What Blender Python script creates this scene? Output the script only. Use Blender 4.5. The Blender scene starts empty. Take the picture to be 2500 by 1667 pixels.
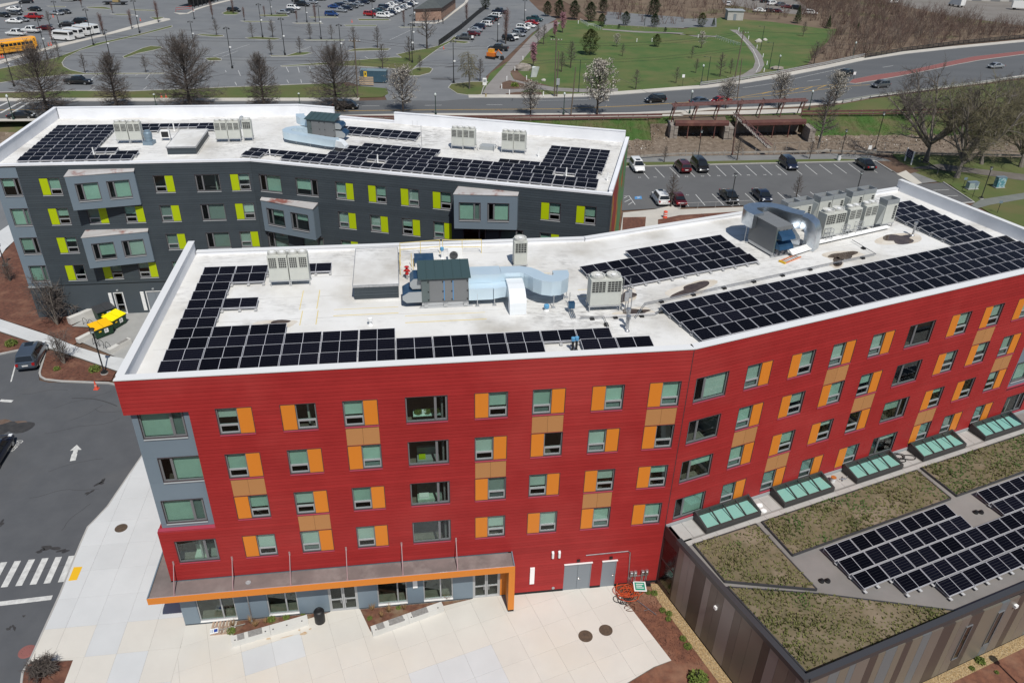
import bpy,math,random
from mathutils import Vector,Matrix
rnd=random.Random(7)
scene=bpy.context.scene
col=scene.collection
CAM_H,FPX,PITCH,ROLL=41.3,1900.0,0.53726,-0.025501
FW=Vector((0,math.cos(PITCH),-math.sin(PITCH)))
UP0=Vector((0,math.sin(PITCH),math.cos(PITCH)))
RT0=Vector((1,0,0))
RT=RT0*math.cos(ROLL)-UP0*math.sin(ROLL)
UP=RT0*math.sin(ROLL)+UP0*math.cos(ROLL)
cam_data=bpy.data.cameras.new('camera')
cam=bpy.data.objects.new('camera',cam_data)
col.objects.link(cam)
cam_data.sensor_width=36.0
cam_data.lens=36.0*FPX/2500.0
cam_data.clip_end=3000.0
cam_data.clip_start=0.5
m3=Matrix((RT,UP,-FW)).transposed()
cam.matrix_world=Matrix.Translation((0,0,CAM_H))@m3.to_4x4()
scene.camera=cam
SUN_EL,SUN_AZ=math.radians(55.7),math.radians(160.4)
world=bpy.data.worlds.new('World')
scene.world=world
world.use_nodes=True
wn=world.node_tree
wn.nodes.clear()
sky=wn.nodes.new('ShaderNodeTexSky')
sky.sky_type='NISHITA'
sky.sun_disc=False
sky.sun_elevation=SUN_EL
sky.sun_rotation=SUN_AZ
sky.air_density=1.0
sky.dust_density=0.6
bg=wn.nodes.new('ShaderNodeBackground')
bg.inputs['Strength'].default_value=0.075
wo=wn.nodes.new('ShaderNodeOutputWorld')
wn.links.new(sky.outputs[0],bg.inputs[0])
wn.links.new(bg.outputs[0],wo.inputs[0])
sun_data=bpy.data.lights.new('sun','SUN')
sun_data.energy=4.2
sun_data.angle=math.radians(0.53)
sun_data.color=(1.0,0.965,0.90)
sun=bpy.data.objects.new('sun',sun_data)
col.objects.link(sun)
SUN_DIR=Vector((math.sin(SUN_AZ)*math.cos(SUN_EL),math.cos(SUN_AZ)*math.cos(SUN_EL),math.sin(SUN_EL)))
sun.rotation_euler=SUN_DIR.to_track_quat('Z','Y').to_euler()
sun.location=SUN_DIR*300
vs=scene.view_settings
vs.view_transform='Standard'
vs.look='None'
vs.exposure=0.0
vs.gamma=1.0
vs.use_curve_mapping=False
cy=scene.cycles
cy.max_bounces=8
cy.diffuse_bounces=3
cy.glossy_bounces=4
cy.transparent_max_bounces=12
cy.transmission_bounces=4
cy.caustics_reflective=False
cy.caustics_refractive=False
cy.sample_clamp_indirect=4.0
scene.render.film_transparent=False
REG={'A1':(0,0,2.8),'A2':(830,0,2.8),'A3':(1660,0,2.8),'B1':(0,550,2.8),'B2':(830,550,2.8),'B3':(1660,550,2.8),'C1':(0,1107,2.8),'C2':(830,1107,2.8),'C3':(1660,1107,2.8),'b1':(0,0,5.6),'b2':(420,0,5.6),'b3':(830,0,5.6),'b4':(1250,0,5.6),'b5':(1660,0,5.6),'b6':(2080,0,5.6),'b7':(1500,220,5.6),'b8':(2080,250,5.6),'c1':(360,1340,4.704),'c2':(840,1340,4.704),'c3':(1320,1300,4.704),'d1':(950,570,4.704),'d2':(1400,620,5.88),'d3':(1780,450,5.004)}
def ray(px,py):
 return FW+RT*((px-1250)/FPX)-UP*((py-833.5)/FPX)
def at(reg,x,y,z=0.0):
 """site survey: the place on level z that was measured at this spot of map sheet reg"""
 ox,oy,s=REG[reg]
 d=ray(ox+x/s,oy+y/s)
 t=(z-CAM_H)/d.z
 return Vector((d.x*t,d.y*t,z))
def ats(reg,pts,z=0.0):
 return[at(reg,x,y,z)for x,y in pts]
def height(reg,x,y,base):
 """top of an upright thing that stands at base"""
 ox,oy,s=REG[reg]
 d=ray(ox+x/s,oy+y/s)
 t=base[1]/d.y
 return CAM_H+d.z*t
class Frame:
 def __init__(self,o,deg):
  self.o=Vector((o[0],o[1],0));self.a=math.radians(deg)
  self.d=Vector((math.cos(self.a),math.sin(self.a),0));self.n=Vector((-math.sin(self.a),math.cos(self.a),0))
  self.M=Matrix.Translation(self.o)@Matrix.Rotation(self.a,4,'Z')
 def p(self,u,v,z=0.0):
  q=self.o+self.d*u+self.n*v
  return Vector((q.x,q.y,z))
 def uv(self,q):
  r=Vector((q[0],q[1],0))-self.o
  return r.dot(self.d),r.dot(self.n)
FS=Frame((10.2963,37.6234),8.57)
FE=Frame((10.2963,37.6234),24.364)
FL=Frame((-26.543,75.469),8.5008)
FR=Frame((-26.543,75.469),-11.4566)
class MB:
 def __init__(self,M=None):
  self.v=[];self.f=[];self.mi=[];self.M=M
 def pt(self,p):
  p=Vector(p)
  if self.M is not None:p=self.M@p
  self.v.append(p);return len(self.v)-1
 def face(self,pts,mi=0):
  self.f.append([self.pt(p)for p in pts]);self.mi.append(mi)
 def fi(self,idx,mi=0):
  self.f.append(list(idx));self.mi.append(mi)
 def box(self,x0,x1,y0,y1,z0,z1,mi=0,skip=()):
  i=[self.pt((x,y,z))for z in(z0,z1)for y in(y0,y1)for x in(x0,x1)]
  for k,q in(('b',(0,2,3,1)),('t',(4,5,7,6)),('s',(0,1,5,4)),('n',(2,6,7,3)),('w',(0,4,6,2)),('e',(1,3,7,5))):
   if k not in skip:self.fi([i[a]for a in q],mi)
 def prism(self,poly,z0,z1,mi=0,bottom=True,mi_top=None):
  n=len(poly)
  ar=sum(poly[i][0]*poly[(i+1)%n][1]-poly[(i+1)%n][0]*poly[i][1]for i in range(n))
  if ar<0:poly=list(reversed(poly))
  a=[self.pt((p[0],p[1],z0))for p in poly];b=[self.pt((p[0],p[1],z1))for p in poly]
  self.fi(b,mi if mi_top is None else mi_top)
  if bottom:self.fi(list(reversed(a)),mi)
  for i in range(n):
   j=(i+1)%n;self.fi((a[i],a[j],b[j],b[i]),mi)
 def hexa(self,lo,hi,mi=0):
  a=[self.pt(p)for p in lo];b=[self.pt(p)for p in hi];n=len(a)
  self.fi(b,mi);self.fi(list(reversed(a)),mi)
  for i in range(n):
   j=(i+1)%n;self.fi((a[i],a[j],b[j],b[i]),mi)
 def path(self,pts,r,n=6,mi=0,caps=True,r2=None):
  pts=[Vector(p)for p in pts];rings=[];k=len(pts)
  ref=None
  for i,p in enumerate(pts):
   t=(pts[min(i+1,k-1)]-pts[max(i-1,0)])
   if t.length<1e-9:t=Vector((0,0,1))
   t.normalize()
   if ref is None:ref=Vector((0,0,1))if abs(t.z)<.9 else Vector((1,0,0))
   a=t.cross(ref);
   if a.length<1e-6:a=t.orthogonal()
   a.normalize();b=a.cross(t);ref=b
   rr=r if not isinstance(r,(list,tuple))else r[i]
   if r2 is not None:rr=r+(r2-r)*i/(k-1)
   rings.append([self.pt(p+a*(rr*math.cos(2*math.pi*j/n))+b*(rr*math.sin(2*math.pi*j/n)))for j in range(n)])
  for i in range(k-1):
   for j in range(n):
    j2=(j+1)%n
    self.fi((rings[i][j],rings[i][j2],rings[i+1][j2],rings[i+1][j]),mi)
  if caps:
   self.fi(list(reversed(rings[0])),mi);self.fi(rings[-1],mi)
 def lathe(self,prof,n=16,c=(0,0,0),mi=0,axis='z'):
  rings=[]
  for r,z in prof:
   ring=[]
   for j in range(n):
    a=2*math.pi*j/n;x,y=r*math.cos(a),r*math.sin(a)
    q=(x,y,z)if axis=='z' else((x,z,-y)if axis=='y' else(z,x,y))
    ring.append(self.pt((c[0]+q[0],c[1]+q[1],c[2]+q[2])))
   rings.append(ring)
  for i in range(len(rings)-1):
   for j in range(n):
    j2=(j+1)%n;self.fi((rings[i][j],rings[i][j2],rings[i+1][j2],rings[i+1][j]),mi)
  if prof[0][0]>1e-4:self.fi(list(reversed(rings[0])),mi)
  if prof[-1][0]>1e-4:self.fi(rings[-1],mi)
 def strip(self,sec,pts,mi=0,closed=False):
  """sweep a 2D section (side, z) along plan points"""
  pts=[Vector((p[0],p[1],p[2]if len(p)>2 else 0))for p in pts];k=len(pts);rings=[]
  for i,p in enumerate(pts):
   t1=(pts[i]-pts[i-1])if i>0 else(pts[1]-pts[0]);t2=(pts[i+1]-pts[i])if i<k-1 else t1
   t1=Vector((t1.x,t1.y,0)).normalized();t2=Vector((t2.x,t2.y,0)).normalized()
   t=(t1+t2).normalized();nrm=Vector((-t.y,t.x,0));sc=1/max(.35,t.dot(t1))
   rings.append([self.pt(p+nrm*(s*sc)+Vector((0,0,z)))for s,z in sec])
  m=len(sec)
  for i in range(k-1):
   for j in range(m if closed else m-1):
    j2=(j+1)%m;self.fi((rings[i][j2],rings[i][j],rings[i+1][j],rings[i+1][j2]),mi)
  if closed:
   self.fi(rings[0],mi);self.fi(list(reversed(rings[-1])),mi)
 def mesh(self,name,mats,off=(0,0,0),smooth=False):
  me=bpy.data.meshes.new(name)
  off=Vector(off)
  me.from_pydata([tuple(p-off)for p in self.v],[],self.f)
  if not isinstance(mats,(list,tuple)):mats=[mats]
  for m_ in mats:me.materials.append(m_)
  if len(mats)>1:me.polygons.foreach_set('material_index',self.mi)
  if smooth:
   me.polygons.foreach_set('use_smooth',[True]*len(me.polygons))
   try:me.set_sharp_from_angle(angle=math.radians(42))
   except Exception:pass
  me.update()
  return me
 def build(self,name,mats,parent=None,off=None,smooth=False):
  if off is None:off=world_loc(parent)if parent is not None else(0,0,0)
  return obj(name,self.mesh(name,mats,off,smooth),parent)
LOC={}
def world_loc(o):
 return LOC.get(o.name,Vector((0,0,0)))
def obj(name,data,parent=None,loc=None,rz=0.0,**kw):
 o=bpy.data.objects.new(name,data);col.objects.link(o)
 if parent is not None:o.parent=parent
 if loc is not None:o.location=loc
 if rz:o.rotation_euler=(0,0,rz)
 LOC[o.name]=(world_loc(parent)if parent is not None else Vector((0,0,0)))+Vector(loc if loc is not None else(0,0,0))
 for k,v_ in kw.items():o[k]=v_
 return o
def tag(o,label=None,cat=None,group=None,kind=None):
 if label:o['label']=label
 if cat:o['category']=cat
 if group:o['group']=group
 if kind:o['kind']=kind
 return o
def thing(name,label,cat,loc=(0,0,0),rz=0.0,group=None):
 return tag(obj(name,None,None,loc,rz),label,cat,group)
def local(mb,name,mats,parent,smooth=False,**kw):
 """mesh given in the parent's own coordinates"""
 return obj(name,mb.mesh(name,mats,(0,0,0),smooth),parent,**kw)
KIDS={}
def dup(root,loc,rz=0.0,label=None,group=None,scale=None):
 if root.name not in KIDS:KIDS[root.name]=[(c,list(c.children))for c in root.children]
 r=root.copy();col.objects.link(r);r.location=loc;r.rotation_euler=(0,0,rz)
 if scale:r.scale=(scale,)*3 if not isinstance(scale,(tuple,list))else scale
 if label:r['label']=label
 if group:r['group']=group
 LOC[r.name]=Vector(loc)
 for c,gs in KIDS[root.name]:
  c2=c.copy();col.objects.link(c2);c2.parent=r
  for g in gs:
   g2=g.copy();col.objects.link(g2);g2.parent=c2
 return r
MATS={}
def srgb(r,g,b):
 f=lambda c:(c/255/12.92)if c/255<=.04045 else((c/255+.055)/1.055)**2.4
 return(f(r),f(g),f(b))
def mat(name,c1,c2=None,scale=1.0,rough=.7,metal=0.0,bump=0.0,bscale=None,c3=None,s3=.1,coord='Position',spec=.4,lo=.35,hi=.65,detail=4,stretch=None,c3lo=.5,c3hi=.7,objvar=0.0,coat=0.0):
 if name in MATS:return MATS[name]
 m=bpy.data.materials.new(name);m.use_nodes=True;nt=m.node_tree;N=nt.nodes;L=nt.links
 p=N['Principled BSDF']
 p.inputs['Roughness'].default_value=rough;p.inputs['Metallic'].default_value=metal
 if 'Specular IOR Level' in p.inputs:p.inputs['Specular IOR Level'].default_value=spec
 if coat:p.inputs['Coat Weight'].default_value=coat
 p.inputs['Base Color'].default_value=(*c1,1)
 src=None
 if c2 is not None or bump or c3 is not None:
  if coord=='Position':
   g=N.new('ShaderNodeNewGeometry');src=g.outputs['Position']
  else:
   g=N.new('ShaderNodeTexCoord');src=g.outputs['Object']
  if stretch:
   mp=N.new('ShaderNodeMapping');mp.inputs['Scale'].default_value=stretch;L.new(src,mp.inputs['Vector']);src=mp.outputs[0]
 last=None
 def noise(sc,det=detail):
  n=N.new('ShaderNodeTexNoise');n.inputs['Scale'].default_value=sc;n.inputs['Detail'].default_value=det;n.inputs['Roughness'].default_value=.6
  L.new(src,n.inputs['Vector']);return n.outputs['Fac']
 def ramp(fac,a,b,lo_,hi_):
  mr=N.new('ShaderNodeMapRange');mr.inputs['From Min'].default_value=lo_;mr.inputs['From Max'].default_value=hi_;L.new(fac,mr.inputs['Value'])
  mx=N.new('ShaderNodeMix');mx.data_type='RGBA';L.new(mr.outputs[0],mx.inputs['Factor'])
  for s_,v_ in((6,a),(7,b)):
   if isinstance(v_,tuple):mx.inputs[s_].default_value=(*v_,1)
   else:L.new(v_,mx.inputs[s_])
  return mx.outputs[2]
 if c2 is not None:last=ramp(noise(scale),c1,c2,lo,hi)
 if c3 is not None:last=ramp(noise(s3),last if last is not None else c1,c3,c3lo,c3hi)
 if objvar:
  oi=N.new('ShaderNodeObjectInfo');hs=N.new('ShaderNodeHueSaturation')
  mr=N.new('ShaderNodeMapRange');mr.inputs['To Min'].default_value=1-objvar;mr.inputs['To Max'].default_value=1+objvar
  L.new(oi.outputs['Random'],mr.inputs['Value']);L.new(mr.outputs[0],hs.inputs['Value'])
  if last is not None:L.new(last,hs.inputs['Color'])
  else:hs.inputs['Color'].default_value=(*c1,1)
  last=hs.outputs[0]
 if last is not None:L.new(last,p.inputs['Base Color'])
 if bump:
  b=N.new('ShaderNodeBump');b.inputs['Strength'].default_value=bump;b.inputs['Distance'].default_value=.02
  L.new(noise(bscale or scale*4,3),b.inputs['Height']);L.new(b.outputs[0],p.inputs['Normal'])
 MATS[name]=m
 return m
def glass_mat(name,tint,refl=.08,rough=.02):
 if name in MATS:return MATS[name]
 m=bpy.data.materials.new(name);m.use_nodes=True;nt=m.node_tree;N=nt.nodes;L=nt.links
 N.clear();out=N.new('ShaderNodeOutputMaterial');tr=N.new('ShaderNodeBsdfTransparent');gl=N.new('ShaderNodeBsdfGlossy')
 tr.inputs[0].default_value=(*tint,1);gl.inputs['Roughness'].default_value=rough;gl.inputs[0].default_value=(.95,.98,1,1)
 fr_=N.new('ShaderNodeLayerWeight');pw_=N.new('ShaderNodeMath');pw_.operation='POWER';pw_.inputs[1].default_value=4.0;L.new(fr_.outputs['Facing'],pw_.inputs[0])
 ad=N.new('ShaderNodeMath');ad.operation='MULTIPLY_ADD';ad.inputs[1].default_value=.8;ad.inputs[2].default_value=refl;L.new(pw_.outputs[0],ad.inputs[0]);ad.use_clamp=True
 mx=N.new('ShaderNodeMixShader');L.new(ad.outputs[0],mx.inputs[0]);L.new(tr.outputs[0],mx.inputs[1]);L.new(gl.outputs[0],mx.inputs[2]);L.new(mx.outputs[0],out.inputs[0])
 MATS[name]=m
 return m
def clip_cell(poly,cell):
 """clip any polygon with a convex counter-clockwise cell (2D)"""
 out=[(p[0],p[1])for p in poly]
 n=len(cell)
 for i in range(n):
  a,b=cell[i],cell[(i+1)%n];inp=out;out=[]
  if not inp:return[]
  side=lambda p:(b[0]-a[0])*(p[1]-a[1])-(b[1]-a[1])*(p[0]-a[0])
  for k in range(len(inp)):
   p,q=inp[k-1],inp[k];sp,sq=side(p),side(q)
   if(sp>=0)!=(sq>=0):
    t=sp/(sp-sq);out.append((p[0]+(q[0]-p[0])*t,p[1]+(q[1]-p[1])*t))
   if sq>=0:out.append(q)
 return out
def area(poly):
 return.5*abs(sum(poly[i-1][0]*poly[i][1]-poly[i][0]*poly[i-1][1]for i in range(len(poly))))
def inside(p,poly):
 c=False
 for i in range(len(poly)):
  a,b=poly[i-1],poly[i]
  if(a[1]>p[1])!=(b[1]>p[1])and p[0]<(b[0]-a[0])*(p[1]-a[1])/(b[1]-a[1])+a[0]:c=not c
 return c
def sheet(name,pts,z,m,thick=None,kind='structure',label=None):
 mb=MB();mb.prism([(p[0],p[1])for p in pts],z-(thick or.003),z,bottom=False)
 o=mb.build(name,m)
 o['kind']=kind
 if label:o['label']=label
 return o
 # ================================================================ building materials
M_red=mat('red_boards',(.318,.024,.024),(.285,.020,.020),.6,.5,spec=.3,c3=(.345,.036,.034),s3=.12,objvar=.07)
M_dark=mat('joint_dark',(.012,.012,.014),rough=.9)
M_redbase=mat('red_backing',(.08,.006,.007),rough=.8)
M_orange=mat('orange_panel',(.62,.2,.022),rough=.45,objvar=.02)
M_tan=mat('tan_panel',(.42,.2,.075),rough=.5,objvar=.03)
M_lime=mat('lime_panel',(.4,.5,.004),rough=.4)
M_slate=mat('slate_boards',(.049,.062,.072),(.043,.055,.065),.6,.5,objvar=.07)
M_slatebk=mat('slate_backing',(.012,.014,.015),rough=.9)
M_slatebase=mat('slate_base',(.052,.066,.078),(.058,.072,.084),.5,.7)
M_greypan=mat('grey_blue_panel',(.165,.21,.25),(.155,.2,.24),.5,.4,objvar=.03)
M_frame=mat('window_frame',(.21,.215,.225),rough=.4,metal=.3)
M_rail=mat('window_rail',(.42,.43,.44),rough=.35,metal=.3)
M_reveal=mat('reveal',(.06,.045,.05),rough=.6)
M_sillr=mat('sill_pink',(.33,.045,.075),rough=.4)
M_sillg=mat('sill_grey',(.32,.34,.35),rough=.4)
M_white=mat('roof_membrane',(.71,.705,.69),(.60,.585,.55),.22,.6,c3=(.40,.375,.33),s3=.16,c3lo=.52,c3hi=.78,lo=.4,hi=.75,detail=8,bump=.15,bscale=1.2)
def roof_mat(m):
 nt=m.node_tree;N=nt.nodes;L=nt.links;p=N['Principled BSDF'];lk=p.inputs['Base Color'].links[0].from_socket;g=N.new('ShaderNodeNewGeometry')
 def nz(sc,lo,hi,st=(1,1,1),det=8):
  mp=N.new('ShaderNodeMapping');mp.inputs['Scale'].default_value=st;L.new(g.outputs['Position'],mp.inputs['Vector']);n=N.new('ShaderNodeTexNoise');n.inputs['Scale'].default_value=sc;n.inputs['Detail'].default_value=det;n.inputs['Roughness'].default_value=.68;L.new(mp.outputs[0],n.inputs['Vector'])
  r=N.new('ShaderNodeMapRange');r.inputs['From Min'].default_value=lo;r.inputs['From Max'].default_value=hi;L.new(n.outputs['Fac'],r.inputs['Value']);return r.outputs[0]
 mu=N.new('ShaderNodeMath');mu.operation='MULTIPLY';L.new(nz(.10,.47,.62),mu.inputs[0]);L.new(nz(1.5,.42,.72,(1,2.2,1)),mu.inputs[1])
 mx=N.new('ShaderNodeMix');mx.data_type='RGBA';L.new(mu.outputs[0],mx.inputs['Factor']);L.new(lk,mx.inputs[6]);mx.inputs[7].default_value=(.22,.21,.20,1);L.new(mx.outputs[2],p.inputs['Base Color'])
roof_mat(M_white)
M_coping=mat('coping',(.66,.665,.67),rough=.5)
M_parapet=mat('parapet_membrane',(.78,.79,.82),(.7,.71,.74),.4,.55)
M_int=mat('interior_wall',(.5,.46,.45),rough=.9)
M_intfloor=mat('interior_floor',(.22,.18,.16),(.17,.14,.12),2,.6)
M_glass=glass_mat('glass',(.80,.885,.85),.05)
M_glass2=glass_mat('screened_glass',(.66,.71,.70),.03,.15)
M_mint=mat('blind_mint',(.52,.65,.59),(.44,.55,.51),.8,.8,objvar=.16)
M_pale=mat('blind_pale',(.62,.665,.64),(.55,.59,.57),.8,.8,objvar=.12)
M_dusk=mat('blind_grey',(.3,.32,.32),rough=.8)
M_door=mat('door_grey',(.2,.225,.25),rough=.45)
M_chrome=mat('steel',(.6,.6,.6),rough=.25,metal=1.0)
M_alu=mat('galvanised',(.55,.56,.58),(.45,.46,.48),6,.38,.9,coord='Object')
M_black=mat('black_metal',(.012,.012,.013),rough=.5)
M_wht=mat('white_paint',(.78,.78,.77),rough=.5)
# ================================================================ windows
WM={}
def wmesh(key,fn):
 if key not in WM:WM[key]=fn()
 return WM[key]
def ring(mb,x0,x1,z0,z1,t,y0,y1,mi=0):
 mb.box(x0,x1,y0,y1,z0,z0+t,mi);mb.box(x0,x1,y0,y1,z1-t,z1,mi)
 mb.box(x0,x0+t,y0,y1,z0+t,z1-t,mi);mb.box(x1-t,x1,y0,y1,z0+t,z1-t,mi)
def quad_mesh(name,x0,x1,z0,z1,y,m,th=.012):
 mb=MB();mb.box(x0,x1,y,y+th,z0,z1);return mb.mesh(name,m)
def window(parent,F,u,z,w,h,kind,blind,sillmat,sillw=None,silloff=0.0,yoff=0.0,flip=False):
 """one window: frame with its panes, blind, sill and reveal as sub-parts"""
 big=kind=='B'
 def frame():
  mb=MB();ring(mb,0,w,0,h,.055,.05,.15)
  if big:
   xm=.3*w if flip else.7*w
   mb.box(xm-.045,xm+.045,.045,.15,.055,h-.055)
   a,b=(.055,xm-.045)if flip else(xm+.045,w-.055)
   ring(mb,a,b,.055,h-.055,.05,.06,.13,0)
  else:
   mb.box(.055,w-.055,.045,.15,.56,.62,1)
   ring(mb,.055,w-.055,.055,.56,.05,.055,.14,1)
  return mb.mesh('window',[M_frame,M_rail])
 o=obj('window',wmesh(('f',w,h,kind,flip),frame),parent,F.p(u,yoff,z)-world_loc(parent),F.a)
 y=.10
 if big:
  xm=.3*w if flip else.7*w
  wide=(xm+.045,w-.055)if flip else(.055,xm-.045);nar=(.105,xm-.095)if flip else(xm+.095,w-.105)
  obj('pane',wmesh(('pw',w,h,flip),lambda:quad_mesh('pane',wide[0],wide[1],.055,h-.055,y,M_glass)),o)
  obj('pane',wmesh(('pn',w,h,flip),lambda:quad_mesh('pane',nar[0],nar[1],.105,h-.105,y,M_glass2)),o)
  span=wide
 else:
  obj('pane',wmesh(('pu',w,h),lambda:quad_mesh('pane',.055,w-.055,.62,h-.055,y,M_glass)),o)
  obj('pane',wmesh(('pl',w,h),lambda:quad_mesh('pane',.105,w-.105,.105,.51,y,M_glass2)),o)
  span=(.055,w-.055)
 if blind:
  bm_={'m':M_mint,'w':M_pale,'g':M_dusk}[blind[0]]
  fr_=float(blind[1:]or 10)/10
  z1=h-.05;z0=z1-(h-.12)*fr_
  obj('blind',wmesh(('b',w,h,blind,flip),lambda:quad_mesh('blind',span[0],span[1]if not big or fr_<1 else w-.06 if not flip else span[1],z0,z1,.19,bm_,.006)),o)
 sw=sillw or w
 if sillmat is not None:
  def sill():
   mb=MB();x0,x1=silloff-.02,silloff+sw+.02
   mb.hexa([(x0,-.06,-.10),(x1,-.06,-.10),(x1,.05,-.10),(x0,.05,-.10)],[(x0,-.06,-.045),(x1,-.06,-.045),(x1,.05,-.003),(x0,.05,-.003)])
   return mb.mesh('sill',sillmat)
  obj('sill',wmesh(('s',sw,silloff,sillmat.name),sill),o)
 def rev():
  mb=MB();x0,x1=silloff,silloff+sw
  ring(mb,x0-.03,x1+.03,-.0025,h+.03,.027,-.035,.045)
  return mb.mesh('reveal',M_reveal)
 obj('reveal',wmesh(('r',sw,silloff,h),rev),o)
 return o
SEGS={}
def siding(parent,F,u0,u1,z0,z1,holes,m,pitch=.24,proud=.026):
 """lapped boards cut round the openings: the longest become objects, the short ends are joined later"""
 n=int(round((z1-z0)/pitch));p=(z1-z0)/n;L_=SEGS.setdefault(parent.name,[])
 for k in range(n):
  a,b=z0+k*p,z0+(k+1)*p-.02
  zs=sorted({a,b}|{z for h_ in holes for z in(h_[2],h_[3])if a+.01<z<b-.01})
  prev={}
  for i in range(len(zs)-1):
   zc=(zs[i]+zs[i+1])/2
   cuts=sorted((h_[0],h_[1])for h_ in holes if h_[2]<=zc<=h_[3]);x=u0;seg=[]
   for c0,c1 in cuts:
    if c0>x+.01:seg.append((x,min(c0,u1)))
    x=max(x,c1)
   if x<u1-.01:seg.append((x,u1))
   ya=-proud+(proud-.014)*(zs[i]-a)/p;yb=-proud+(proud-.014)*(zs[i+1]-a)/p
   for s0,s1 in seg:L_.append((s1-s0,F,s0,s1,zs[i],zs[i+1],ya,yb,m))
def lay_boards(parent,limit=290):
 L_=sorted(SEGS[parent.name],key=lambda t:-t[0]*(t[5]-t[4])/(60+max(0,t[1].p((t[2]+t[3])/2,0).y)))
 rest={}
 for i,(w,F,s0,s1,a,b,ya,yb,m)in enumerate(L_):
  mb=MB(F.M)if i<limit else rest.setdefault(m.name,(MB(),m))[0]
  if i>=limit:mb.M=F.M
  mb.hexa([(s0,ya,a),(s1,ya,a),(s1,0,a),(s0,0,a)],[(s0,yb,b),(s1,yb,b),(s1,0,b),(s0,0,b)])
  if i<limit:mb.build('siding_board',m,parent)
 for mb,m in rest.values():mb.build('siding_board',m,parent)['kind']='stuff'
def wallgrid(mb,u0,u1,z0,z1,holes,y0=.002,y1=.16,mi=0):
 us=sorted({u0,u1}|{x for h_ in holes for x in h_[:2]if u0<x<u1});zs=sorted({z0,z1}|{x for h_ in holes for x in h_[2:4]if z0<x<z1})
 for i in range(len(us)-1):
  for k in range(len(zs)-1):
   uc,zc=(us[i]+us[i+1])/2,(zs[k]+zs[k+1])/2
   if any(h_[0]<uc<h_[1]and h_[2]<zc<h_[3]for h_ in holes):continue
   mb.face([(us[i],y0,zs[k]),(us[i+1],y0,zs[k]),(us[i+1],y0,zs[k+1]),(us[i],y0,zs[k+1])],mi)
   mb.face([(us[i],y1,zs[k+1]),(us[i+1],y1,zs[k+1]),(us[i+1],y1,zs[k]),(us[i],y1,zs[k])],mi)
 for h_ in holes:
  a,b,c,d=h_[:4]
  if a<u0:continue
  mb.face([(a,y0,c),(a,y1,c),(a,y1,d),(a,y0,d)],mi);mb.face([(b,y0,d),(b,y1,d),(b,y1,c),(b,y0,c)],mi)
  mb.face([(a,y0,d),(a,y1,d),(b,y1,d),(b,y0,d)],mi);mb.face([(b,y0,c),(b,y1,c),(a,y1,c),(a,y0,c)],mi)
def panel(parent,F,u0,u1,z0,z1,m,name='panel',y0=-.012,y1=.04):
 mb=MB(F.M);mb.box(u0,u1,y0,y1,z0,z1);return mb.build(name,m,parent)
WH=1.71
def group(parent,F,ug,head,code,holes,pm,sillm,w=1.85,blind='m'):
 """window with its coloured panel beside it"""
 z=head-WH;ww=1.08
 holes.append((ug,ug+w,z,head))
 if code=='WP':
  window(parent,F,ug,z,ww,WH,'D',blind,sillm,w,0);panel(parent,F,ug+ww+.012,ug+w-.01,z+.005,head-.01,pm)
 else:
  window(parent,F,ug+w-ww,z,ww,WH,'D',blind,sillm,w,ww-w);panel(parent,F,ug+.01,ug+w-ww-.012,z+.005,head-.01,pm)
def bigwin(parent,F,ug,head,holes,sillm,w=2.3,flip=False,blind=None,yoff=0.0):
 holes.append((ug,ug+w,head-WH,head))
 window(parent,F,ug,head-WH,w,WH,'B',blind,sillm,flip=flip,yoff=yoff)
def spandrel(parent,F,ug,head,holes,m,w=1.85):
 z1=head-WH-.13;z0=head-3.1+.05
 holes.append((ug,ug+w,z0-.01,z1+.01))
 panel(parent,F,ug+.006,ug+w/2-.006,z0,z1,m);panel(parent,F,ug+w/2+.006,ug+w-.006,z0,z1,m)
def interiors(parent,F,u0,u1,z_floor,n,depth=4.2,step=3.7):
 mb=MB(F.M);mf=MB(F.M)
 for k in range(n):
  z=z_floor-3.1*k
  mf.box(u0,u1,.62,depth,z-.25,z)
  mb.box(u0,u1,depth,depth+.1,z,z+2.85)
  x=u0+1.6
  while x<u1:mb.box(x,x+.1,.6,depth-.002,z+.002,z+2.845);x+=step
 mf.build('floor_slab',M_intfloor,parent);mb.build('partition_wall',M_int,parent)
 # ================================================================ red building
TOPR=16.56
red=thing('red_building','long red apartment block with orange panels and a white roof','building',FS.p(0,0,0))
Dd=17.75
rS0,rB,rE1=FS.p(-31,0),FS.p(0,0),FE.p(34.84,0)
rRL,rRB,rER=FS.p(-31,Dd),Vector((rB.x+17.92*math.cos(math.radians(106.467)),rB.y+17.92*math.sin(math.radians(106.467)),0)),FE.p(34.84,Dd)
S_cols=[(-26.36,['WP','WP','PW','PW'],[1],['w4','m7','m6','w8']),(-23.0,['PW','WP','WP','WP'],[2],[None,'m8','w6','w']),(-19.68,['WP','PW','WP','WP'],[0],['m6','m','m7','w7']),(-12.43,['PW','WP','PW','PW'],[1],['m6','w7','g','w6']),(-9.13,['WP','PW','WP','PW'],[0],['m',None,'w6','w7']),(-5.69,['PW','WP','PW','PW'],[2],['m','w','w5','m']),(-2.32,['PW','PW','PW','PW'],[0],['m',None,'m4','m'])]
hS=[]
for ug,codes,sp,bl in S_cols:
 for r in range(4):
  group(red,FS,ug,TOPR-3.1*r,codes[r],hS,M_orange,M_sillr,blind=bl[r])
 for r in sp:spandrel(red,FS,ug,TOPR-3.1*r,hS,M_tan)
for r in range(4):bigwin(red,FS,-16.28,TOPR-3.1*r,hS,M_sillr,blind=None)
bigwin(red,FS,-30.22,TOPR-9.3,hS,M_sillr)
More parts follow.
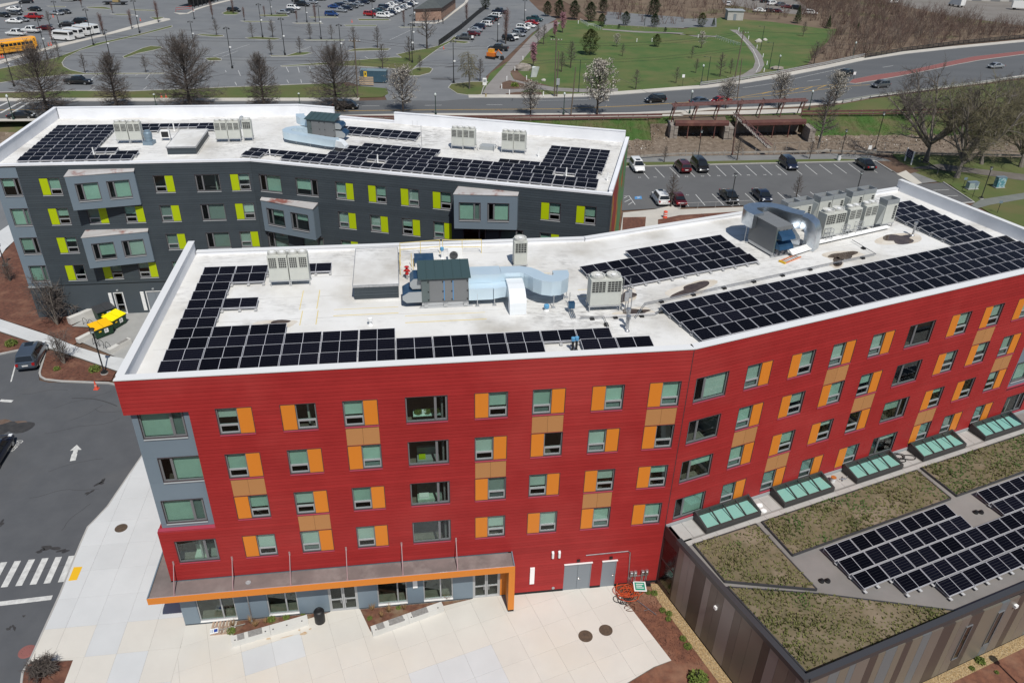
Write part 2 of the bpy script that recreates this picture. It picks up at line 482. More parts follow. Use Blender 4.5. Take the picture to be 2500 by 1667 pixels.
E_cols=[(4.22,['WP','WP','WP','WP'],[1],['w','m','m','g']),(7.58,['PW','PW','PW','WP'],[2],['w8','w5','m6','g']),(10.88,['WP','PW','PW','WP'],[0],['w','m','w3','g']),(14.2,['WP','WP','WP','PW'],[1],['w','m5',None,'g']),(21.31,['PW','PW','PW','PW'],[2],['w6','w5','m3','g']),(24.52,['PW','PW','PW','WP'],[0],['w6','w5',None,'g']),(27.86,['PW','WP','WP','WP'],[1],['w','w','w5','g'])]
hE=[]
for ug,codes,sp,bl in E_cols:
 for r in range(4):group(red,FE,ug,TOPR-3.1*r,codes[r],hE,M_orange,M_sillr,blind=bl[r])
 for r in sp:spandrel(red,FE,ug,TOPR-3.1*r,hE,M_tan)
for r in range(4):
 bigwin(red,FE,.52,TOPR-3.1*r,hE,M_sillr,flip=True,blind=['w',None,'m4','m'][r])
 bigwin(red,FE,17.42,TOPR-3.1*r,hE,M_sillr,flip=(r!=2),blind=[None,None,'m5','w3'][r])
bigwin(red,FE,31.3,TOPR-9.3,hE,M_sillr)
def corner(F,ua,ub,uwin,flips,parent,holes,zb=8.12,zt=16.5,y=.3,blinds=('m','m','m')):
 holes.append((ua-.02,ub,zb,zt))
 hh=[]
 for k,(uw,fl)in enumerate(zip(uwin,flips)):
  head=TOPR-.2-3.1*k+.02
  window(parent,F,uw,head-WH,2.27,WH,'B',blinds[k],M_sillg,flip=fl,yoff=y-.02)
  hh.append((uw,uw+2.27,head-WH,head))
 zs=[zb+.02]
 for h_ in reversed(hh):zs+=[h_[2]-.03,h_[3]+.03]
 zs[-1]=min(zs[-1],zt-.02)
 for i in range(len(zs)-1):
  if i%2==0:panel(parent,F,ua+.2,ub-.01,zs[i]+.008,zs[i+1]-.008,M_greypan,'cladding_panel',y-.02,y+.04)
  else:
   h_=hh[2-(i//2)]
   panel(parent,F,ua+.2,h_[0]-.005,zs[i],zs[i+1],M_greypan,'cladding_panel',y-.02,y+.04)
   panel(parent,F,h_[1]+.005,ub-.01,zs[i],zs[i+1],M_greypan,'cladding_panel',y-.02,y+.04)
 panel(parent,F,ua+.2,ub-.01,zs[-1]+.01,zt-.01,M_greypan,'cladding_panel',y-.02,y+.04)
 mb=MB(F.M)
 wallgrid(mb,ua+.2,ub,zb,zt,hh,y+.05,y+.2)
 mb.build('wall',M_greypan,parent)
 mb=MB(F.M);mb.hexa([(ua-.02,-.03,zb-.05),(ub,-.03,zb-.05),(ub,y,zb-.05),(ua-.02,y,zb-.05)],[(ua-.02,-.03,zb-.03),(ub,-.03,zb-.03),(ub,y-.022,zb+.018),(ua-.02,y-.022,zb+.018)])
 mb.build('ledge',M_sillr,parent)
 mb=MB(F.M);mb.box(ua,ub,.03,y+.2,zt,zt+.03);mb.build('soffit',M_greypan,parent)
corner(FS,-31,-27.75,(-30.44,-30.02,-30.46),(False,True,False),red,hS)
corner(FE,30.75,34.84,(31.4,31.4,31.4),(False,True,False),red,hE,zb=8.0)
doorsS=[(-6.52,-4.68,0.0,2.47),(-3.95,-2.97,0.0,2.47)]
STORE=(-31.02,-10.1,0.0,4.1)
hS2=hS+doorsS+[STORE]
siding(red,FS,-31.02,-.015,.22,18.66,hS2,M_red)
siding(red,FE,.015,34.84,5.28,18.66,hE,M_red)
lay_boards(red)
mb=MB(FS.M);wallgrid(mb,-31,0,0,18.68,hS2);mb.build('wall',M_redbase,red)
mb=MB(FE.M);wallgrid(mb,0,34.84,0,18.68,hE);mb.build('wall',M_redbase,red)
mb=MB(FS.M);mb.box(-.03,.0,-.034,0,.2,18.6);mb.build('corner_trim',M_reveal,red)
mb=MB(FS.M);mb.build('base_trim',M_dark,red)if 0 else[(_m:=MB(FS.M),_m.box(a_,b_,-.03,.001,0,.2),_m.build('base_trim',M_dark,red))for a_,b_ in((-10.08,-6.53),(-4.67,-3.96),(-2.96,0))]
mb=MB()
def wallbox(mb,a,b,z0,z1,t=.3,mi=0):
 a=Vector((a[0],a[1],0));b=Vector((b[0],b[1],0));d=(b-a).normalized();n=Vector((-d.y,d.x,0))*t
 mb.prism([a,b,b+n,a+n],z0,z1,mi)
wallbox(mb,rRL-FS.n*.02,rS0+FS.n*.22+FS.d*0,0,8.1);wallbox(mb,rRL+FS.d*.2-FS.n*.02,rS0+FS.n*.35+FS.d*.2,8.1,16.5);wallbox(mb,rRL-FS.n*.02,rS0+FS.n*.22,16.5,17.74)
wallbox(mb,rRB,rRL,0,17.74);wallbox(mb,rER,rRB,0,17.74);wallbox(mb,rE1+FE.n*.4,rER-FE.n*.02,0,17.74)
mb.build('wall',M_red,red)
ROOF_R=[rS0,rB,rE1,rER,rRB,rRL]
ZR=17.75
mb=MB();mb.prism([FS.p(-30.95,.17),FS.p(0,.17),FE.p(34.8,.17),rER-FE.d*.05-FE.n*.05,rRB-FE.n*.05,rRL+FS.d*.05-FS.n*.05],ZR-.3,ZR)
mb.build('roof',M_white,red)
def parapet(parent,edges,z0,capm,name='parapet',inm=None):
 """edges: (a, b, inward normal, top, thickness)"""
 for a,b,n,top,th in edges:
  mb=MB();q=[a,b,b+n*th,a+n*th];mb.prism(q,z0,top-.06);mb.build(name,inm or M_parapet,parent)
  d=(b-a).normalized()
  q=[a-n*.05-d*.0,b-n*.05+d*.0,b+n*(th+.05),a+n*(th+.05)];mb=MB();mb.prism(q,top-.058,top);mb.build('coping',capm,parent)
parapet(red,[(rS0+FS.n*.16-FS.d*.0,rB+FS.n*.16,FS.n,18.75,.25),(rB+FE.n*.16,rE1+FE.n*.16,FE.n,18.75,.25),(rS0+FS.n*.42,rRL,FS.d,18.752,.34),(rE1+FE.n*.42,rER,-FE.d,18.752,.34),(rRL+FS.d*.42,rRB,-FS.n,18.05,.3),(rRB,rER-FE.d*.42,-FE.n,18.052,.3)],ZR-.02,M_coping)
mb=MB(FS.M);mb.box(-31.03,.0,-.06,.17,18.69,18.748);mb.build('coping',M_coping,red)
mb=MB(FE.M);mb.box(.0,34.9,-.06,.17,18.688,18.747);mb.build('coping',M_coping,red)
interiors(red,FS,-30.7,-.3,14.0,4);interiors(red,FE,1.6,34.5,14.0,4)
def glazed(parent,F,u0,u1,z0,z1,um,name='shop_window',y=.06):
 mb=MB(F.M);ring(mb,u0,u1,z0,z1,.07,y,y+.12);
 if um:mb.box(um-.045,um+.045,y,y+.12,z0+.07,z1-.07)
 o=mb.build(name,M_rail,parent)
 for a,b in(((u0+.07,um-.045),(um+.045,u1-.07))if um else((u0+.07,u1-.07),)):
  mb=MB(F.M);mb.box(a,b,y+.05,y+.062,z0+.07,z1-.07);mb.build('pane',M_glass,o,off=world_loc(parent))
 mb=MB(F.M);mb.box(u0,u1,-.03,y,z0-.08,z0-.01);mb.build('sill',M_wht,o,off=world_loc(parent))
 return o
def glass_door(parent,F,u0,u1,z1,y=.05):
 um=(u0+u1)/2
 mb=MB(F.M);ring(mb,u0,u1,.02,z1,.07,y,y+.14);o=mb.build('door_frame',M_rail,parent)
 for a,b,hx in((u0+.075,um-.01,um-.16),(um+.01,u1-.075,um+.16)):
  mb=MB(F.M);ring(mb,a,b,.09,z1-.075,.085,y+.03,y+.09);mb.box(a+.085,b-.085,y+.02,y+.09,1.0,1.09);mb.box(hx-.02,hx+.02,y-.05,y-.02,.75,1.25);mb.build('door',M_rail,o,off=world_loc(parent))
  mb=MB(F.M);mb.box(a+.085,b-.085,y+.055,y+.065,.175,1.0);mb.box(a+.085,b-.085,y+.055,y+.065,1.09,z1-.16);mb.build('pane',M_glass2,o,off=world_loc(parent))
 return o
shopholes=[]
for u0,u1,um in((-29.97,-27.68,-28.5),(-25.72,-23.84,-24.55),(-18.8,-16.9,-17.5),(-15.83,-13.92,-14.72)):
 glazed(red,FS,u0,u1,.25,3.1,um);shopholes.append((u0,u1,.17,3.1))
for u0,u1 in((-21.9,-20.06),(-12.6,-10.8)):
 glass_door(red,FS,u0,u1,2.9);shopholes.append((u0,u1,0,2.9))
us=[-30.93,-29.97,-27.68,-26.8,-25.72,-23.84,-21.9,-20.06,-18.8,-16.9,-15.83,-13.92,-12.6,-10.8,-10.42]
for i in range(len(us)-1):
 if(us[i],us[i+1])in((-29.97,-27.68),(-25.72,-23.84),(-18.8,-16.9),(-15.83,-13.92),(-21.9,-20.06),(-12.6,-10.8)):
  panel(red,FS,us[i]+.01,us[i+1]-.01,2.92 if us[i]in(-21.9,-12.6)else 3.12,3.66,M_greypan,'cladding_panel');continue
 panel(red,FS,us[i]+.008,us[i+1]-.008,.14,3.66,M_greypan if us[i]!=-10.8 else M_orange,'cladding_panel')
mb=MB(FS.M);[(_m:=MB(FS.M),_m.box(a_,b_,.0,.05,0,.13),_m.build('base_trim',M_slatebase,red))for a_,b_ in((-30.93,-21.92),(-20.04,-12.62))]
mb=MB(FS.M);wallgrid(mb,-30.95,-10.3,0,4.1,shopholes,.05,.2);mb.build('wall',M_greypan,red)
mb=MB(FS.M);mb.box(-30.9,-10.3,.2,6,-.1,.05);mb.build('floor_slab',M_intfloor,red)
mb=MB(FS.M);mb.box(-30.9,-10.3,6,6.1,.05,4.2);mb.box(-30.9,-10.3,.25,6,4.1,4.2);mb.build('partition_wall',M_int,red)
def steel_door(F,u0,u1,z1,leaves):
 mb=MB(F.M);ring(mb,u0,u1,-.06,z1,.05,-.02,.1);o=mb.build('door_frame',M_door,red)
 w=(u1-u0-.1)/leaves
 for k in range(leaves):
  a=u0+.05+w*k;mb=MB(F.M);mb.box(a+.008,a+w-.008,.0,.05,.02,z1-.05);mb.build('door',M_door,o,off=world_loc(red))
  if k==leaves-1:
   hx=a+.1 if leaves==2 else a+w-.12
   mb=MB(F.M);mb.box(hx-.03,hx+.03,-.03,.0,.95,1.2);mb.box(hx-.02,hx+.12 if leaves==2 else hx+.02,-.07,-.03,1.0,1.04);mb.build('handle',M_chrome,o,off=world_loc(red))
 mb=MB(F.M);mb.box(u0-.04,u1+.04,-.12,-.02,z1+.002,z1+.05);mb.build('drip_cap',M_wht,o,off=world_loc(red))
steel_door(FS,-6.52,-4.68,2.47,2);steel_door(FS,-3.95,-2.97,2.47,1)
M_deck=mat('canopy_deck',(.2,.165,.155),(.15,.125,.118),.8,.8,c3=(.27,.235,.22),s3=.5,stretch=(1,1,1))
mb=MB(FS.M);mb.box(-32.05,-10.12,-1.3,-.04,3.72,4.02);mb.box(-32.05,-31.05,-.04,6.0,3.72,4.02);mb.build('canopy',M_deck,red)
mb=MB(FS.M);mb.box(-32.1,-10.05,-1.36,-1.3,3.66,4.12);mb.build('fascia',M_orange,red)
mb=MB(FS.M);mb.box(-32.12,-32.05,-1.3,6.0,3.68,4.13);mb.box(-10.12,-10.05,-1.3,-.03,3.68,4.13);mb.build('fascia',M_greypan,red)
mb=MB(FS.M);mb.box(-32.05,-10.12,-1.3,-1.22,4.02,4.1);mb.build('canopy_edge',mat('edge_flashing',(.5,.42,.42),rough=.35,metal=.4),red)
mb=MB(FS.M);mb.box(-10.44,-10.04,-1.34,-.04,.18,3.655);mb.build('fin_wall',M_orange,red)
mb=MB(FS.M);mb.box(-10.43,-10.05,-1.33,-.04,.02,.18);mb.build('fin_base',M_dark,red)
for k in range(6):
 u=-30.6+3.39*k
 mb=MB(FS.M);mb.path([(u,-.03,5.58),(u,-1.13,4.08)],.03,6);mb.box(u-.05,u+.05,-.06,.0,5.42,5.72);mb.box(u-.05,u+.05,-1.2,-1.06,4.02,4.08);mb.build('hanger_rod',mat('rod_pink',(.45,.3,.3),rough=.4,metal=.5),red)
mb=MB(FS.M);mb.lathe([(.16,4.02),(.16,4.05),(.08,4.06),(.05,4.04)],14,(-26.4,-.62,0));mb.build('roof_drain',M_sillg,red)
mb=MB(FS.M)
for u in(-8.68,):mb.box(u-.15,u+.15,-.1,-.02,1.0,2.48)
mb.build('wall_light',mat('white_lens',(.85,.85,.84),rough=.25),red)
for u in(-7.38,-6.95):
 mb=MB(FS.M);mb.path([(u,-.02,3.78),(u,-.13,3.72),(u,-.13,3.3)],.085,8);mb.build('vent_hood',M_wht,red)
for u in(-5.62,-3.42):
 mb=MB(FS.M);mb.box(u-.1,u+.1,-.14,-.02,2.72,2.86);mb.build('wall_light',M_black,red)
mb=MB(FS.M);mb.path([(-5.15,-.06,3.2),(-2.3,-.06,3.24),(-2.14,-.06,3.1),(-2.0,-.06,.05)],.035,8);mb.box(-2.08,-1.92,-.1,-.02,.55,.75);mb.build('conduit',M_alu,red)
for u in(-1.86,-1.6,-1.08,-.8):
 mb=MB(FS.M);mb.box(u-.1,u+.1,-.17,-.02,.92,1.3);mb.box(u-.06,u+.06,-.19,-.17,1.08,1.24);mb.path([(u-.04,-.06,.92),(u-.04,-.06,0)],.02,6);mb.path([(u+.05,-.06,.92),(u+.05,-.06,0)],.02,6);mb.build('meter_box',M_alu,red)
mb=MB(FS.M);mb.path([(-1.9,-.09,.86),(-.75,-.09,.86)],.02,6);mb.build('conduit',M_alu,red)
mb=MB(FS.M);mb.lathe([(.0,-.1),(.1,-.08),(.1,-.02)],12,(-7.2,0,.38),axis='y');mb.build('hose_outlet',M_sillg,red)
mb=MB(FS.M);mb.box(-16.5,-16.2,-.12,-.02,1.65,3.0);mb.build('wall_light',mat('white_lens',(.85,.85,.84)),red)
# ================================================================ slate building behind
TOPG=15.17
gray=thing('slate_building','dark slate apartment block with lime green panels behind the red one','building',FL.p(0,0,0))
Dg=17.9
gB=FL.p(0,0);gL0=FL.p(-24.2,0);gR1=FR.p(36.08,0)
gBB=Vector((gB.x+18.175*math.cos(math.radians(88.522)),gB.y+18.175*math.sin(math.radians(88.522)),0));gRL=FL.p(-24.2,Dg);gRR=FR.p(36.08,Dg)
hL,hR=[],[]
H_=lambda r:TOPG-3.1*r
for ug,codes,bl in((-20.11,['PW']*4,['m8','m5','m3',None]),(-9.51,['WP','WP','WP','WP'],[None,'g','g','m']),(-2.17,['PW','PW','WP','PW'],['w4','w6','w','m'])):
 for r in range(4):group(gray,FL,ug,H_(r),codes[r],hL,M_lime,M_sillg,blind=bl[r])
for r in range(4):bigwin(gray,FL,-5.55,H_(r),hL,M_sillg,flip=True,blind=[None,'g','g','m'][r])
for r,cs in((1,('WP','WP')),(3,('PW','WP'))):
 for ug,c_,b_ in((-16.5,cs[0],'g' if r==1 else 'g6'),(-12.98,cs[1],'m5' if r==1 else 'w4')):group(gray,FL,ug,H_(r),c_,hL,M_lime,M_sillg,blind=b_)
for ug,cs,bl in((8.9,['WP','WP','WP'],['m','w','m']),(12.3,['PW','WP','WP'],['m6','w','w']),(15.65,['PW','WP','WP'],['w','m5','m']),(18.9,['PW','WP','PW'],['m6','m','m']),(29.56,['PW','WP','PW'],['m6','m','m']),(32.92,['PW','PW','WP'],['m6','m','m'])):
 for r in range(3):group(gray,FR,ug,H_(r),cs[r],hR,M_lime,M_sillg,blind=bl[r])
for r in(0,2):
 bigwin(gray,FR,.74,H_(r),hR,M_sillg,flip=True,blind='m' if r==0 else 'g');bigwin(gray,FR,4.68,H_(r),hR,M_sillg,flip=False,blind='m7' if r==0 else 'w')
for ug in(21.9,25.6):bigwin(gray,FR,ug,H_(1),hR,M_sillg,blind=None if ug<25 else 'g')
def bay(F,ua,ub,z0,z1,ya,yb,wins,h=1.75,label=None):
 a,b=Vector((ua,-ya,0)),Vector((ub,-yb,0))
 ln=(b-a).length;ang=math.atan2(b.y-a.y,b.x-a.x)
 W=F.M@Matrix.Translation(a)@Matrix.Rotation(ang,4,'Z')
 BF=Frame((W.translation.x,W.translation.y),math.degrees(F.a+ang))
 hh=[]
 zc=(z0+z1)/2
 for uw,w,fl,bl in wins:
  hh.append((uw,uw+w,zc-h/2,zc+h/2));window(gray,BF,uw,zc-h/2,w,h,'B',bl,M_sillg,flip=fl)
 mb=MB(BF.M);us=[0]+[x for q in hh for x in q[:2]]+[ln]
 o=None
 wallgrid(mb,0,ln,z0,z1,hh,.0,.12)
 o=mb.build('bay_front',M_greypan,gray)
 mb=MB(F.M)
 poly=[a,b,Vector((ub,.1,0)),Vector((ua,.1,0))]
 mb.hexa([(p.x,p.y,z1)for p in[Vector((ua-.04,-ya-.04,0)),Vector((ub+.04,-yb-.04,0)),poly[2],poly[3]]],[(ua-.04,-ya-.04,z1+.06),(ub+.04,-yb-.04,z1+.06),(ub+.04,-.0,z1+.24),(ua-.04,-.0,z1+.24)])
 mb.build('bay_roof',mat('bay_roof',(.42,.41,.41),(.36,.34,.33),.9,.5,c3=(.22,.09,.075),s3=.45,c3lo=.56,c3hi=.66),gray)
 mb=MB(F.M);mb.box(ua,ua+.12,-ya+.13,.05,z0,z1);mb.box(ub-.12,ub,-yb+.13,.05,z0,z1);mb.hexa([(p.x,p.y,z0-.1)for p in poly],[(p.x,p.y,z0)for p in poly]);mb.hexa([(p.x,p.y+.12,z1-.1)for p in poly[:2]]+[(p.x,p.y,z1-.1)for p in poly[2:]],[(p.x,p.y+.12,z1-.002)for p in poly[:2]]+[(p.x,p.y,z1-.002)for p in poly[2:]])
 mb.box(ua+.2,ub-.2,1.6,1.7,z0,z1)
 mb.build('bay_side',M_greypan,gray)
bay(FL,-17.1,-11.1,12.45,15.75,1.5,.35,[(.72,2.0,True,'m'),(3.5,2.0,True,'m')])
bay(FL,-17.1,-11.1,6.2,9.45,1.5,.35,[(.72,2.0,True,'m8'),(3.5,2.0,True,'w')])
bay(FR,.7,6.8,9.35,12.55,.35,1.3,[(.62,2.0,True,'m4'),(3.5,2.0,True,'m4')])
bay(FR,21.5,27.35,12.4,15.7,1.7,.5,[(.5,2.0,False,'m'),(3.2,2.0,True,'m')])
hC=[]
for r in range(4):
 z=H_(r)-WH+.03;window(gray,FL,-23.55,z,1.62,WH+.05,'B',['m5','m','m8','m'][r],M_sillg,flip=False,yoff=-.03);hC.append((-23.55,-21.93,z,z+WH+.05))
mb=MB(FL.M);wallgrid(mb,-24.15,-21.86,3.66,16.3,hC,-.03,.14);mb.build('corner_wall',M_greypan,gray)
mb=MB(FL.M);mb.box(-24.22,-21.84,-.16,.0,3.5,3.64);mb.build('ledge',M_sillg,gray)
doorsG=[(-16.12,-15.13,.0,2.52),(-12.85,-11.0,.0,2.55)]
louv=[(-16.62,-16.3,.3,2.54),(-13.4,-13.05,.3,2.54)]
siding(gray,FL,-21.84,-.012,3.66,16.45,hL,M_slate);siding(gray,FR,.012,36.08,3.66,16.45,hR,M_slate);lay_boards(gray)
mb=MB(FL.M);wallgrid(mb,-24.15,0,3.55,16.5,hL+hC);mb.build('wall',M_slatebk,gray)
mb=MB(FR.M);wallgrid(mb,0,36.08,3.55,16.5,hR);mb.build('wall',M_slatebk,gray)
mb=MB(FL.M);wallgrid(mb,-24.15,0,-.3,3.55,doorsG,-.02,.2);mb.build('base_wall',M_slatebase,gray)
mb=MB(FR.M);mb.box(0,36.08,-.02,.2,-.3,3.55);mb.build('base_wall',M_slatebase,gray)
for u0,u1,n in((-16.12,-15.13,1),(-12.85,-11.0,2)):
 mb=MB(FL.M);ring(mb,u0,u1,-.02,2.54,.07,-.05,.12);o=mb.build('door_frame',M_wht,gray)
 w=(u1-u0-.14)/n
 for k in range(n):
  a=u0+.07+k*w
  mb=MB(FL.M)
  if n==1:ring(mb,a+.01,a+w-.01,.05,2.46,.1,.02,.07);mb.box(a+.1,a+w-.1,.02,.07,1.0,1.1)
  else:mb.box(a+.01,a+w-.01,.02,.07,.05,2.46)
  mb.build('door',M_door if n>1 else M_rail,o,off=world_loc(gray))
  if n==1:mb=MB(FL.M);mb.box(a+.11,a+w-.11,.04,.05,.15,2.36);mb.build('pane',M_glass2,o,off=world_loc(gray))
for u0,u1,a,b in louv:
 mb=MB(FL.M)
 for k in range(14):
  z=a+(b-a)*k/14;mb.hexa([(u0,-.07,z),(u1,-.07,z),(u1,-.02,z),(u0,-.02,z)],[(u0,-.07,z+.1),(u1,-.07,z+.1),(u1,-.02,z+.13),(u0,-.02,z+.13)])
 mb.build('louvre',M_wht,gray)['kind']='stuff'
for u in(-15.6,-12.0):mb=MB(FL.M);mb.box(u-.1,u+.1,-.16,-.02,2.75,2.9);mb.build('wall_light',M_sillg,gray)
mb=MB()
wallbox(mb,gRL-FL.n*.02,gL0+FL.n*.22,-.3,16.29);wallbox(mb,gBB,gRL,-.3,16.29);wallbox(mb,gRR,gBB,-.3,16.29);mb.build('wall',M_greypan,gray)
mm=mat('mural',(.3,.03,.03),(.5,.2,.02),.35,.6,c3=(.10,.25,.10),s3=.22,c3lo=.52,c3hi=.56,lo=.5,hi=.53,stretch=(1,1,.6))
mb=MB();wallbox(mb,gR1+FR.n*1.5,gRR-FR.n*.02,-.3,16.29);mb.build('mural_wall',mm,gray)
mb=MB();wallbox(mb,gR1+FR.n*.22,gR1+FR.n*1.5,-.3,16.29);mb.build('wall',M_red,gray)
mb=MB(FR.M);mb.box(36.0,36.14,-.05,.25,-.3,16.5);mb.build('corner_trim',M_slate,gray)
ZG=16.3
mb=MB();mb.prism([FL.p(-24.15,.05),FL.p(0,.05),FR.p(36.03,.05),gRR-FR.d*.05-FR.n*.05,gBB-FL.n*.05,gRL+FL.d*.05-FL.n*.05],ZG-.3,ZG);mb.build('roof',M_white,gray)
mb=MB(FL.M);mb.box(-24.25,0,-.06,.3,16.45,16.65);mb.build('coping',M_parapet,gray)
mb=MB(FR.M);mb.box(0,36.12,-.06,.3,16.448,16.648);mb.build('coping',M_parapet,gray)
bkL,bkR=FL.p(-24.2,Dg),FR.p(36.08,Dg)
gapA,gapB=gBB+FR.d*4.5,gBB+FR.d*12.0
parapet(gray,[(gL0+FL.n*.3,gRL,FL.d,17.602,.3),(gRL+FL.d*.4,gBB,-FL.n,17.6,.3),(gBB,gapA,-FR.n,17.598,.3),(gapB,gRR-FR.d*.4,-FR.n,17.6,.3),(gR1+FR.n*.3,gRR,-FR.d,16.9,.3),(gapA,gapB,-FR.n,16.62,.3)],ZG-.02,M_parapet)
interiors(gray,FL,-23.9,-.3,12.6,4);interiors(gray,FR,.5,35.8,12.6,4)
# ================================================================ low building with planted roof
low=thing('low_hall','single storey hall with striped metal walls and planted roof','building',FE.p(0,0,0))
ZL=5.1;VX=-12.93
M_conc=mat('roof_slab_grey',(.42,.41,.39),(.36,.35,.33),.9,.8)
M_roofgrey=mat('low_roof',(.215,.20,.19),(.18,.17,.16),.5,.8,c3=(.26,.245,.23),s3=.12)
M_char=mat('charcoal_metal',(.075,.078,.085),rough=.35,metal=.4)
M_dkframe=mat('skylight_frame',(.045,.045,.045),rough=.45)
def topz_left(v):return 5.3+.68*min(1,max(0,(-v-1.8)/11.1))
def topz_front(u):return 5.98-.75*min(1,u/17.0)
mb=MB(FE.M);mb.box(.15,40,VX+.15,-.03,ZL-.3,ZL);mb.build('roof',M_roofgrey,low)
pc=[mat('panel_taupe',(.21,.187,.165),rough=.38,metal=.35,objvar=.05),mat('panel_brown',(.095,.08,.075),rough=.38,metal=.35),mat('panel_grey',(.275,.255,.25),rough=.38,metal=.35),mat('panel_mid',(.17,.153,.14),rough=.38,metal=.35),mat('panel_bluegrey',(.19,.215,.23),rough=.38,metal=.35),mat('panel_sand',(.225,.205,.168),rough=.38,metal=.35)]
v=-1.75
for w,c_ in((.55,0),(.62,2),(.55,2),(1.1,1),(.55,2),(.62,3),(.62,3),(1.0,2),(.6,3),(.9,0),(.95,0),(.55,1),(.7,2),(.8,0),(.55,3),(.75,2)):
 v2=max(VX,v-w);mb=MB(FE.M);zt=topz_left(v)-.32;zt2=topz_left(v2)-.32
 mb.hexa([(-.03,v2+.012,.15),(.1,v2+.012,.15),(.1,v-.002,.15),(-.03,v-.002,.15)],[(-.03,v2+.012,zt2),(.1,v2+.012,zt2),(.1,v-.002,zt),(-.03,v-.002,zt)])
 mb.build('wall_panel',pc[c_],low);v=v2
 if v<=VX:break
u=.02
seq=[(.9,5),(.8,0),(.75,4),(.7,5),(.45,4),(1.0,0),(.62,1),(.55,5),(.9,4),(.6,5),(.55,1),(.8,5),(.7,4),(.95,0),(1.0,1),(.55,5),(.8,0),(1.0,1),(1.6,5),(.7,4),(.9,0),(.6,1),(.8,5),(1.1,0),(.8,4),(.9,5),(.6,1),(1.1,0),(.9,5),(.9,4),(.8,1),(1.2,5)]
k=0
while u<34:
 w,c_=seq[k%len(seq)];k+=1
 mb=MB(FE.M);z0,z1=topz_front(u)-.34,topz_front(u+w)-.34
 mb.hexa([(u,VX-.03,.15),(u+w-.012,VX-.03,.15),(u+w-.012,VX+.1,.15),(u,VX+.1,.15)],[(u,VX-.03,z0),(u+w-.012,VX-.03,z1),(u+w-.012,VX+.1,z1),(u,VX+.1,z0)])
 mb.build('wall_panel',pc[c_],low);u+=w
for u in(12.5,15.2):
 mb=MB(FE.M);ring(mb,u,u+.55,1.2,4.2,.05,VX-.09,VX-.03);o=mb.build('slot_window',M_frame,low);mb=MB(FE.M);mb.box(u+.05,u+.5,VX-.06,VX-.05,1.25,4.15);mb.build('pane',M_glass2,o,off=world_loc(low))
mb=MB(FE.M);mb.box(.1,.2,VX+.1,-1.76,0,5.0);mb.box(.1,40,VX+.1,VX+.2,0,5.0);mb.box(-.02,.1,VX,-1.75,.0,.148);mb.box(.1,40,VX,VX+.1,.0,.148);mb.build('wall',M_dark,low)
def slope_wall(pts,name,m,inner,h):
 mb=MB(FE.M)
 for(p,q,zp,zq,nx,ny)in pts:
  mb.hexa([(p[0]-nx*.06,p[1]-ny*.06,zp-h),(q[0]-nx*.06,q[1]-ny*.06,zq-h),(q[0]+nx*inner,q[1]+ny*inner,zq-h),(p[0]+nx*inner,p[1]+ny*inner,zp-h)],[(p[0]-nx*.06,p[1]-ny*.06,zp),(q[0]-nx*.06,q[1]-ny*.06,zq),(q[0]+nx*inner,q[1]+ny*inner,zq),(p[0]+nx*inner,p[1]+ny*inner,zp)])
 return mb.build(name,m,low)
slope_wall([((0,VX),(0,-1.4),topz_left(VX),topz_left(-1.4),1,0)],'fascia',M_char,.3,.34)
slope_wall([((.3,VX),(40,VX),topz_front(.3),topz_front(40),0,1)],'fascia',M_char,.3,.34)
mb=MB(FE.M);mb.box(.24,.3,VX+.3,-1.76,ZL,5.3);mb.box(.3,40,VX+.24,VX+.3,ZL,5.22);mb.build('parapet',M_char,low)
mb=MB(FE.M);mb.box(-.02,.08,-1.72,-.1,4.3,5.25);mb.box(-.02,.08,-1.72,-1.6,.0,4.3);mb.box(-.02,.08,-.16,-.05,0,4.3);mb.box(-.01,.07,-1.6,-.16,2.35,2.47);mb.box(-.01,.07,-1.6,-.16,0,.35);mb.box(.0,1,-1.7,-.05,5.0,5.1);o=mb.build('end_bay',mat('bay_brown',(.05,.025,.025),rough=.4),low)
mb=MB(FE.M);mb.box(.02,.032,-1.6,-.16,.35,2.35);mb.box(.02,.032,-1.6,-.16,2.47,4.3);mb.build('pane',M_glass2,o,off=world_loc(low))
for u0,u1 in((.35,2.0),(6.6,8.3),(13.05,14.8),(19.55,21.2),(26,27.6)):
 n=2
 for k in range(n):
  a=u0+(u1-u0)*k/n;mb=MB(FE.M);mb.box(a+.01,a+(u1-u0)/n-.01,-1.5,-.12,ZL+.002,ZL+.05);mb.build('paving_slab',M_conc,low)
u=.35
while u<36:mb=MB(FE.M);w=rnd.uniform(1.1,1.6);mb.box(u,u+w-.015,-2.02,-1.66,ZL+.002,ZL+.045);mb.build('paving_slab',M_conc,low);u+=w
mb=MB(FE.M);mb.box(.02,36,-.1,-.04,ZL,5.35);mb.build('flashing',M_sillg,low)
M_teal=glass_mat('skylight_glass',(.62,.84,.80),.10,.12)
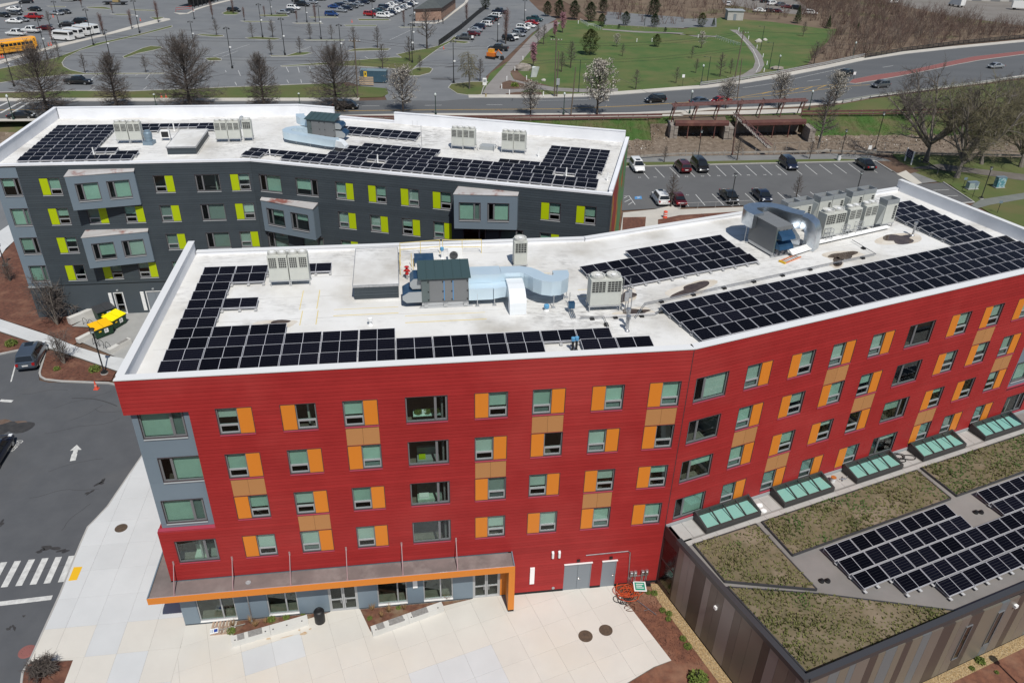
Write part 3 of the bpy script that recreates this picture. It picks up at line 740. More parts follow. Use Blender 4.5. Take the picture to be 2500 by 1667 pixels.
for u0 in(2.1,8.45,14.92,21.35,27.8):
 u1=u0+4.4
 mb=MB(FE.M)
 prof=lambda u:[(u,-1.56,ZL),(u,-.03-.1,ZL),(u,-.13,ZL+.72),(u,-1.56,ZL+.36)]
 for a,b in((u0,u0+.12),(u1-.12,u1)):mb.hexa([(a,-1.58,ZL),(b,-1.58,ZL),(b,-.13,ZL),(a,-.13,ZL)],[(a,-1.58,ZL+.4),(b,-1.58,ZL+.4),(b,-.13,ZL+.76),(a,-.13,ZL+.76)])
 mb.box(u0+.12,u1-.12,-1.58,-1.46,ZL,ZL+.42);mb.box(u0+.12,u1-.12,-.25,-.13,ZL,ZL+.74)
 for k in(1,2,3):
  a=u0+.12+(u1-u0-.24)*k/4;mb.hexa([(a-.03,-1.46,ZL+.33),(a+.03,-1.46,ZL+.33),(a+.03,-.25,ZL+.63),(a-.03,-.25,ZL+.63)],[(a-.03,-1.46,ZL+.43),(a+.03,-1.46,ZL+.43),(a+.03,-.25,ZL+.73),(a-.03,-.25,ZL+.73)])
 o=mb.build('skylight',M_dkframe,low)
 mb=MB(FE.M);mb.box(u0+.12,u1-.12,-1.46,-.25,ZL+.30,ZL+.31);mb.build('shade',mat('skylight_shade',(.62,.72,.69),rough=.9),o,off=world_loc(low))
 for k in range(4):
  a,b=u0+.12+(u1-u0-.24)*k/4+.03,u0+.12+(u1-u0-.24)*(k+1)/4-.03
  mb=MB(FE.M);mb.face([(a,-1.46,ZL+.40),(b,-1.46,ZL+.40),(b,-.25,ZL+.70),(a,-.25,ZL+.70)]);mb.build('pane',M_teal,o,off=world_loc(low))
M_soil=mat('roof_soil',(.165,.13,.08),(.115,.10,.055),1.6,.95,c3=(.22,.175,.125),s3=.5,bump=.6,bscale=9)
M_sedum=mat('sedum',(.12,.13,.04),(.19,.17,.075),.35,.9,c3=(.07,.12,.03),s3=.22,c3lo=.5,c3hi=.6)
trays=[[(.75,-2.12),(5.62,-2.15),(5.46,-8.0),(.72,-5.35)],[(6.15,-2.15),(20.0,-2.2),(19.8,-5.3),(6.0,-5.25)],[(20.55,-2.15),(36,-2.2),(36,-5.3),(20.42,-5.25)],[(.62,-5.8),(.9,-12.45),(12.0,-12.45),(5.4,-8.35)]]
for t in trays:
 mb=MB(FE.M);mb.prism(t,ZL+.002,ZL+.13);mb.build('planting_tray',M_soil,low)
 for i in range(4):
  a,b=Vector((*t[i-1],0)),Vector((*t[i],0));d=(b-a).normalized();n=Vector((-d.y,d.x,0))*.04
  mb=MB(FE.M);mb.prism([a-n,b-n,b+n,a+n],ZL+.001,ZL+.17);mb.build('tray_edging',M_char,low)
mb=MB(FE.M);rs=random.Random(3)
for t in trays:
 x0,x1=min(p[0]for p in t),max(p[0]for p in t);y0,y1=min(p[1]for p in t),max(p[1]for p in t)
 n=int((x1-x0)*(y1-y0)*60)
 for _ in range(n):
  x,y=rs.uniform(x0,x1),rs.uniform(y0,y1)
  if not inside((x,y),t):continue
  dens=math.sin(x*.9+2*math.sin(y*.7))*math.sin(y*1.3+x*.4)
  if rs.random()>.62+.38*dens:continue
  h=rs.uniform(.05,.16)*(1.25 if dens>.3 else.9)
  for q in range(3):
   a=rs.uniform(0,6.28);r=rs.uniform(.04,.11);ca,sa=math.cos(a)*r,math.sin(a)*r
   mb.face([(x-sa*.5,y+ca*.5,ZL+.125),(x+sa*.5,y-ca*.5,ZL+.125),(x+ca+sa*.2,y+sa-ca*.2,ZL+.13+h),(x+ca*.7-sa*.3,y+sa*.7+ca*.3,ZL+.13+h*.8)])
tag(mb.build('sedum_foliage',M_sedum,low),kind='stuff')
for u,v,zz in((6.25,-7.55,0),(20.3,-6.9,0)):
 for d in(0,.35):mb=MB(FE.M);mb.lathe([(.17,ZL),(.17,ZL+.1),(.1,ZL+.12),(.1,ZL+.2),(0,ZL+.21)],12,(u+d,v-d*.4,0));tag(mb.build('roof_drain',M_black,low),label=None)
for u in(3.6,):mb=MB(FE.M);mb.box(-.16,-.03,-6.0,-5.8,3.75,3.95);mb.build('wall_light',M_wht,low)
mb=MB(FE.M);mb.box(16.5,16.75,VX-.2,VX-.03,4.1,4.3);mb.build('wall_light',M_wht,low)
# ================================================================ solar arrays
def pv_material():
 m=bpy.data.materials.new('solar_cells');m.use_nodes=True;nt=m.node_tree;N=nt.nodes;L=nt.links
 p=N['Principled BSDF'];p.inputs['Roughness'].default_value=.18;p.inputs['Specular IOR Level'].default_value=.10
 tc=N.new('ShaderNodeTexCoord');sp=N.new('ShaderNodeSeparateXYZ');L.new(tc.outputs['Object'],sp.inputs[0])
 def lines(out,k,w):
  a=N.new('ShaderNodeMath');a.operation='MULTIPLY';a.inputs[1].default_value=k;L.new(out,a.inputs[0])
  b=N.new('ShaderNodeMath');b.operation='FRACT';L.new(a.outputs[0],b.inputs[0])
  c=N.new('ShaderNodeMath');c.operation='LESS_THAN';c.inputs[1].default_value=w;L.new(b.outputs[0],c.inputs[0]);return c.outputs[0]
 l1=lines(sp.outputs['Y'],6/1.04,.07)
 mx=N.new('ShaderNodeMix');mx.data_type='RGBA';L.new(l1,mx.inputs['Factor']);mx.inputs[6].default_value=(.0028,.0028,.006,1);mx.inputs[7].default_value=(.045,.045,.05,1)
 oi=N.new('ShaderNodeObjectInfo');hs=N.new('ShaderNodeHueSaturation');mr=N.new('ShaderNodeMapRange');mr.inputs['To Min'].default_value=.6;mr.inputs['To Max'].default_value=1.6
 L.new(oi.outputs['Random'],mr.inputs['Value']);L.new(mr.outputs[0],hs.inputs['Value']);L.new(mx.outputs[2],hs.inputs['Color']);L.new(hs.outputs[0],p.inputs['Base Color'])
 return m
M_pv=pv_material()
M_pvframe=mat('solar_frame',(.52,.52,.55),rough=.4,metal=.2)
def pv_mesh(w,d,tilt):
 mb=MB(Matrix.Rotation(tilt,4,'X'));t=.026
 mb.box(t,w/2-.013,t,d-t,.012,.034,0);mb.box(w/2+.013,w-t,t,d-t,.012,.034,0)
 mb.box(0,w,0,t,0,.04,1);mb.box(0,w,d-t,d,0,.04,1);mb.box(0,t,t,d-t,0,.04,1);mb.box(w-t,w,t,d-t,0,.04,1);mb.box(w/2-.016,w/2+.016,t,d-t,0,.037,1)
 return mb.mesh('solar_panel',[M_pv,M_pvframe])
PVM=pv_mesh(2.09,1.07,math.radians(7))
M_ballast=mat('ballast',(.5,.5,.5),(.4,.4,.4),4,.7,coord='Object')
def pv_array(label,F,z,rows,group='solar arrays on the roofs',mesh=None,pitch=2.13,feet=True,d=1.07,tilt=7):
 u0,v0=rows[0][0],rows[0][1]
 th=thing('solar_array',label,'solar array',F.p(u0,v0,z-.14),F.a,group)
 mb=MB();fb=MB();dz=math.sin(math.radians(tilt))*d
 for(u,v,n)in rows:
  for k in range(int(n)):
   obj('solar_panel',mesh or PVM,th,(u-u0+k*pitch,v-v0,.14+rnd.uniform(-.012,.012)))
  n_=int(n);x0,y0=u-u0,v-v0;L_=n_*pitch
  if feet:
   for k in range(2*n_+1):
    x=x0+k*pitch/2;x=min(max(x,x0+.05),x0+L_-.1)
    mb.box(x-.09,x+.09,y0-.22,y0-.02,0,.045);mb.box(x-.015,x+.015,y0-.1,y0+d-.05,.0,.03);mb.box(x-.012,x+.012,y0-.05,y0-.02,.045,.13)
    mb.box(x-.02,x+.02,y0+d-.09,y0+d-.05,0,.13+dz)
   fb.box(x0,x0+L_,y0-.02,y0-.005,.09,.125)
 if feet:
  tag(local(mb,'ballast_foot',M_ballast,th),kind='stuff');tag(local(fb,'rail',M_pvframe,th),kind='stuff')
 return th
P_,v_=2.13,lambda k:1.6+1.197*k
u_=-29.45
pv_array('big L-shaped dark solar array on the left half of the red building roof',FS,17.96,[(u_,v_(0),10),(u_,v_(1),12),(u_,v_(2),6),(u_,v_(3),3),(u_,v_(4),1),(u_,v_(5),1),(u_,v_(6),2),(u_,v_(7),1),(u_,v_(8),1),(u_,v_(9),2),(u_,v_(10),4),(-5.98,v_(0),2)])
v2_=lambda k:1.55+1.17*k
pv_array('long solar array along the right front edge of the red building roof',FE,17.96,[(1.75,v2_(k),15)for k in range(4)]+[(28.5,6.42+1.19*k,2)for k in range(7)])
pv_array('solar array in the middle of the red roof behind the twin fan unit',FE,17.96,[(-.4,9.5,6),(-.4,10.72,6),(-.4,11.94,6),(4.0,13.16,4)])
zg=ZG+.21;g_=lambda k:1.29+1.243*k
pv_array('solar array at the left end of the slate building roof',FL,zg,[(-22.2-.04*k,g_(k),3)for k in range(10)]+[(-22.2+6.4,g_(0),2),(-13.5,g_(1),1),(-15.8,g_(2),1)])
pv_array('narrow solar array behind the condensers near the slate roof rear wall',FL,zg,[(-16.0,g_(9)+.1,5),(-13.5,g_(8)+.05,1),(-7.5,g_(8)+.05,1)])
pv_array('two row solar array behind the blue grey air handler on the slate roof',FR,zg,[(.6,12.75,6),(.75,11.45,6)])
r_=lambda k:1.28+1.2*k
rowsR=[(2.6,r_(0),15),(-1.7,r_(1),6),(-1.7+7*2.13,r_(1),10),(6.5,r_(2),13),(6.5,r_(3),13),(6.6,r_(4),5),(23.9,r_(4),5),(8.8,r_(5),4),(28.2,r_(5),3)]+[(28.2,r_(k),3)for k in range(6,10)]
rowsR=[r for r in rowsR if r[1]!=r_(2)]+[(6.5,r_(2),11),(6.5+12*2.13,r_(2),1),(-1.7,r_(0),1)]
pv_array('long solar array along the front of the slate building roof',FR,zg,rowsR)
PVM2=pv_mesh(2.09,1.03,math.radians(9))
pv_array('five tilted solar rows on the grey part of the low hall roof',FE,ZL+.28,[(7.95,-6.78,5),(7.95,-7.98,5),(7.95,-9.17,6),(10.1,-10.36,8),(12.25,-11.55,8),(7.95+6*2.13,-9.17,3)],mesh=PVM2,tilt=9)
pv_array('tilted solar rows at the right edge of the low hall roof',FE,ZL+.28,[(21.6,-6.78,5),(21.6,-7.98,5)],mesh=PVM2,tilt=9)
# ================================================================ condensing units
M_unit=mat('condenser_paint',(.52,.53,.49),(.48,.49,.455),1.5,.5,coord='Object')
M_grill=mat('coil_dark',(.02,.021,.022),rough=.7)
M_fanw=mat('fan_guard',(.5,.5,.47),rough=.5)
M_steel=mat('stand_steel',(.5,.51,.52),rough=.4,metal=.5)
def condenser(label,loc,rz,w=1.24,fans=2,h=1.72,dep=.8,group='rooftop condensing units'):
 t=thing('condenser_unit',label,'condenser',loc,rz,group)
 mb=MB();mb.box(0,w,0,dep,.45,.45+h);mb.box(.02,w-.02,-.012,0,.48,.45+h*.5)
 for k in range(fans-1):mb.box(w/fans*(k+1)-.006,w/fans*(k+1)+.006,-.016,-.0,.5,.45+h-.05)
 local(mb,'cabinet',M_unit,t)
 gw=w/fans
 for k in range(fans):
  a,b=gw*k+.07,gw*(k+1)-.06;z0,z1=.45+h*.53,.45+h-.1
  mb=MB();mb.box(a,b,-.012,-.002,z0,z1,0)
  nb=4
  for i in range(nb+1):x=a+(b-a)*i/nb;mb.box(x-.012,x+.012,-.022,-.012,z0,z1,1)
  for i in range(6):z=z0+(z1-z0)*i/5;mb.box(a,b,-.026,-.022,z-.013,z+.013,1)
  local(mb,'coil_grille',[M_grill,M_unit],t)
  cx,r=gw*(k+.5),min(gw*.44,.42)
  mb=MB();mb.lathe([(r+.03,.45+h),(r+.03,.45+h+.2),(r-.02,.45+h+.2),(r-.04,.45+h+.08),(.02,.45+h+.06)],20,(cx,dep/2,0))
  s=local(mb,'fan_shroud',M_fanw,t,smooth=True)
  mb=MB();zf=.45+h+.17
  for i in range(3):rr=r*(.35+.28*i);mb.path([(cx+rr*math.cos(q*math.pi/8),dep/2+rr*math.sin(q*math.pi/8),zf)for q in range(17)],.009,4,caps=False)
  for i in range(4):a_=math.pi*i/4;mb.path([(cx-r*math.cos(a_),dep/2-r*math.sin(a_),zf),(cx+r*math.cos(a_),dep/2+r*math.sin(a_),zf)],.008,4)
  mb.lathe([(.13,zf-.02),(.13,zf+.02),(0,zf+.03)],12,(cx,dep/2,0))
  local(mb,'fan_guard',M_wht,s)
 mb=MB()
 for y in(.04,dep-.04):mb.box(-.06,w+.06,y-.04,y+.04,.36,.449)
 for x in(.02,w-.02):
  for y in(.04,dep-.04):mb.box(x-.03,x+.03,y-.03,y+.03,0,.36)
 local(mb,'stand',M_steel,t)
 return t
c0=condenser('left of the two twin fan condensers among the L-shaped solar array',FS.p(-24.78,11.95,ZR),FS.a)
def cond(src,F,u,v,z,label):return dup(src,F.p(u,v,z),F.a,label)
cond(c0,FS,-23.48,11.95,ZR,'right of the two twin fan condensers among the L-shaped solar array')
big=condenser('wide twin fan condenser with electric conduits between the solar arrays',FS.p(-4.55,6.5,ZR),FS.a,w=2.0,h=1.78,dep=.9)
sng=condenser('single fan condenser standing behind the white roof duct',FS.p(-8.38,13.46,ZR-.25),FS.a,w=.92,fans=1,h=1.72,dep=.8)
cond(c0,FL,-14.55,7.15,ZG,'leftmost twin fan condenser on the slate roof beside the solar array');cond(c0,FL,-13.22,7.15,ZG,'twin fan condenser on the slate roof beside the blue grey vent pot')
cond(c0,FL,-4.5,7.05,ZG,'twin fan condenser on the slate roof next to the grey bulkhead');cond(c0,FL,-3.2,7.05,ZG,'twin fan condenser second from the left near the slate roof air handler')
cond(sng,FL,-1.7,7.35,ZG,'single fan condenser between piping and the slate roof air handler')
for u,v,l in((17.95,9.95,'first of four twin fan condensers right of the mast on the slate roof'),(19.2,10.1,'twin fan condenser left of the roof hatch railing on the slate roof'),(23.35,10.2,'twin fan condenser right of the hatch railing above a dark puddle'),(24.62,10.3,'rightmost twin fan condenser on the slate roof')):
 cond(c0,FR,u,v,ZG,l)
cond(big,FE,19.5,10.95,ZR,'wide twin fan condenser just right of the silver duct end')
cond(c0,FE,22.1,11.2,ZR,'twin fan condenser in the middle of the right roof cluster');cond(c0,FE,23.85,11.3,ZR,'twin fan condenser beside the hooded unit in the right roof cluster')
def hooded(label,loc,rz):
 t=thing('hooded_condenser',label,'condenser',loc,rz,'hooded condensing units on the red roof')
 w,d,h=1.24,.8,1.62
 mb=MB();mb.box(0,w,0,d,.4,.4+h);local(mb,'cabinet',M_unit,t)
 mb=MB();ring(mb,-.02,w+.02,0,0,0,0,0)if False else None
 for q in((-.02,w+.02,-.02,.02),(-.02,w+.02,d-.02,d+.02),(-.02,.02,.02,d-.02),(w-.02,w+.02,.02,d-.02)):mb.box(q[0],q[1],q[2],q[3],.4+h,.4+h+.36)
 s=local(mb,'top_hood',mat('hood_grey',(.33,.35,.36),rough=.4,metal=.3),t)
 mb=MB();mb.box(.02,w-.02,.02,d-.02,.4+h+.001,.4+h+.1);local(mb,'fan_well',M_alu,t)
 mb=MB();mb.hexa([(-.62,.04,.45),(-.02,.04,.45),(-.02,d-.04,.45),(-.62,d-.04,.45)],[(-.1,.04,.4+h-.2),(-.005,.04,.4+h-.15),(-.005,d-.04,.4+h-.15),(-.1,d-.04,.4+h-.2)])
 local(mb,'side_hood',mat('hood_tin',(.36,.38,.37),rough=.4,metal=.3),t)
 mb=MB();mb.box(w-.34,w-.1,-.012,-.002,.7,.4+h-.2,0)
 for i in range(7):z=.75+(h-.7)*i/6;mb.box(w-.34,w-.1,-.02,-.012,z-.012,z+.012,1)
 local(mb,'coil_grille',[M_grill,M_unit],t)
 mb=MB()
 for x in(.03,w-.03):
  for y in(.05,d-.05):mb.box(x-.03,x+.03,y-.03,y+.03,0,.399)
 mb.box(-.1,w+.1,.02,.08,.3,.398);mb.box(-.1,w+.1,d-.08,d-.02,.3,.398);local(mb,'stand',M_steel,t)
 return t
hd=hooded('hooded condenser at the left end of the rear row behind the silver duct',FE.p(18.05,13.6,ZR),FE.a)
for u,v,l in((19.33,13.62,'second hooded condenser of the rear row beyond the silver duct'),(21.45,13.74,'third hooded condenser of the rear row with a side hood'),(22.78,13.76,'fourth hooded condenser of the rear row on the red roof'),(24.78,13.76,'fifth hooded condenser of the rear row with a big side hood'),(26.1,13.78,'last hooded condenser of the rear row near the right parapet'),(26.0,11.3,'lone hooded condenser in the front row beside the solar panels')):
 dup(hd,FE.p(u,v,ZR),FE.a,l)
 # ================================================================ air handlers and ducts
M_ahu=mat('ahu_grey',(.17,.175,.18),(.16,.165,.17),1,.45,coord='Object')
M_ahuroof=mat('ahu_roof',(.06,.1,.105),rough=.35,metal=.3)
M_ductw=mat('duct_white',(.60,.72,.80),(.56,.69,.78),.8,.3,metal=.35,coord='Object')
M_ductw2=mat('duct_plain',(.75,.78,.8),rough=.35,metal=.1)
M_bluemetal=mat('hood_blue',(.04,.11,.2),(.07,.15,.26),2,.3,metal=.7,coord='Object')
M_silver=mat('duct_silver',(.62,.66,.70),(.5,.55,.6),3,.28,metal=.95,coord='Object',bump=.25,bscale=2.5)
def sweep_duct(mb,pts,w,h,mi=0,side=None):
 """rectangular duct along pts; side is the fixed width direction for bends that drop down"""
 pts=[Vector(p)for p in pts];rings=[]
 for i,p in enumerate(pts):
  t=(pts[min(i+1,len(pts)-1)]-pts[max(i-1,0)]).normalized()
  s=Vector(side)if side is not None else Vector((-t.y,t.x,0)).normalized()
  n=t.cross(s).normalized()if side is not None else Vector((0,0,1))
  rings.append([mb.pt(p+s*(a*w/2)+n*(b*h/2))for a,b in((-1,-1),(1,-1),(1,1),(-1,1))])
 for i in range(len(rings)-1):
  for j in range(4):mb.fi((rings[i][j],rings[i][(j+1)%4],rings[i+1][(j+1)%4],rings[i+1][j]),mi)
 mb.fi(rings[0],mi);mb.fi(list(reversed(rings[-1])),mi)
def arc(c,r,a0,a1,z,n=8):
 return[(c[0]+r*math.cos(math.radians(a0+(a1-a0)*i/n)),c[1]+r*math.sin(math.radians(a0+(a1-a0)*i/n)),z)for i in range(n+1)]
def ahu(label,F,u,v,z,W,D,Hh,hood_left=True,roof=True):
 t=thing('air_handler',label,'air handler',F.p(u,v,z),F.a,'rooftop air handlers')
 mb=MB();mb.box(0,W,0,D,.35,Hh);local(mb,'cabinet',M_ahu,t)
 x=.0
 for k,w in enumerate((.17,.31,.19,.33)):
  mb=MB();a=x+.012;b=x+W*w-.012;x+=W*w;mb.box(a,b,-.022,-.001,.42,Hh-.12)
  o=local(mb,'access_door',M_ahu if k else mat('ahu_green',(.10,.125,.125),rough=.45),t)
  mb=MB()
  for zz in(.55,Hh*.55,Hh-.25):mb.box(b-.1,b-.03,-.05,-.023,zz-.04,zz+.04)
  tag(local(mb,'latch',M_black,o),kind='stuff')
 if roof:
  mb=MB();mb.hexa([(-.2,-.14,Hh-.02),(W+.14,-.14,Hh-.02),(W+.14,D+.14,Hh+.3),(-.2,D+.14,Hh+.3)],[(-.2,-.14,Hh+.05),(W+.14,-.14,Hh+.05),(W+.14,D+.14,Hh+.38),(-.2,D+.14,Hh+.38)])
  o=local(mb,'cap_roof',M_ahuroof,t)
  for k in range(1,6):
   xx=-.2+(W+.34)*k/6;mb=MB();mb.hexa([(xx-.012,-.14,Hh+.05),(xx+.012,-.14,Hh+.05),(xx+.012,D+.14,Hh+.38),(xx-.012,D+.14,Hh+.38)],[(xx-.012,-.14,Hh+.085),(xx+.012,-.14,Hh+.085),(xx+.012,D+.14,Hh+.415),(xx-.012,D+.14,Hh+.415)]);local(mb,'seam',M_ahuroof,o)
 mb=MB();mb.box(-.15,W+.25,-.1,.0,.0,.12);mb.box(-.15,W+.25,D-.1,D,0,.12);mb.box(0,W,.02,D-.12,.12,.34)
 for xx in(.25,W*.5,W-.2):mb.box(xx-.12,xx+.12,-.16,-.0,.12,.3)
 local(mb,'base_frame',M_steel,t)
 return t
a1=ahu('grey air handler with dark green cap and blue door strips on the red roof',FS,-15.0,8.1,ZR,2.95,1.75,2.05)
for k in(.48,.67):
 mb=MB();mb.box(2.95*k-.02,2.95*k+.02,-.03,-.022,.5,1.85);local(mb,'blue_strip',mat('blue_strip',(.04,.25,.55),rough=.4),a1)
def hood(parent,z0,z1,d,y0,y1,x=0.0,sg=-1):
 mb=MB();a=x;b=x+sg*d;h=z1-z0
 sec=[(a,z0),(a,z1),(b+sg*-.35*d,z1),(b,z1-.35*h),(b,z0+.3*h),(b-sg*.2*d,z0)]
 lo=[mb.pt((p[0],y0,p[1]))for p in sec];hi=[mb.pt((p[0],y1,p[1]))for p in sec]
 mb.fi(lo);mb.fi(list(reversed(hi)))
 for i in range(len(sec)):j=(i+1)%len(sec);mb.fi((lo[j],lo[i],hi[i],hi[j]),1)
 return local(mb,'intake_hood',[M_sillg,M_bluemetal],parent)
hood(a1,.4,1.15,1.2,.0,1.4);hood(a1,1.25,1.95,.7,.2,1.5)
dct=thing('roof_duct','pale blue white duct running right from the green capped air handler','duct',FS.p(-12,8,ZR),FS.a)
L2=lambda u,v,z:(u+12,v-8,z-ZR)
mb=MB();sweep_duct(mb,[L2(-12.04,9.35,19.1),L2(-9.9,9.35,19.1)],1.2,1.0);sweep_duct(mb,[L2(-9.88,9.35,19.1),L2(-8.6,9.33,19.1)]+[L2(*p)for p in((-8.15,9.15,19.1),(-7.8,8.75,19.1),(-7.55,8.3,19.1),(-7.2,7.95,19.1),(-6.8,7.8,19.1),(-6.45,7.85,19.1),(-6.15,8.1,19.1),(-6.05,8.5,19.1),(-6.05,8.95,19.1))],1.0,.98)
local(mb,'upper_duct',M_ductw,dct)
mb=MB();sweep_duct(mb,[L2(-12.04,8.35,18.6),L2(-10.5,8.35,18.6)],.75,.8);sweep_duct(mb,[L2(-10.5,8.35,18.6),L2(-9.9,8.4,18.68),L2(-9.2,8.4,18.68)],.85,.7);local(mb,'lower_duct',M_ductw,dct)
mb=MB();sweep_duct(mb,[L2(-9.08,8.7,18.9),L2(-9.08,7.9,18.92),L2(-9.08,7.5,18.85),L2(-9.08,7.2,18.68),L2(-9.08,7.03,18.4),L2(-9.08,6.98,18.1),L2(-9.08,6.98,17.76)],1.05,.75,side=(1,0,0));local(mb,'elbow',M_ductw2,dct)
mb=MB()
for u,v in((-11.5,8.0),(-10.4,8.0),(-8.5,8.6),(-6.7,7.3),(-5.6,7.6),(-5.6,8.6)):mb.path([L2(u,v,ZR),L2(u,v,18.65)],.03,6);mb.box(L2(u-.12,v,0)[0],L2(u+.12,v,0)[0],v-8-.1,v-8+.1,0,.06)
local(mb,'duct_stand',M_steel,dct)
a2=ahu('flat topped grey air handler wrapped by a silver duct',FE,14.0,10.05,ZR,1.45,2.85,2.28,roof=False)
for k in range(5):
 mb=MB();mb.box(-.03,1.48,2.85*k/5+.006,2.85*(k+1)/5-.006,2.28,2.34);local(mb,'top_panel',M_ahu,a2)
for k in range(2):
 mb=MB();mb.hexa([(.1,-.6,.75+.75*k),(1.35,-.6,.75+.75*k),(1.35,-.02,.7+.75*k),(.1,-.02,.7+.75*k)],[(.1,-.5,.98+.75*k),(1.35,-.5,.98+.75*k),(1.35,-.02,1.28+.75*k),(.1,-.02,1.28+.75*k)]);local(mb,'intake_hood',M_bluemetal,a2)
dc2=thing('silver_duct','bright silver duct looping behind the right air handler','duct',FE.p(14,10,ZR),FE.a)
L3=lambda u,v,z:(u-14,v-10,z-ZR)
zc=19.75
mb=MB();sweep_duct(mb,[L3(14.1,12.3,zc),L3(14.05,12.9,zc),L3(14.12,13.3,zc),L3(14.4,13.7,zc),L3(14.85,13.85,zc),L3(15.6,13.75,zc),L3(16.2,13.45,zc),L3(16.6,12.9,zc),L3(16.8,12.2,zc),L3(17.1,11.6,zc),L3(17.4,11.2,zc)],1.0,1.1)
local(mb,'loop_duct',M_silver,dc2,smooth=True)
mb=MB();sweep_duct(mb,[L3(17.4,11.25,zc),L3(17.6,10.85,zc-.03),L3(17.75,10.55,zc-.2),L3(17.82,10.38,zc-.55),L3(17.84,10.3,zc-1.0),L3(17.84,10.3,17.76)],1.0,.9,side=(.9,.43,0));local(mb,'elbow',M_silver,dc2,smooth=True)
mb=MB();sweep_duct(mb,[L3(15.3,11.4,19.15),L3(15.9,11.2,19.15),L3(16.25,11.0,19.05),L3(16.42,10.8,18.75),L3(16.45,10.75,18.4),L3(16.45,10.75,17.76)],.8,.75,side=(.4,.9,0));local(mb,'branch_duct',M_silver,dc2,smooth=True)
mb=MB();mb.path([L3(14.0,13.2,ZR),L3(14.0,13.2,19.2)],.03,6);mb.path([L3(15.6,13.6,ZR),L3(15.6,13.6,19.2)],.03,6);local(mb,'duct_stand',M_steel,dc2)
a3=ahu('blue grey air handler with green cap on the slate roof',FR,2.05,9.0,ZG,3.15,1.6,2.2)
hood(a3,.4,1.15,1.1,.2,1.4,3.15,1);hood(a3,1.3,1.95,.75,.2,1.4,3.15,1)
dc3=thing('roof_duct','pale blue white duct curving in front of the slate roof air handler','duct',FR.p(0,6,ZG),FR.a)
L4=lambda u,v,z:(u,v-6,z-ZG)
mb=MB();sweep_duct(mb,[L4(2.0,9.6,17.1),L4(1.2,9.5,17.1),L4(.55,9.2,17.1),L4(.1,8.6,17.1),L4(.1,8.0,17.1),L4(.5,7.4,17.1),L4(1.1,7.2,17.1),L4(5.6,6.3,17.1),L4(6.3,6.25,17.1),L4(6.75,6.5,17.1)],.9,.75);local(mb,'lower_duct',M_ductw,dc3)
mb=MB();sweep_duct(mb,[L4(6.6,6.3,17.1),L4(7.0,6.4,17.0),L4(7.25,6.45,16.7),L4(7.3,6.45,16.31)],.9,.7,side=(0,1,0));local(mb,'elbow',M_ductw2,dc3)
mb=MB();sweep_duct(mb,[L4(2.05,9.9,18.0),L4(1.2,10.0,18.0),L4(.6,10.5,18.0),L4(.3,11.2,18.0)],.9,.8);local(mb,'upper_duct',M_ductw,dc3)
mb=MB()
for u,v in((.2,8.2),(1.6,7.0),(3.4,6.6),(5.2,6.3),(.6,10.4)):mb.path([L4(u,v,ZG),L4(u,v,16.8)],.03,6)
local(mb,'duct_stand',M_steel,dc3)
# ================================================================ roof boxes, hatches, vents
def bulkhead(label,F,u0,u1,v0,v1,z,h):
 t=thing('roof_bulkhead',label,'roof box',F.p(u0,v0,z),F.a)
 W,D=u1-u0,v1-v0
 mb=MB();mb.box(-.04,W+.04,-.04,D+.04,h-.08,h+.03);local(mb,'lid',M_white,t)
 mb=MB();[mb.box(*q,h-.1,h+.06)for q in((-.07,W+.07,-.07,-.04),(-.07,W+.07,D+.04,D+.07),(-.07,-.04,-.04,D+.04),(W+.04,W+.07,-.04,D+.04))];local(mb,'edge_trim',M_alu,t)
 mb=MB();mb.box(.02,W-.02,.02,D-.02,0,h-.08);local(mb,'core',M_slatebk,t)
 n=4
 for k in range(n):
  z0,z1=.12+(h-.22)*k/n,.12+(h-.22)*(k+1)/n-.02
  mb=MB();mb.box(-.01,W+.01,-.012,.02,z0,z1);mb.box(W-.02,W+.012,.021,D,z0,z1);mb.box(-.012,.02,.021,D,z0,z1);local(mb,'siding_board',M_slate,t)
 mb=MB();mb.box(-.08,W+.08,-.08,D+.08,0,.1);local(mb,'curb',M_white,t)
bulkhead('white topped box with slate siding beside the green capped air handler',FS,-19.25,-16.45,9.45,15.1,ZR,1.07)
bulkhead('white topped slate box among the condensers of the slate roof',FL,-8.48,-5.7,2.85,9.2,ZG,.85)
M_yel=mat('pale_yellow_paint',(.65,.52,.2),rough=.5)
ht=thing('roof_hatch','blue grey roof hatch inside the yellow guard rail','roof hatch',FS.p(-15.3,14.0,ZR),FS.a)
mb=MB();mb.box(.04,1.32,.04,1.3,0,.38);local(mb,'curb',M_white,ht)
mb=MB();mb.box(0,1.36,0,1.34,.38,.5);local(mb,'lid',M_bluemetal,ht)
gr=thing('guard_rail','pale yellow pipe guard rail around the roof hatch','railing',FS.p(-16.3,13.0,ZR),FS.a)
mb=MB()
for pts in([(0,0,1.05),(.05,3.0,1.05),(2.9,3.3,1.05)],[(0,0,.55),(.05,3.0,.55),(2.9,3.3,.55)],[(3.1,3.3,1.05),(5.9,3.1,1.05)],[(3.1,3.3,.5),(5.9,3.1,.5)]):mb.path(pts,.025,6)
local(mb,'rail',M_yel,gr)
for x,y in((0,0),(.03,1.5),(.05,3.0),(1.5,3.15),(2.9,3.3),(3.1,3.3),(4.5,3.2),(5.9,3.1),(.9,.2),(.8,1.2)):mb=MB();mb.path([(x,y,0),(x,y,1.05)],.025,6);local(mb,'post',M_yel,gr)
ms=thing('heat_pump','small white outdoor unit with one round fan behind the air handler','heat pump',FS.p(-12.9,14.7,ZR),FS.a)
mb=MB();mb.box(0,1.0,0,.36,.15,.95);local(mb,'cabinet',M_wht,ms)
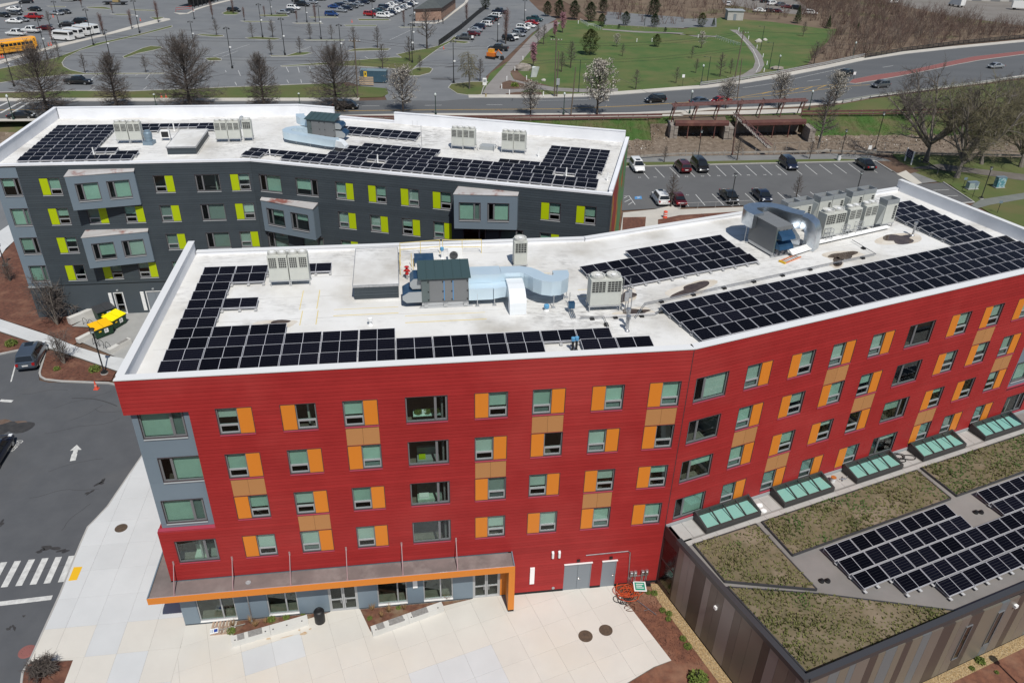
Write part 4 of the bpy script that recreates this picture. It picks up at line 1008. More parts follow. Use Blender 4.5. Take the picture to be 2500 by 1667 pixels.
mb=MB();mb.lathe([(.3,-.012),(.3,-.03),(.28,-.03),(.27,-.012),(.0,-.012)],20,(.38,0,.55),axis='y');s=local(mb,'fan_opening',M_grill,ms)
mb=MB()
for k in range(5):mb.box(.1,.66,-.045,-.03,.33+.1*k,.345+.1*k)
local(mb,'guard',M_alu,s)
mb=MB();mb.box(.05,.15,0,.36,0,.15);mb.box(.85,.95,0,.36,0,.15);local(mb,'foot',M_steel,ms)
m2=thing('heat_pump','small outdoor unit beside the vent pot on the slate roof','heat pump',FL.p(-10.35,8.0,ZG),FL.a)
mb=MB();mb.box(0,.95,0,.4,.3,1.1);local(mb,'cabinet',M_wht,m2)
mb=MB();mb.box(.12,.83,-.02,-.002,.42,1.0);local(mb,'grille',M_grill,m2)
mb=MB();[mb.box(x,x+.06,0,.4,0,.3)for x in(.05,.85)];local(mb,'stand',M_steel,m2)
rp=thing('standpipe','red roof standpipe valve beside the yellow railing','valve',FS.p(-15.85,12.3,ZR))
mb=MB();mb.lathe([(.07,0),(.07,.35)],10);local(mb,'pipe',M_alu,rp)
mb=MB();mb.lathe([(.09,.35),(.14,.4),(.1,.55),(.12,.6),(.16,.72),(.08,.78),(.05,.95),(.0,.96)],12);mb.path([(-.22,0,.62),(.22,0,.62)],.06,8);mb.lathe([(.16,.9),(.16,.94)],12);local(mb,'valve',mat('valve_red',(.45,.02,.02),rough=.35),rp,smooth=True)
vp=thing('vent_pot','blue grey round vent pot on a square curb, slate roof','roof vent',FL.p(-11.3,7.0,ZG))
mb=MB();mb.box(-.5,.5,-.5,.5,0,.35);local(mb,'curb',mat('vent_blue',(.2,.27,.33),rough=.4,metal=.3),vp)
mb=MB();mb.lathe([(.38,.35),(.38,.75),(.42,.75),(.42,1.2),(.3,1.32),(.3,1.45),(0,1.5)],18);local(mb,'pot',MATS['vent_blue'],vp,smooth=True)
hk=thing('goose_vent','small grey goose neck vent behind condensers on the slate roof','roof vent',FL.p(-2.6,12.3,ZG))
mb=MB();mb.path([(0,0,0),(0,0,1.1),(.1,-.15,1.3),(.1,-.45,1.3),(.1,-.6,1.1)],.22,8);local(mb,'pipe',M_sillg,hk)
def ventpipe(name,label,F,u,v,z,h,r,m,capm=None,group=None):
 t=thing(name,label,'vent pipe',F.p(u,v,z),0,group)
 mb=MB();mb.lathe([(r*1.8,0),(r*1.7,.04),(r,.1),(r,h)],12);local(mb,'pipe',m,t,smooth=True)
 if capm:mb=MB();mb.lathe([(r*1.7,h-.14),(r*1.7,h+.06),(r*.6,h+.1),(0,h+.1)],12);local(mb,'cap',capm,t)
 return t
M_bluecap=mat('blue_cap',(.1,.3,.5),rough=.4)
ventpipe('vent_pipe','tall galvanised twin vent pipe, nearer one, at the roof bend',FS,-2.75,3.95,ZR,1.0,.09,M_alu,M_alu);ventpipe('vent_pipe','tall galvanised vent pipe, farther one, at the roof bend',FS,-2.6,4.6,ZR,1.15,.09,M_alu,M_alu)
ventpipe('vent_pipe','black vent pipe with blue cap in the front panel gap, left one',FS,-6.55,2.0,ZR,.85,.07,M_black,M_bluecap);ventpipe('vent_pipe','black vent pipe with blue cap in the front panel gap, right one',FS,-6.32,2.05,ZR,.85,.07,M_black,M_bluecap)
ventpipe('vent_pipe','white pipe with blue cap in front of the duct hook',FS,-7.2,7.0,ZR,.35,.1,M_wht,M_bluecap);ventpipe('vent_pipe','white pipe with blue cap behind the yellow railing',FS,-13.3,15.4,ZR,.8,.08,M_wht,M_bluecap)
ventpipe('vent_pipe','short white vent in the stained middle of the left roof',FS,-18.2,6.2,ZR,.45,.09,M_wht,M_wht)
ventpipe('vent_pipe','grey vent pipe beside the right roof puddle',FE,27.3,9.3,ZR,1.1,.08,M_alu,M_alu)
for F,u,v,l in((FL,-15.5,2.75,'white vent pipe in the left slate roof array gap'),(FL,-9.9,11.9,'white vent pipe at the rear slate roof array'),(FR,.8,2.6,'white vent pipe at the left of the slate front array'),(FR,12.3,3.0,'white vent pipe in the middle gap of the slate array'),(FR,31.2,4.2,'white vent pipe in the right gap of the slate array'),(FR,35.2,4.4,'white vent pipe at the right edge of the slate roof'),(FR,27.4,9.9,'white vent pipe near the right condensers of the slate roof')):
 ventpipe('vent_pipe',l,F,u,v,ZG,1.0 if u<35 else.8,.06,M_wht,None)
ms_=thing('antenna_mast','thin grey antenna mast on the slate roof','mast',FR.p(14.9,9.2,ZG))
mb=MB();mb.path([(0,0,0),(0,0,2.5)],.03,6);mb.path([(-1.2,.3,2.3),(0,0,2.3)],.02,5);mb.path([(-.9,.2,2.3),(-.9,.2,2.9)],.012,4);mb.path([(-.4,.1,2.3),(-.4,.1,2.9)],.012,4);mb.box(-.15,.15,-.15,.15,0,.03);local(mb,'mast',M_steel,ms_)
sr=thing('hatch_rail','white hatch with low railing between the slate roof condensers','roof hatch',FR.p(20.9,10.3,ZG),FR.a)
mb=MB();mb.box(0,1.5,.3,1.4,0,.4);local(mb,'hatch',M_sillg,sr)
mb=MB()
for z in(.6,1.05):mb.path([(0,-.2,z),(0,1.6,z),(1.7,1.7,z),(1.7,-.1,z)],.022,6)
for x,y in((0,-.2),(0,1.6),(1.7,1.7),(1.7,-.1),(.85,1.65)):mb.path([(x,y,0),(x,y,1.05)],.022,6)
local(mb,'rail',M_wht,sr)
M_pipe=mat('conduit_grey',(.3,.3,.31),rough=.4,metal=.6)
def run(label,F,pts,z,step=2.4,r=.025,twin=.12):
 t=thing('conduit_run',label,'conduit',F.p(pts[0][0],pts[0][1],z),F.a);o=pts[0]
 mb=MB();P2=[(p[0]-o[0],p[1]-o[1],.17)for p in pts];mb.path(P2,r,5);mb.path([(p[0],p[1]+twin,p[2])for p in P2],r,5);local(mb,'pipe',M_pipe,t)
 d=0
 for i in range(len(P2)-1):
  a,b=Vector(P2[i]),Vector(P2[i+1]);L_=(b-a).length;n=max(1,round(L_/step))
  for k in range(n):
   q=a.lerp(b,(k+.5)/n);mb=MB(Matrix.Translation((q.x,q.y+twin/2,0)));mb.hexa([(-.15,-.15,0),(.15,-.15,0),(.15,.15,0),(-.15,.15,0)],[(-.09,-.12,.15),(.09,-.12,.15),(.09,.12,.15),(-.09,.12,.15)]);local(mb,'support_block',M_black,t)
run('electric conduit run on black blocks between the right roof arrays',FE,[(-.3,5.6),(1.2,6.9),(21.5,7.4),(21.8,10.0)],ZR)
run('short conduit run from the roof bend panels to the wide condenser',FS,[(-3.9,3.9),(-3.8,5.5),(-5.3,5.6)],ZR,1.2)
run('conduit run between the wide condenser and the right array corner',FS,[(-3.9,5.55),(-.5,5.6),(.5,6.3)],ZR,1.5)
jb=thing('junction_box','grey blue junction box left of the wide twin fan condenser','junction box',FS.p(-5.7,6.6,ZR),FS.a)
mb=MB();mb.box(-.2,.2,-.15,.15,.35,.75);local(mb,'box',M_bluemetal,jb)
mb=MB();[mb.path([(x,0,.35),(x,0,.15),(x,-.9,.12)],.03,6)for x in(-.12,0,.12)];local(mb,'conduit',M_alu,jb)
pr=thing('pipe_rack','grey disconnect switches on a pipe rack right of the wide condenser','pipe rack',FS.p(-2.3,6.2,ZR),FS.a)
mb=MB();[mb.path([(x,y,0),(x,y,h)],.03,6)for x,y,h in((0,0,1.9),(.25,.3,2.3),(-.1,.5,2.2),(.3,-.2,1.2))];mb.path([(-.1,.5,1.5),(.25,.3,1.5)],.025,6);local(mb,'post',M_alu,pr)
mb=MB();mb.box(-.12,.12,-.1,.0,.9,1.5);mb.box(.15,.4,.18,.28,1.0,1.5);local(mb,'switch_box',M_alu,pr)
pb=thing('pipe_bundle','bundle of white insulated pipes in front of the right condensers','pipes',FE.p(16,9.6,ZR),FE.a)
for k in range(5):
 mb=MB();y=.1*k;mb.path([(-.6,-.1+y,.2+.05*k),(1.8,.3+y,.2+.05*k),(2.1,.8+y,.22),(10.5,1.3+y*.8,.22)],.055,7);local(mb,'pipe',M_wht,pb)
for i,(u,v)in enumerate(((18.6,10.6),(19.9,10.6),(21.6,10.7),(23.2,10.9))):
 rk=thing('pipe_rack',['grey pipe rack in front of the wide condenser, left side','grey pipe rack with pale blue box before the wide condenser','tall ladder like pipe rack before the right cluster','pipe rack before the last twin fan condenser'][i],'pipe rack',FE.p(u,v,ZR),FE.a)
 mb=MB();[mb.path([(x,y,0),(x,y,1.1)],.025,5)for x in(-.3,.3)for y in(0,.3)];[mb.path([(-.3,0,z),(.3,0,z),(.3,.3,z),(-.3,.3,z),(-.3,0,z)],.02,5)for z in(.4,.75,1.1)];local(mb,'frame',M_steel,rk)
ld=thing('ladder','orange and white ladder lying on the roof by the air handler','ladder',FE.p(14.2,8.75,ZR),FE.a+math.radians(14))
mb=MB();mb.box(0,1.9,0,.06,.02,.1);mb.box(0,1.9,.45,.51,.02,.1);local(mb,'rail',mat('ladder_orange',(.6,.2,.08),rough=.5),ld)
for k in range(7):mb=MB();mb.box(.15+.26*k,.2+.26*k,.06,.45,.04,.07);local(mb,'rung',M_alu,ld)
mb=MB();mb.box(-.12,.0,-.02,.53,.01,.13);local(mb,'foot',mat('ladder_yellow',(.65,.4,.02),rough=.5),ld)
M_puddle=mat('puddle',(.045,.03,.024),(.09,.065,.05),1.2,.12,c3=(.16,.13,.1),s3=.5,spec=.5)
M_mud=mat('roof_dirt',(.52,.46,.38),(.62,.58,.52),.8,.7)
def blob(F,u,v,a,b,rot,z,m,seed,name='puddle',jag=.35):
 r=random.Random(seed);n=26;ph=[(r.uniform(0,6.28),r.uniform(.3,1))for _ in range(4)]
 pts=[]
 for i in range(n):
  t=2*math.pi*i/n;k=1+sum(jag*w/(j+1.5)*math.sin((j+2)*t+p)for j,(p,w)in enumerate(ph));x,y=a*k*math.cos(t),b*k*math.sin(t)
  c_,s_=math.cos(rot),math.sin(rot);pts.append(F.p(u+x*c_-y*s_,v+x*s_+y*c_))
 mb=MB();mb.prism(pts,z,z+.004,bottom=False);return mb
for j,(F,u,v,a,b,rot,zz)in enumerate(((FS,-23.9,6.9,.9,.35,.1,ZR),(FE,5.5,7.9,1.5,.55,.25,ZR),(FE,19.3,8.4,1.3,.5,-.1,ZR),(FE,18.0,7.6,.9,.3,.5,ZR),(FE,25.8,9.2,1.5,.7,.1,ZR),(FE,.6,8.5,.9,.5,.6,ZR),(FS,-1.6,6.3,1.0,.35,.0,ZR),(FR,10.0,8.8,.5,.25,0,ZG),(FR,26.2,8.0,1.0,.25,0,ZG))):
 tag(blob(F,u,v,a*1.35,b*1.5,rot,zz+.001,M_mud,40+j).build('roof_dirt',M_mud),kind='stuff');tag(blob(F,u,v,a,b,rot,zz+.006,M_puddle,20+j,jag=.5).build('puddle',M_puddle),kind='stuff')
M_seam=mat('membrane_seam',(.60,.595,.58),(.5,.49,.47),.8,.6)
for F_,par,u0,u1,v0,v1,z in((FS,red,-30.4,-2.6,.5,17.2,ZR),(FE,red,2.8,34.3,.5,17.2,ZR),(FL,gray,-23.7,-1.0,.5,17.4,ZG),(FR,gray,1.0,35.6,.5,17.4,ZG)):
 v=v0+rnd.uniform(.4,1.2)
 while v<v1:
  mb=MB(F_.M);mb.box(u0,u1,v,v+.07,z+.0005,z+.0035);mb.build('membrane_seam',M_seam,par);v+=2.9
for k,(u,v,w,d)in enumerate(((-22.6,8.6,1.0,2.6),(-22.4,6.6,.9,1.8),(-16.1,6.3,5.0,.8),(-20.5,7.6,4.0,.75),(-7.2,9.8,.9,2.2),(-11.5,11.4,5.5,.9),(-4.6,8.7,2.6,.9))):
 mb=MB(FS.M);mb.box(u,u+w,v,v+d,ZR+.002,ZR+.014,0)
 for q in((u,u+w,v-.05,v),(u,u+w,v+d,v+d+.05))if w>d else((u-.05,u,v,v+d),(u+w,u+w+.05,v,v+d)):mb.box(q[0],q[1],q[2],q[3],ZR+.002,ZR+.016,1)
 mb.build('walkway_pad',[M_white,M_yel],red)
 # ================================================================ ground and water
M_soilg=mat('soil',(.125,.075,.05),(.09,.055,.038),.35,.95,c3=(.17,.115,.08),s3=.08,bump=.5,bscale=5,detail=8)
M_mulch=mat('mulch',(.15,.062,.04),(.085,.038,.027),3.0,.95,c3=(.20,.10,.065),s3=.5,bump=.9,bscale=14,detail=8)
M_asph=mat('asphalt',(.092,.096,.104),(.078,.082,.09),.5,.85,c3=(.108,.106,.106),s3=.07,bump=.25,bscale=30,detail=8)
M_asph2=mat('asphalt_lot',(.165,.172,.18),(.14,.147,.155),.18,.85,c3=(.19,.195,.195),s3=.03,detail=9,bump=.2,bscale=20)
M_road=mat('road_asphalt',(.108,.112,.117),(.094,.098,.103),.12,.8,c3=(.125,.127,.13),s3=.04,detail=9,stretch=(.35,1.6,1),bump=.2,bscale=20)
M_walk=mat('pavement_concrete',(.50,.47,.42),(.43,.41,.37),.4,.85,c3=(.55,.52,.46),s3=.06,detail=8)
M_kerb=mat('kerb_granite',(.40,.39,.37),(.33,.32,.31),.9,.85)
M_grass=mat('grass',(.07,.105,.026),(.11,.11,.04),.12,.95,c3=(.13,.10,.045),s3=.05,c3lo=.55,c3hi=.75,detail=10,bump=.7,bscale=7)
M_park=mat('park_grass',(.052,.105,.024),(.095,.122,.036),.16,.95,c3=(.15,.125,.055),s3=.045,c3lo=.5,c3hi=.74,detail=12,bump=.6,bscale=6)
M_scrub=mat('scrub_ground',(.12,.085,.06),(.17,.125,.085),.12,.95,c3=(.085,.095,.03),s3=.04,c3lo=.55,c3hi=.68,detail=9,bump=.8,bscale=4)
M_bank=mat('bank_rubble',(.21,.165,.125),(.12,.09,.065),.8,.95,c3=(.30,.25,.2),s3=2.2,c3lo=.58,c3hi=.66,bump=1.0,bscale=6,detail=9)
M_bankg=mat('bank_grass',(.06,.105,.022),(.12,.10,.05),.25,.95,c3=(.045,.10,.018),s3=.16,c3lo=.45,c3hi=.6,detail=10,bump=.8,bscale=5)
M_mud2=mat('canal_mud',(.085,.04,.022),(.06,.03,.018),.5,.5,detail=8)
M_line=mat('line_paint',(.62,.62,.60),(.45,.45,.44),3,.7)
M_yline=mat('yellow_paint',(.55,.33,.04),(.45,.28,.06),2,.7)
M_stone=mat('stone',(.30,.27,.24),(.22,.19,.165),1.5,.9,bump=.6,bscale=6)
NW=ats('A3',[(-2000,1130),(-900,1098),(-560,1085),(0,1048),(350,1042),(1030,1030),(1700,1048),(2352,1062),(3200,1085)],.35)
FRL=ats('A3',[(-3500,850),(-1700,830),(-600,815),(0,790),(830,778),(1400,770),(2352,748),(3300,725)],.0)
def byx(P,x):
 for i in range(1,len(P)):
  if x<=P[i].x or i==len(P)-1:return P[i-1].lerp(P[i],(x-P[i-1].x)/(P[i].x-P[i-1].x))
toe=ats('A3',[(-3500,1010),(-1700,1000),(-600,1000),(0,1000),(830,985),(1400,985),(2352,990),(3300,1010)],-2.5)
mid=mix2=[at('A3',*q,-1.9)for q in((-3500,985),(-1700,975),(-600,965),(0,950),(830,930),(1400,925),(2352,925),(3300,945))]
R_=1500
mb=MB()
south=[(-R_,-300),(R_,-300),(R_,NW[-1].y)]+[(p.x,p.y)for p in reversed(NW)]+[(-R_,NW[0].y)]
mb.face([(x,y,-.16)for x,y in south],0)
north=[(-R_,3000),(-R_,FRL[0].y)]+[(p.x,p.y)for p in FRL]+[(R_,FRL[-1].y),(R_,3000)]
mb.face([(x,y,-.16)for x,y in reversed(north)],0)
rs=random.Random(5)
cg0,cg3=at('A2',2150,880,0),at('A3',866,852)
X0,X1=max(NW[0].x,FRL[0].x,toe[0].x,mid[0].x),min(NW[-1].x,FRL[-1].x,toe[-1].x,mid[-1].x);NX=260
rows=[]
for k in range(NX+1):
 x=X0+(X1-X0)*k/NX;n0,t0,m0,f0=(byx(P,x)for P in(NW,toe,mid,FRL));j=lambda s:Vector((0,rs.uniform(-s,s),rs.uniform(-s,s)*.4))
 if cg0.x-.6<x<cg3.x+.6:gy=cg0.y+(cg3.y-cg0.y)*(x-cg0.x)/(cg3.x-cg0.x);t0=Vector((x,gy+4.7,-2.55));m0=Vector((x,gy+4.85,-.4));f0=Vector((x,max(f0.y,gy+5.2),0));jj=j(.05)
 else:jj=j(.35)
 q=m0.lerp(f0,.5)+jj;q.z-=.1
 rows.append([Vector((x,n0.y,-.16)),Vector((x,n0.y,-2.65)),t0.lerp(Vector((x,n0.y,-2.65)),.5)+j(.2),t0+jj,m0+jj,q,Vector((x,f0.y,-.16))])
rows=[[Vector((-R_,p.y,p.z))for p in rows[0]]]+rows+[[Vector((R_,p.y,p.z))for p in rows[-1]]]
idx=[[mb.pt(p)for p in r]for r in rows]
for k in range(len(rows)-1):
 for i,mi in enumerate((4,3,3,1,2,2)):mb.fi((idx[k][i],idx[k+1][i],idx[k+1][i+1],idx[k][i+1]),mi)
mid_r,toe_r,F0=[r[4]for r in rows[1:-1]],[r[3]for r in rows[1:-1]],[r[6]for r in rows[1:-1]]
o=mb.build('ground',[M_soilg,M_bank,M_bankg,M_bank,M_stone]);o['kind']='structure'
def sh(name,reg,pts,z,m,thick=None,label=None):return sheet(name,ats(reg,pts,z),z,m,thick,label=label)
def mix(*segs):
 out=[]
 for reg,pts in segs:out+=ats(reg,pts,0)
 return out
west=mix(('B1',[(-900,1010),(-300,930),(0,880),(145,848),(230,830),(318,845),(285,960),(262,1020),(268,1055),(330,1070),(740,1082),(1000,1100)]),('C1',[(1050,0),(980,0),(735,360),(660,440),(600,500),(510,710),(410,960),(200,1420),(150,1490),(130,1568),(60,1900),(-1500,1900)]))
sheet('car_park_asphalt',west,-.06,M_asph)
sh('path_asphalt','A1',[(-1200,1250),(-300,1180),(0,1290),(70,1420),(100,1568),(0,1640),(-900,1750)],-.05,M_asph2)
M_slab=mat('slab_concrete',(.60,.575,.525),(.555,.53,.485),.35,.75,c3=(.60,.55,.47),s3=.09,c3lo=.5,c3hi=.75,objvar=.022,detail=9)
M_slabc=mat('slab_cool',(.56,.57,.575),(.52,.53,.535),.35,.75,objvar=.03,detail=9)
M_joint=mat('slab_joint',(.26,.245,.225),rough=.95)
def slabs(name,F,poly,du,dv,z,u0=0,v0=0,cool=None,gap=.010,maxn=260,th=.1):
 pl=[F.uv(p)for p in poly];base=MB();base.prism([(p[0],p[1])for p in poly],z-th,z-.012,bottom=False)
 root=base.build(name,M_joint);root['kind']='structure'
 us,vs_=[p[0]for p in pl],[p[1]for p in pl];cnt=0
 i0,i1=math.floor((min(us)-u0)/du),math.ceil((max(us)-u0)/du);j0,j1=math.floor((min(vs_)-v0)/dv),math.ceil((max(vs_)-v0)/dv)
 for i in range(i0,i1):
  for j in range(j0,j1):
   a,b,c,d=u0+i*du+gap/2,u0+(i+1)*du-gap/2,v0+j*dv+gap/2,v0+(j+1)*dv-gap/2
   q=clip_cell(pl,[(a,c),(b,c),(b,d),(a,d)])
   if len(q)<3 or area(q)<.02:continue
   mb=MB(F.M);mb.prism(q,z-.03,z+rnd.uniform(-.0025,.0025),bottom=False)
   cm=M_slabc if(cool and cool((a+b)/2,(c+d)/2,i,j))else M_slab
   mb.build('slab',cm,root);cnt+=1
 return root
s0=at('c1',440,885);s1=at('c1',280,1538)
plaza=[s0,s1,s1+(s1-s0)*.8]+[at('c3',700,1900),at('c3',1300,1538),at('c3',1500,1465),at('c3',835,605),FS.p(-2.4,.4),FS.p(-31,.4)]
slabs('plaza',FE,plaza,1.8,1.8,.02,-12.37,-.37,cool=lambda u,v,i,j:(v<-.4 and-18.0<u<-12.4)or(-22.8>u>-26.2 and v>3.0 and v<5.6)or(u<-21 and v<-2.2))
wp=mix(('C1',[(1050,0),(980,0),(735,360),(660,440),(600,500),(510,710),(410,960),(200,1420),(500,1410),(440,1568),(330,1900)]))+[s1+(s1-s0)*.8,s1,s0,FS.p(-31,.3),FS.p(-31,14)]
slabs('side_pavement',FS,wp,1.86,2.38,.022,-30.9,.72,cool=lambda u,v,i,j:v>1.0 or(i+j)%4==0)
sheet('patio',mix(('B1',[(490,690),(700,575),(800,575),(1020,572),(1150,560),(1000,960),(905,965),(830,915),(560,800),(620,750),(700,700)])),.0,mat('patio_concrete',(.33,.33,.32),(.29,.29,.285),.5,.85,c3=(.38,.38,.37),s3=.15))
pw=mix(('B1',[(-300,520),(0,642),(320,748),(530,832),(705,885),(840,910),(1000,960),(900,1030),(790,992),(540,905),(300,832),(225,800),(0,725),(-300,615)]))
slabs('pavement',Frame((0,0),-24.0),pw,2.9,6.0,.03,0,0,cool=lambda*a:True)
slabs('pavement',Frame((0,0),48.0),mix(('B1',[(-60,80),(90,-20),(150,-60),(118,88),(40,160),(-30,265),(-90,260)])),4,4,.03,cool=lambda*a:True)
def kerb(name,pts,w=.16,h=.13,z=-.1,m=None,closed=False):
 mb=MB();P=[(p[0],p[1],0)for p in pts]
 if closed:P=P+[P[0]]
 mb.strip([(-w/2,z),(-w/2,z+h-.02),(-w/2+.02,z+h),(w/2-.02,z+h),(w/2,z+h-.02),(w/2,z)],P);o=mb.build(name,m or M_kerb);o['kind']='structure';return o
isl=mix(('B1',[(318,850),(420,880),(540,915),(790,1000),(760,1062),(700,1062),(420,1060),(310,1050),(285,1035),(276,1010),(280,980)]))
sheet('mulch_bed',isl,.0,M_mulch)
kerb('kerb',mix(('B1',[(318,848),(298,920),(278,985),(272,1010),(278,1035),(310,1053),(420,1066),(740,1078),(790,1090)])),.18,.16,-.07)
sheet('mulch_bed',mix(('B1',[(-300,630),(0,735),(225,802),(290,838),(145,848),(0,876),(-300,925)])),-.01,M_mulch)
kerb('kerb',mix(('B1',[(-300,930),(0,880),(145,850)])),.18,.16,-.07)
kerb('kerb',mix(('C1',[(1030,-60),(980,0),(860,175),(735,360),(660,440),(600,500),(545,625),(510,710),(410,960),(200,1420),(155,1490),(145,1568),(120,1800)])),.14,.10,-.07,M_kerb)
sheet('mulch_bed',mix(('C1',[(195,1440),(500,1412),(430,1600),(330,1900),(120,1900),(155,1560),(165,1490)])),.015,M_mulch)
sheet('mulch_bed',mix(('B1',[(-400,420),(-100,270),(50,160),(130,60),(100,-60),(300,-100),(300,480),(480,560),(700,560),(490,685),(640,710),(540,790),(500,815),(310,735),(0,635),(-300,500)])),-.04,M_mulch)
sheet('mulch_bed',[at('c3',835,600),at('c3',1500,1465),at('c3',1300,1545),at('c3',700,1905),FE.p(2,-22),FE.p(45,-26),FE.p(45,-13),FE.p(-.1,-13),FE.p(-.1,.0),FS.p(-2.5,.1)],-.02,mat('mulch_orange',(.20,.085,.05),(.12,.052,.034),2.2,.95,c3=(.25,.14,.09),s3=.35,bump=.9,bscale=12,detail=8))
M_gravel=mat('pea_gravel',(.42,.29,.14),(.22,.15,.075),9,.9,c3=(.5,.42,.28),s3=14,bump=1,bscale=22)
sheet('gravel_strip',[FE.p(-.75,-1.4),FE.p(-.8,-14.5),FE.p(-.03,-14),FE.p(-.02,-.2),FE.p(-.5,.0)],.01,M_gravel)
sheet('gravel_strip',[FE.p(-.03,-12.94),FE.p(45,-12.94),FE.p(45,-13.6),FE.p(-.8,-13.65)],.012,M_gravel)
gs=MB();rg=random.Random(11)
for _ in range(2600):
 if rg.random()<.5:p=FE.p(rg.uniform(-.78,-.05),rg.uniform(-13.5,-.4),.012)
 else:p=FE.p(rg.uniform(-.4,24),rg.uniform(-13.6,-12.98),.014)
 r=rg.uniform(.02,.05);gs.hexa([(p.x-r,p.y,p.z),(p.x,p.y-r,p.z),(p.x+r,p.y,p.z)],[(p.x-r*.4,p.y+r*.2,p.z+r),(p.x,p.y-r*.4,p.z+r),(p.x+r*.5,p.y+r*.1,p.z+r*.8)])
tag(gs.build('gravel',M_gravel),kind='stuff')
mt=MB()
def chips(poly,n,s0,s1,z,mb):
 x0,x1=min(p[0]for p in poly),max(p[0]for p in poly);y0,y1=min(p[1]for p in poly),max(p[1]for p in poly)
 for _ in range(n):
  x,y=rg.uniform(x0,x1),rg.uniform(y0,y1)
  if not inside((x,y),poly):continue
  a=rg.uniform(0,3.14);s=rg.uniform(s0,s1);c,d=math.cos(a)*s,math.sin(a)*s;w=rg.uniform(.2,.5);h=rg.uniform(.0,.05)
  mb.face([(x-c,y-d,z+h*.2),(x+d*w,y-c*w,z+h),(x+c,y+d,z+h*.4)])
chips(isl,1500,.04,.12,.0,mt);chips([at('c3',835,600),at('c3',1500,1465),at('c3',1900,1538),at('c3',1300,575)],3500,.03,.09,-.01,mt)
tag(mt.build('mulch_chips',M_mulch),kind='stuff')
E_lot=mix(('A2',[(1500,1190),(1880,1148),(1990,1140)]),('A3',[(0,1132),(520,1120),(1335,1103),(1450,1172),(1660,1255),(1800,1246),(2010,1382),(1900,1388),(1650,1560),(700,1600),(470,1402),(0,1414)]),('A2',[(1935,1436),(1800,1450),(1500,1480)]))
sheet('car_park_asphalt',E_lot,-.06,mat('asphalt_east',(.112,.113,.115),(.098,.099,.101),.25,.85,c3=(.125,.125,.125),s3=.05,detail=9,bump=.2,bscale=20))
kerb('kerb',mix(('A2',[(1880,1146),(1990,1138)]),('A3',[(0,1130),(520,1118),(1335,1101),(1450,1173)])),.2,.15,-.07)
kerb('kerb',mix(('A3',[(1800,1246),(2010,1382),(1890,1392)])),.2,.15,-.07)
sheet('canal_path',mix(('A2',[(1500,1120),(1980,1072)]),('A3',[(0,1066),(700,1058),(1050,1050),(1300,1060),(1420,1090),(1560,1160),(1760,1240),(1640,1255),(1480,1185),(1330,1096),(1100,1086),(650,1092),(0,1106)]),('A2',[(1980,1108),(1500,1160)])),-.03,mat('path_asphalt',(.2,.2,.195),(.17,.17,.165),.4,.9))
sheet('lawn_strip',mix(('A2',[(1500,1160),(1980,1108)]),('A3',[(0,1106),(650,1092),(1100,1086),(1330,1098),(520,1114),(0,1126)]),('A2',[(1985,1136),(1500,1186)])),-.02,M_grass)
sheet('lawn',mix(('A3',[(1450,1050),(1700,1056),(2352,1075),(3200,1100),(3200,1700),(2600,1750),(2300,1560),(2030,1400),(1990,1370),(1850,1260),(1760,1240),(1560,1160)])),-.05,M_grass)
sheet('footpath',mix(('A3',[(1990,1402),(2060,1362),(2352,1318),(3200,1240),(3200,1330),(2352,1360),(2120,1400),(2030,1425)])),-.02,mat('path_green',(.17,.18,.165),(.14,.15,.14),.5,.9))
sheet('footpath',mix(('A3',[(1560,1150),(1780,1160),(2000,1185),(2352,1235),(3200,1290),(3200,1240),(2352,1190),(2000,1150),(1780,1120)])),-.015,mat('path_dirt',(.15,.135,.12),(.12,.105,.09),.5,.9))
sheet('mulch_bed',mix(('A3',[(1345,1100),(1500,1105),(1640,1170),(1560,1190),(1480,1180)])),-.012,M_soilg)
sheet('concrete_apron',mix(('A3',[(1480,1190),(1545,1165),(1655,1252),(1610,1262)])),-.008,M_walk)
sheet('pavement',mix(('A2',[(1936,1452),(2150,1430),(2352,1385)]),('A3',[(0,1430),(470,1412),(900,1420),(900,1600),(300,1600),(0,1500)]),('A2',[(2090,1700),(1900,1700)])),-.03,M_walk)
sheet('mulch_bed',mix(('A2',[(1935,1485),(2092,1482),(2085,1568),(1925,1640)])),-.02,M_mulch)
sheet('mulch_bed',mix(('A3',[(-150,1500),(0,1470),(480,1440),(470,1600),(-150,1600)])),-.02,M_mulch)
def line(name,a,b,w,z,m):
 a,b=Vector(a),Vector(b);d=(b-a).normalized();n=Vector((-d.y,d.x,0))*w/2
 mb=MB();mb.prism([a-n,b-n,b+n,a+n],z-.002,z,bottom=False);return mb
LINES=[]
def lines(name,reg,segs,w=.11,z=-.05,m=None):
 for x0,y0,x1,y1 in segs:
  o=line(name,at(reg,x0,y0,z),at(reg,x1,y1,z),w,z,m or M_line).build(name,m or M_line);o['kind']='structure'
lines('stall_line','A3',[(245,1135,315,1203),(347,1133,420,1200),(449,1132,525,1200),(552,1130,630,1198),(655,1130,732,1196),(755,1128,835,1194),(855,1126,938,1193),(953,1124,1040,1190),(1052,1122,1140,1186),(1150,1118,1240,1184),(1250,1116,1350,1182),(140,1138,208,1206),(35,1142,103,1210),(-70,1145,-2,1214),(-170,1148,-106,1214),(-275,1152,-212,1222),(107,1330,172,1405),(220,1326,300,1404),(445,1322,525,1395),(668,1316,732,1372),(780,1314,850,1368),(890,1312,960,1365),(1000,1310,1070,1362),(1110,1308,1180,1360),(333,1325,410,1402),(-5,1333,60,1410),(-110,1336,-45,1416),(1730,1302,1840,1297),(1780,1342,1900,1338)])
lines('stall_line','b7',[(130,1450,200,1445),(200,1445,285,1568),(130,1480,175,1455),(140,1530,225,1490),(190,1568,250,1530)],.1)
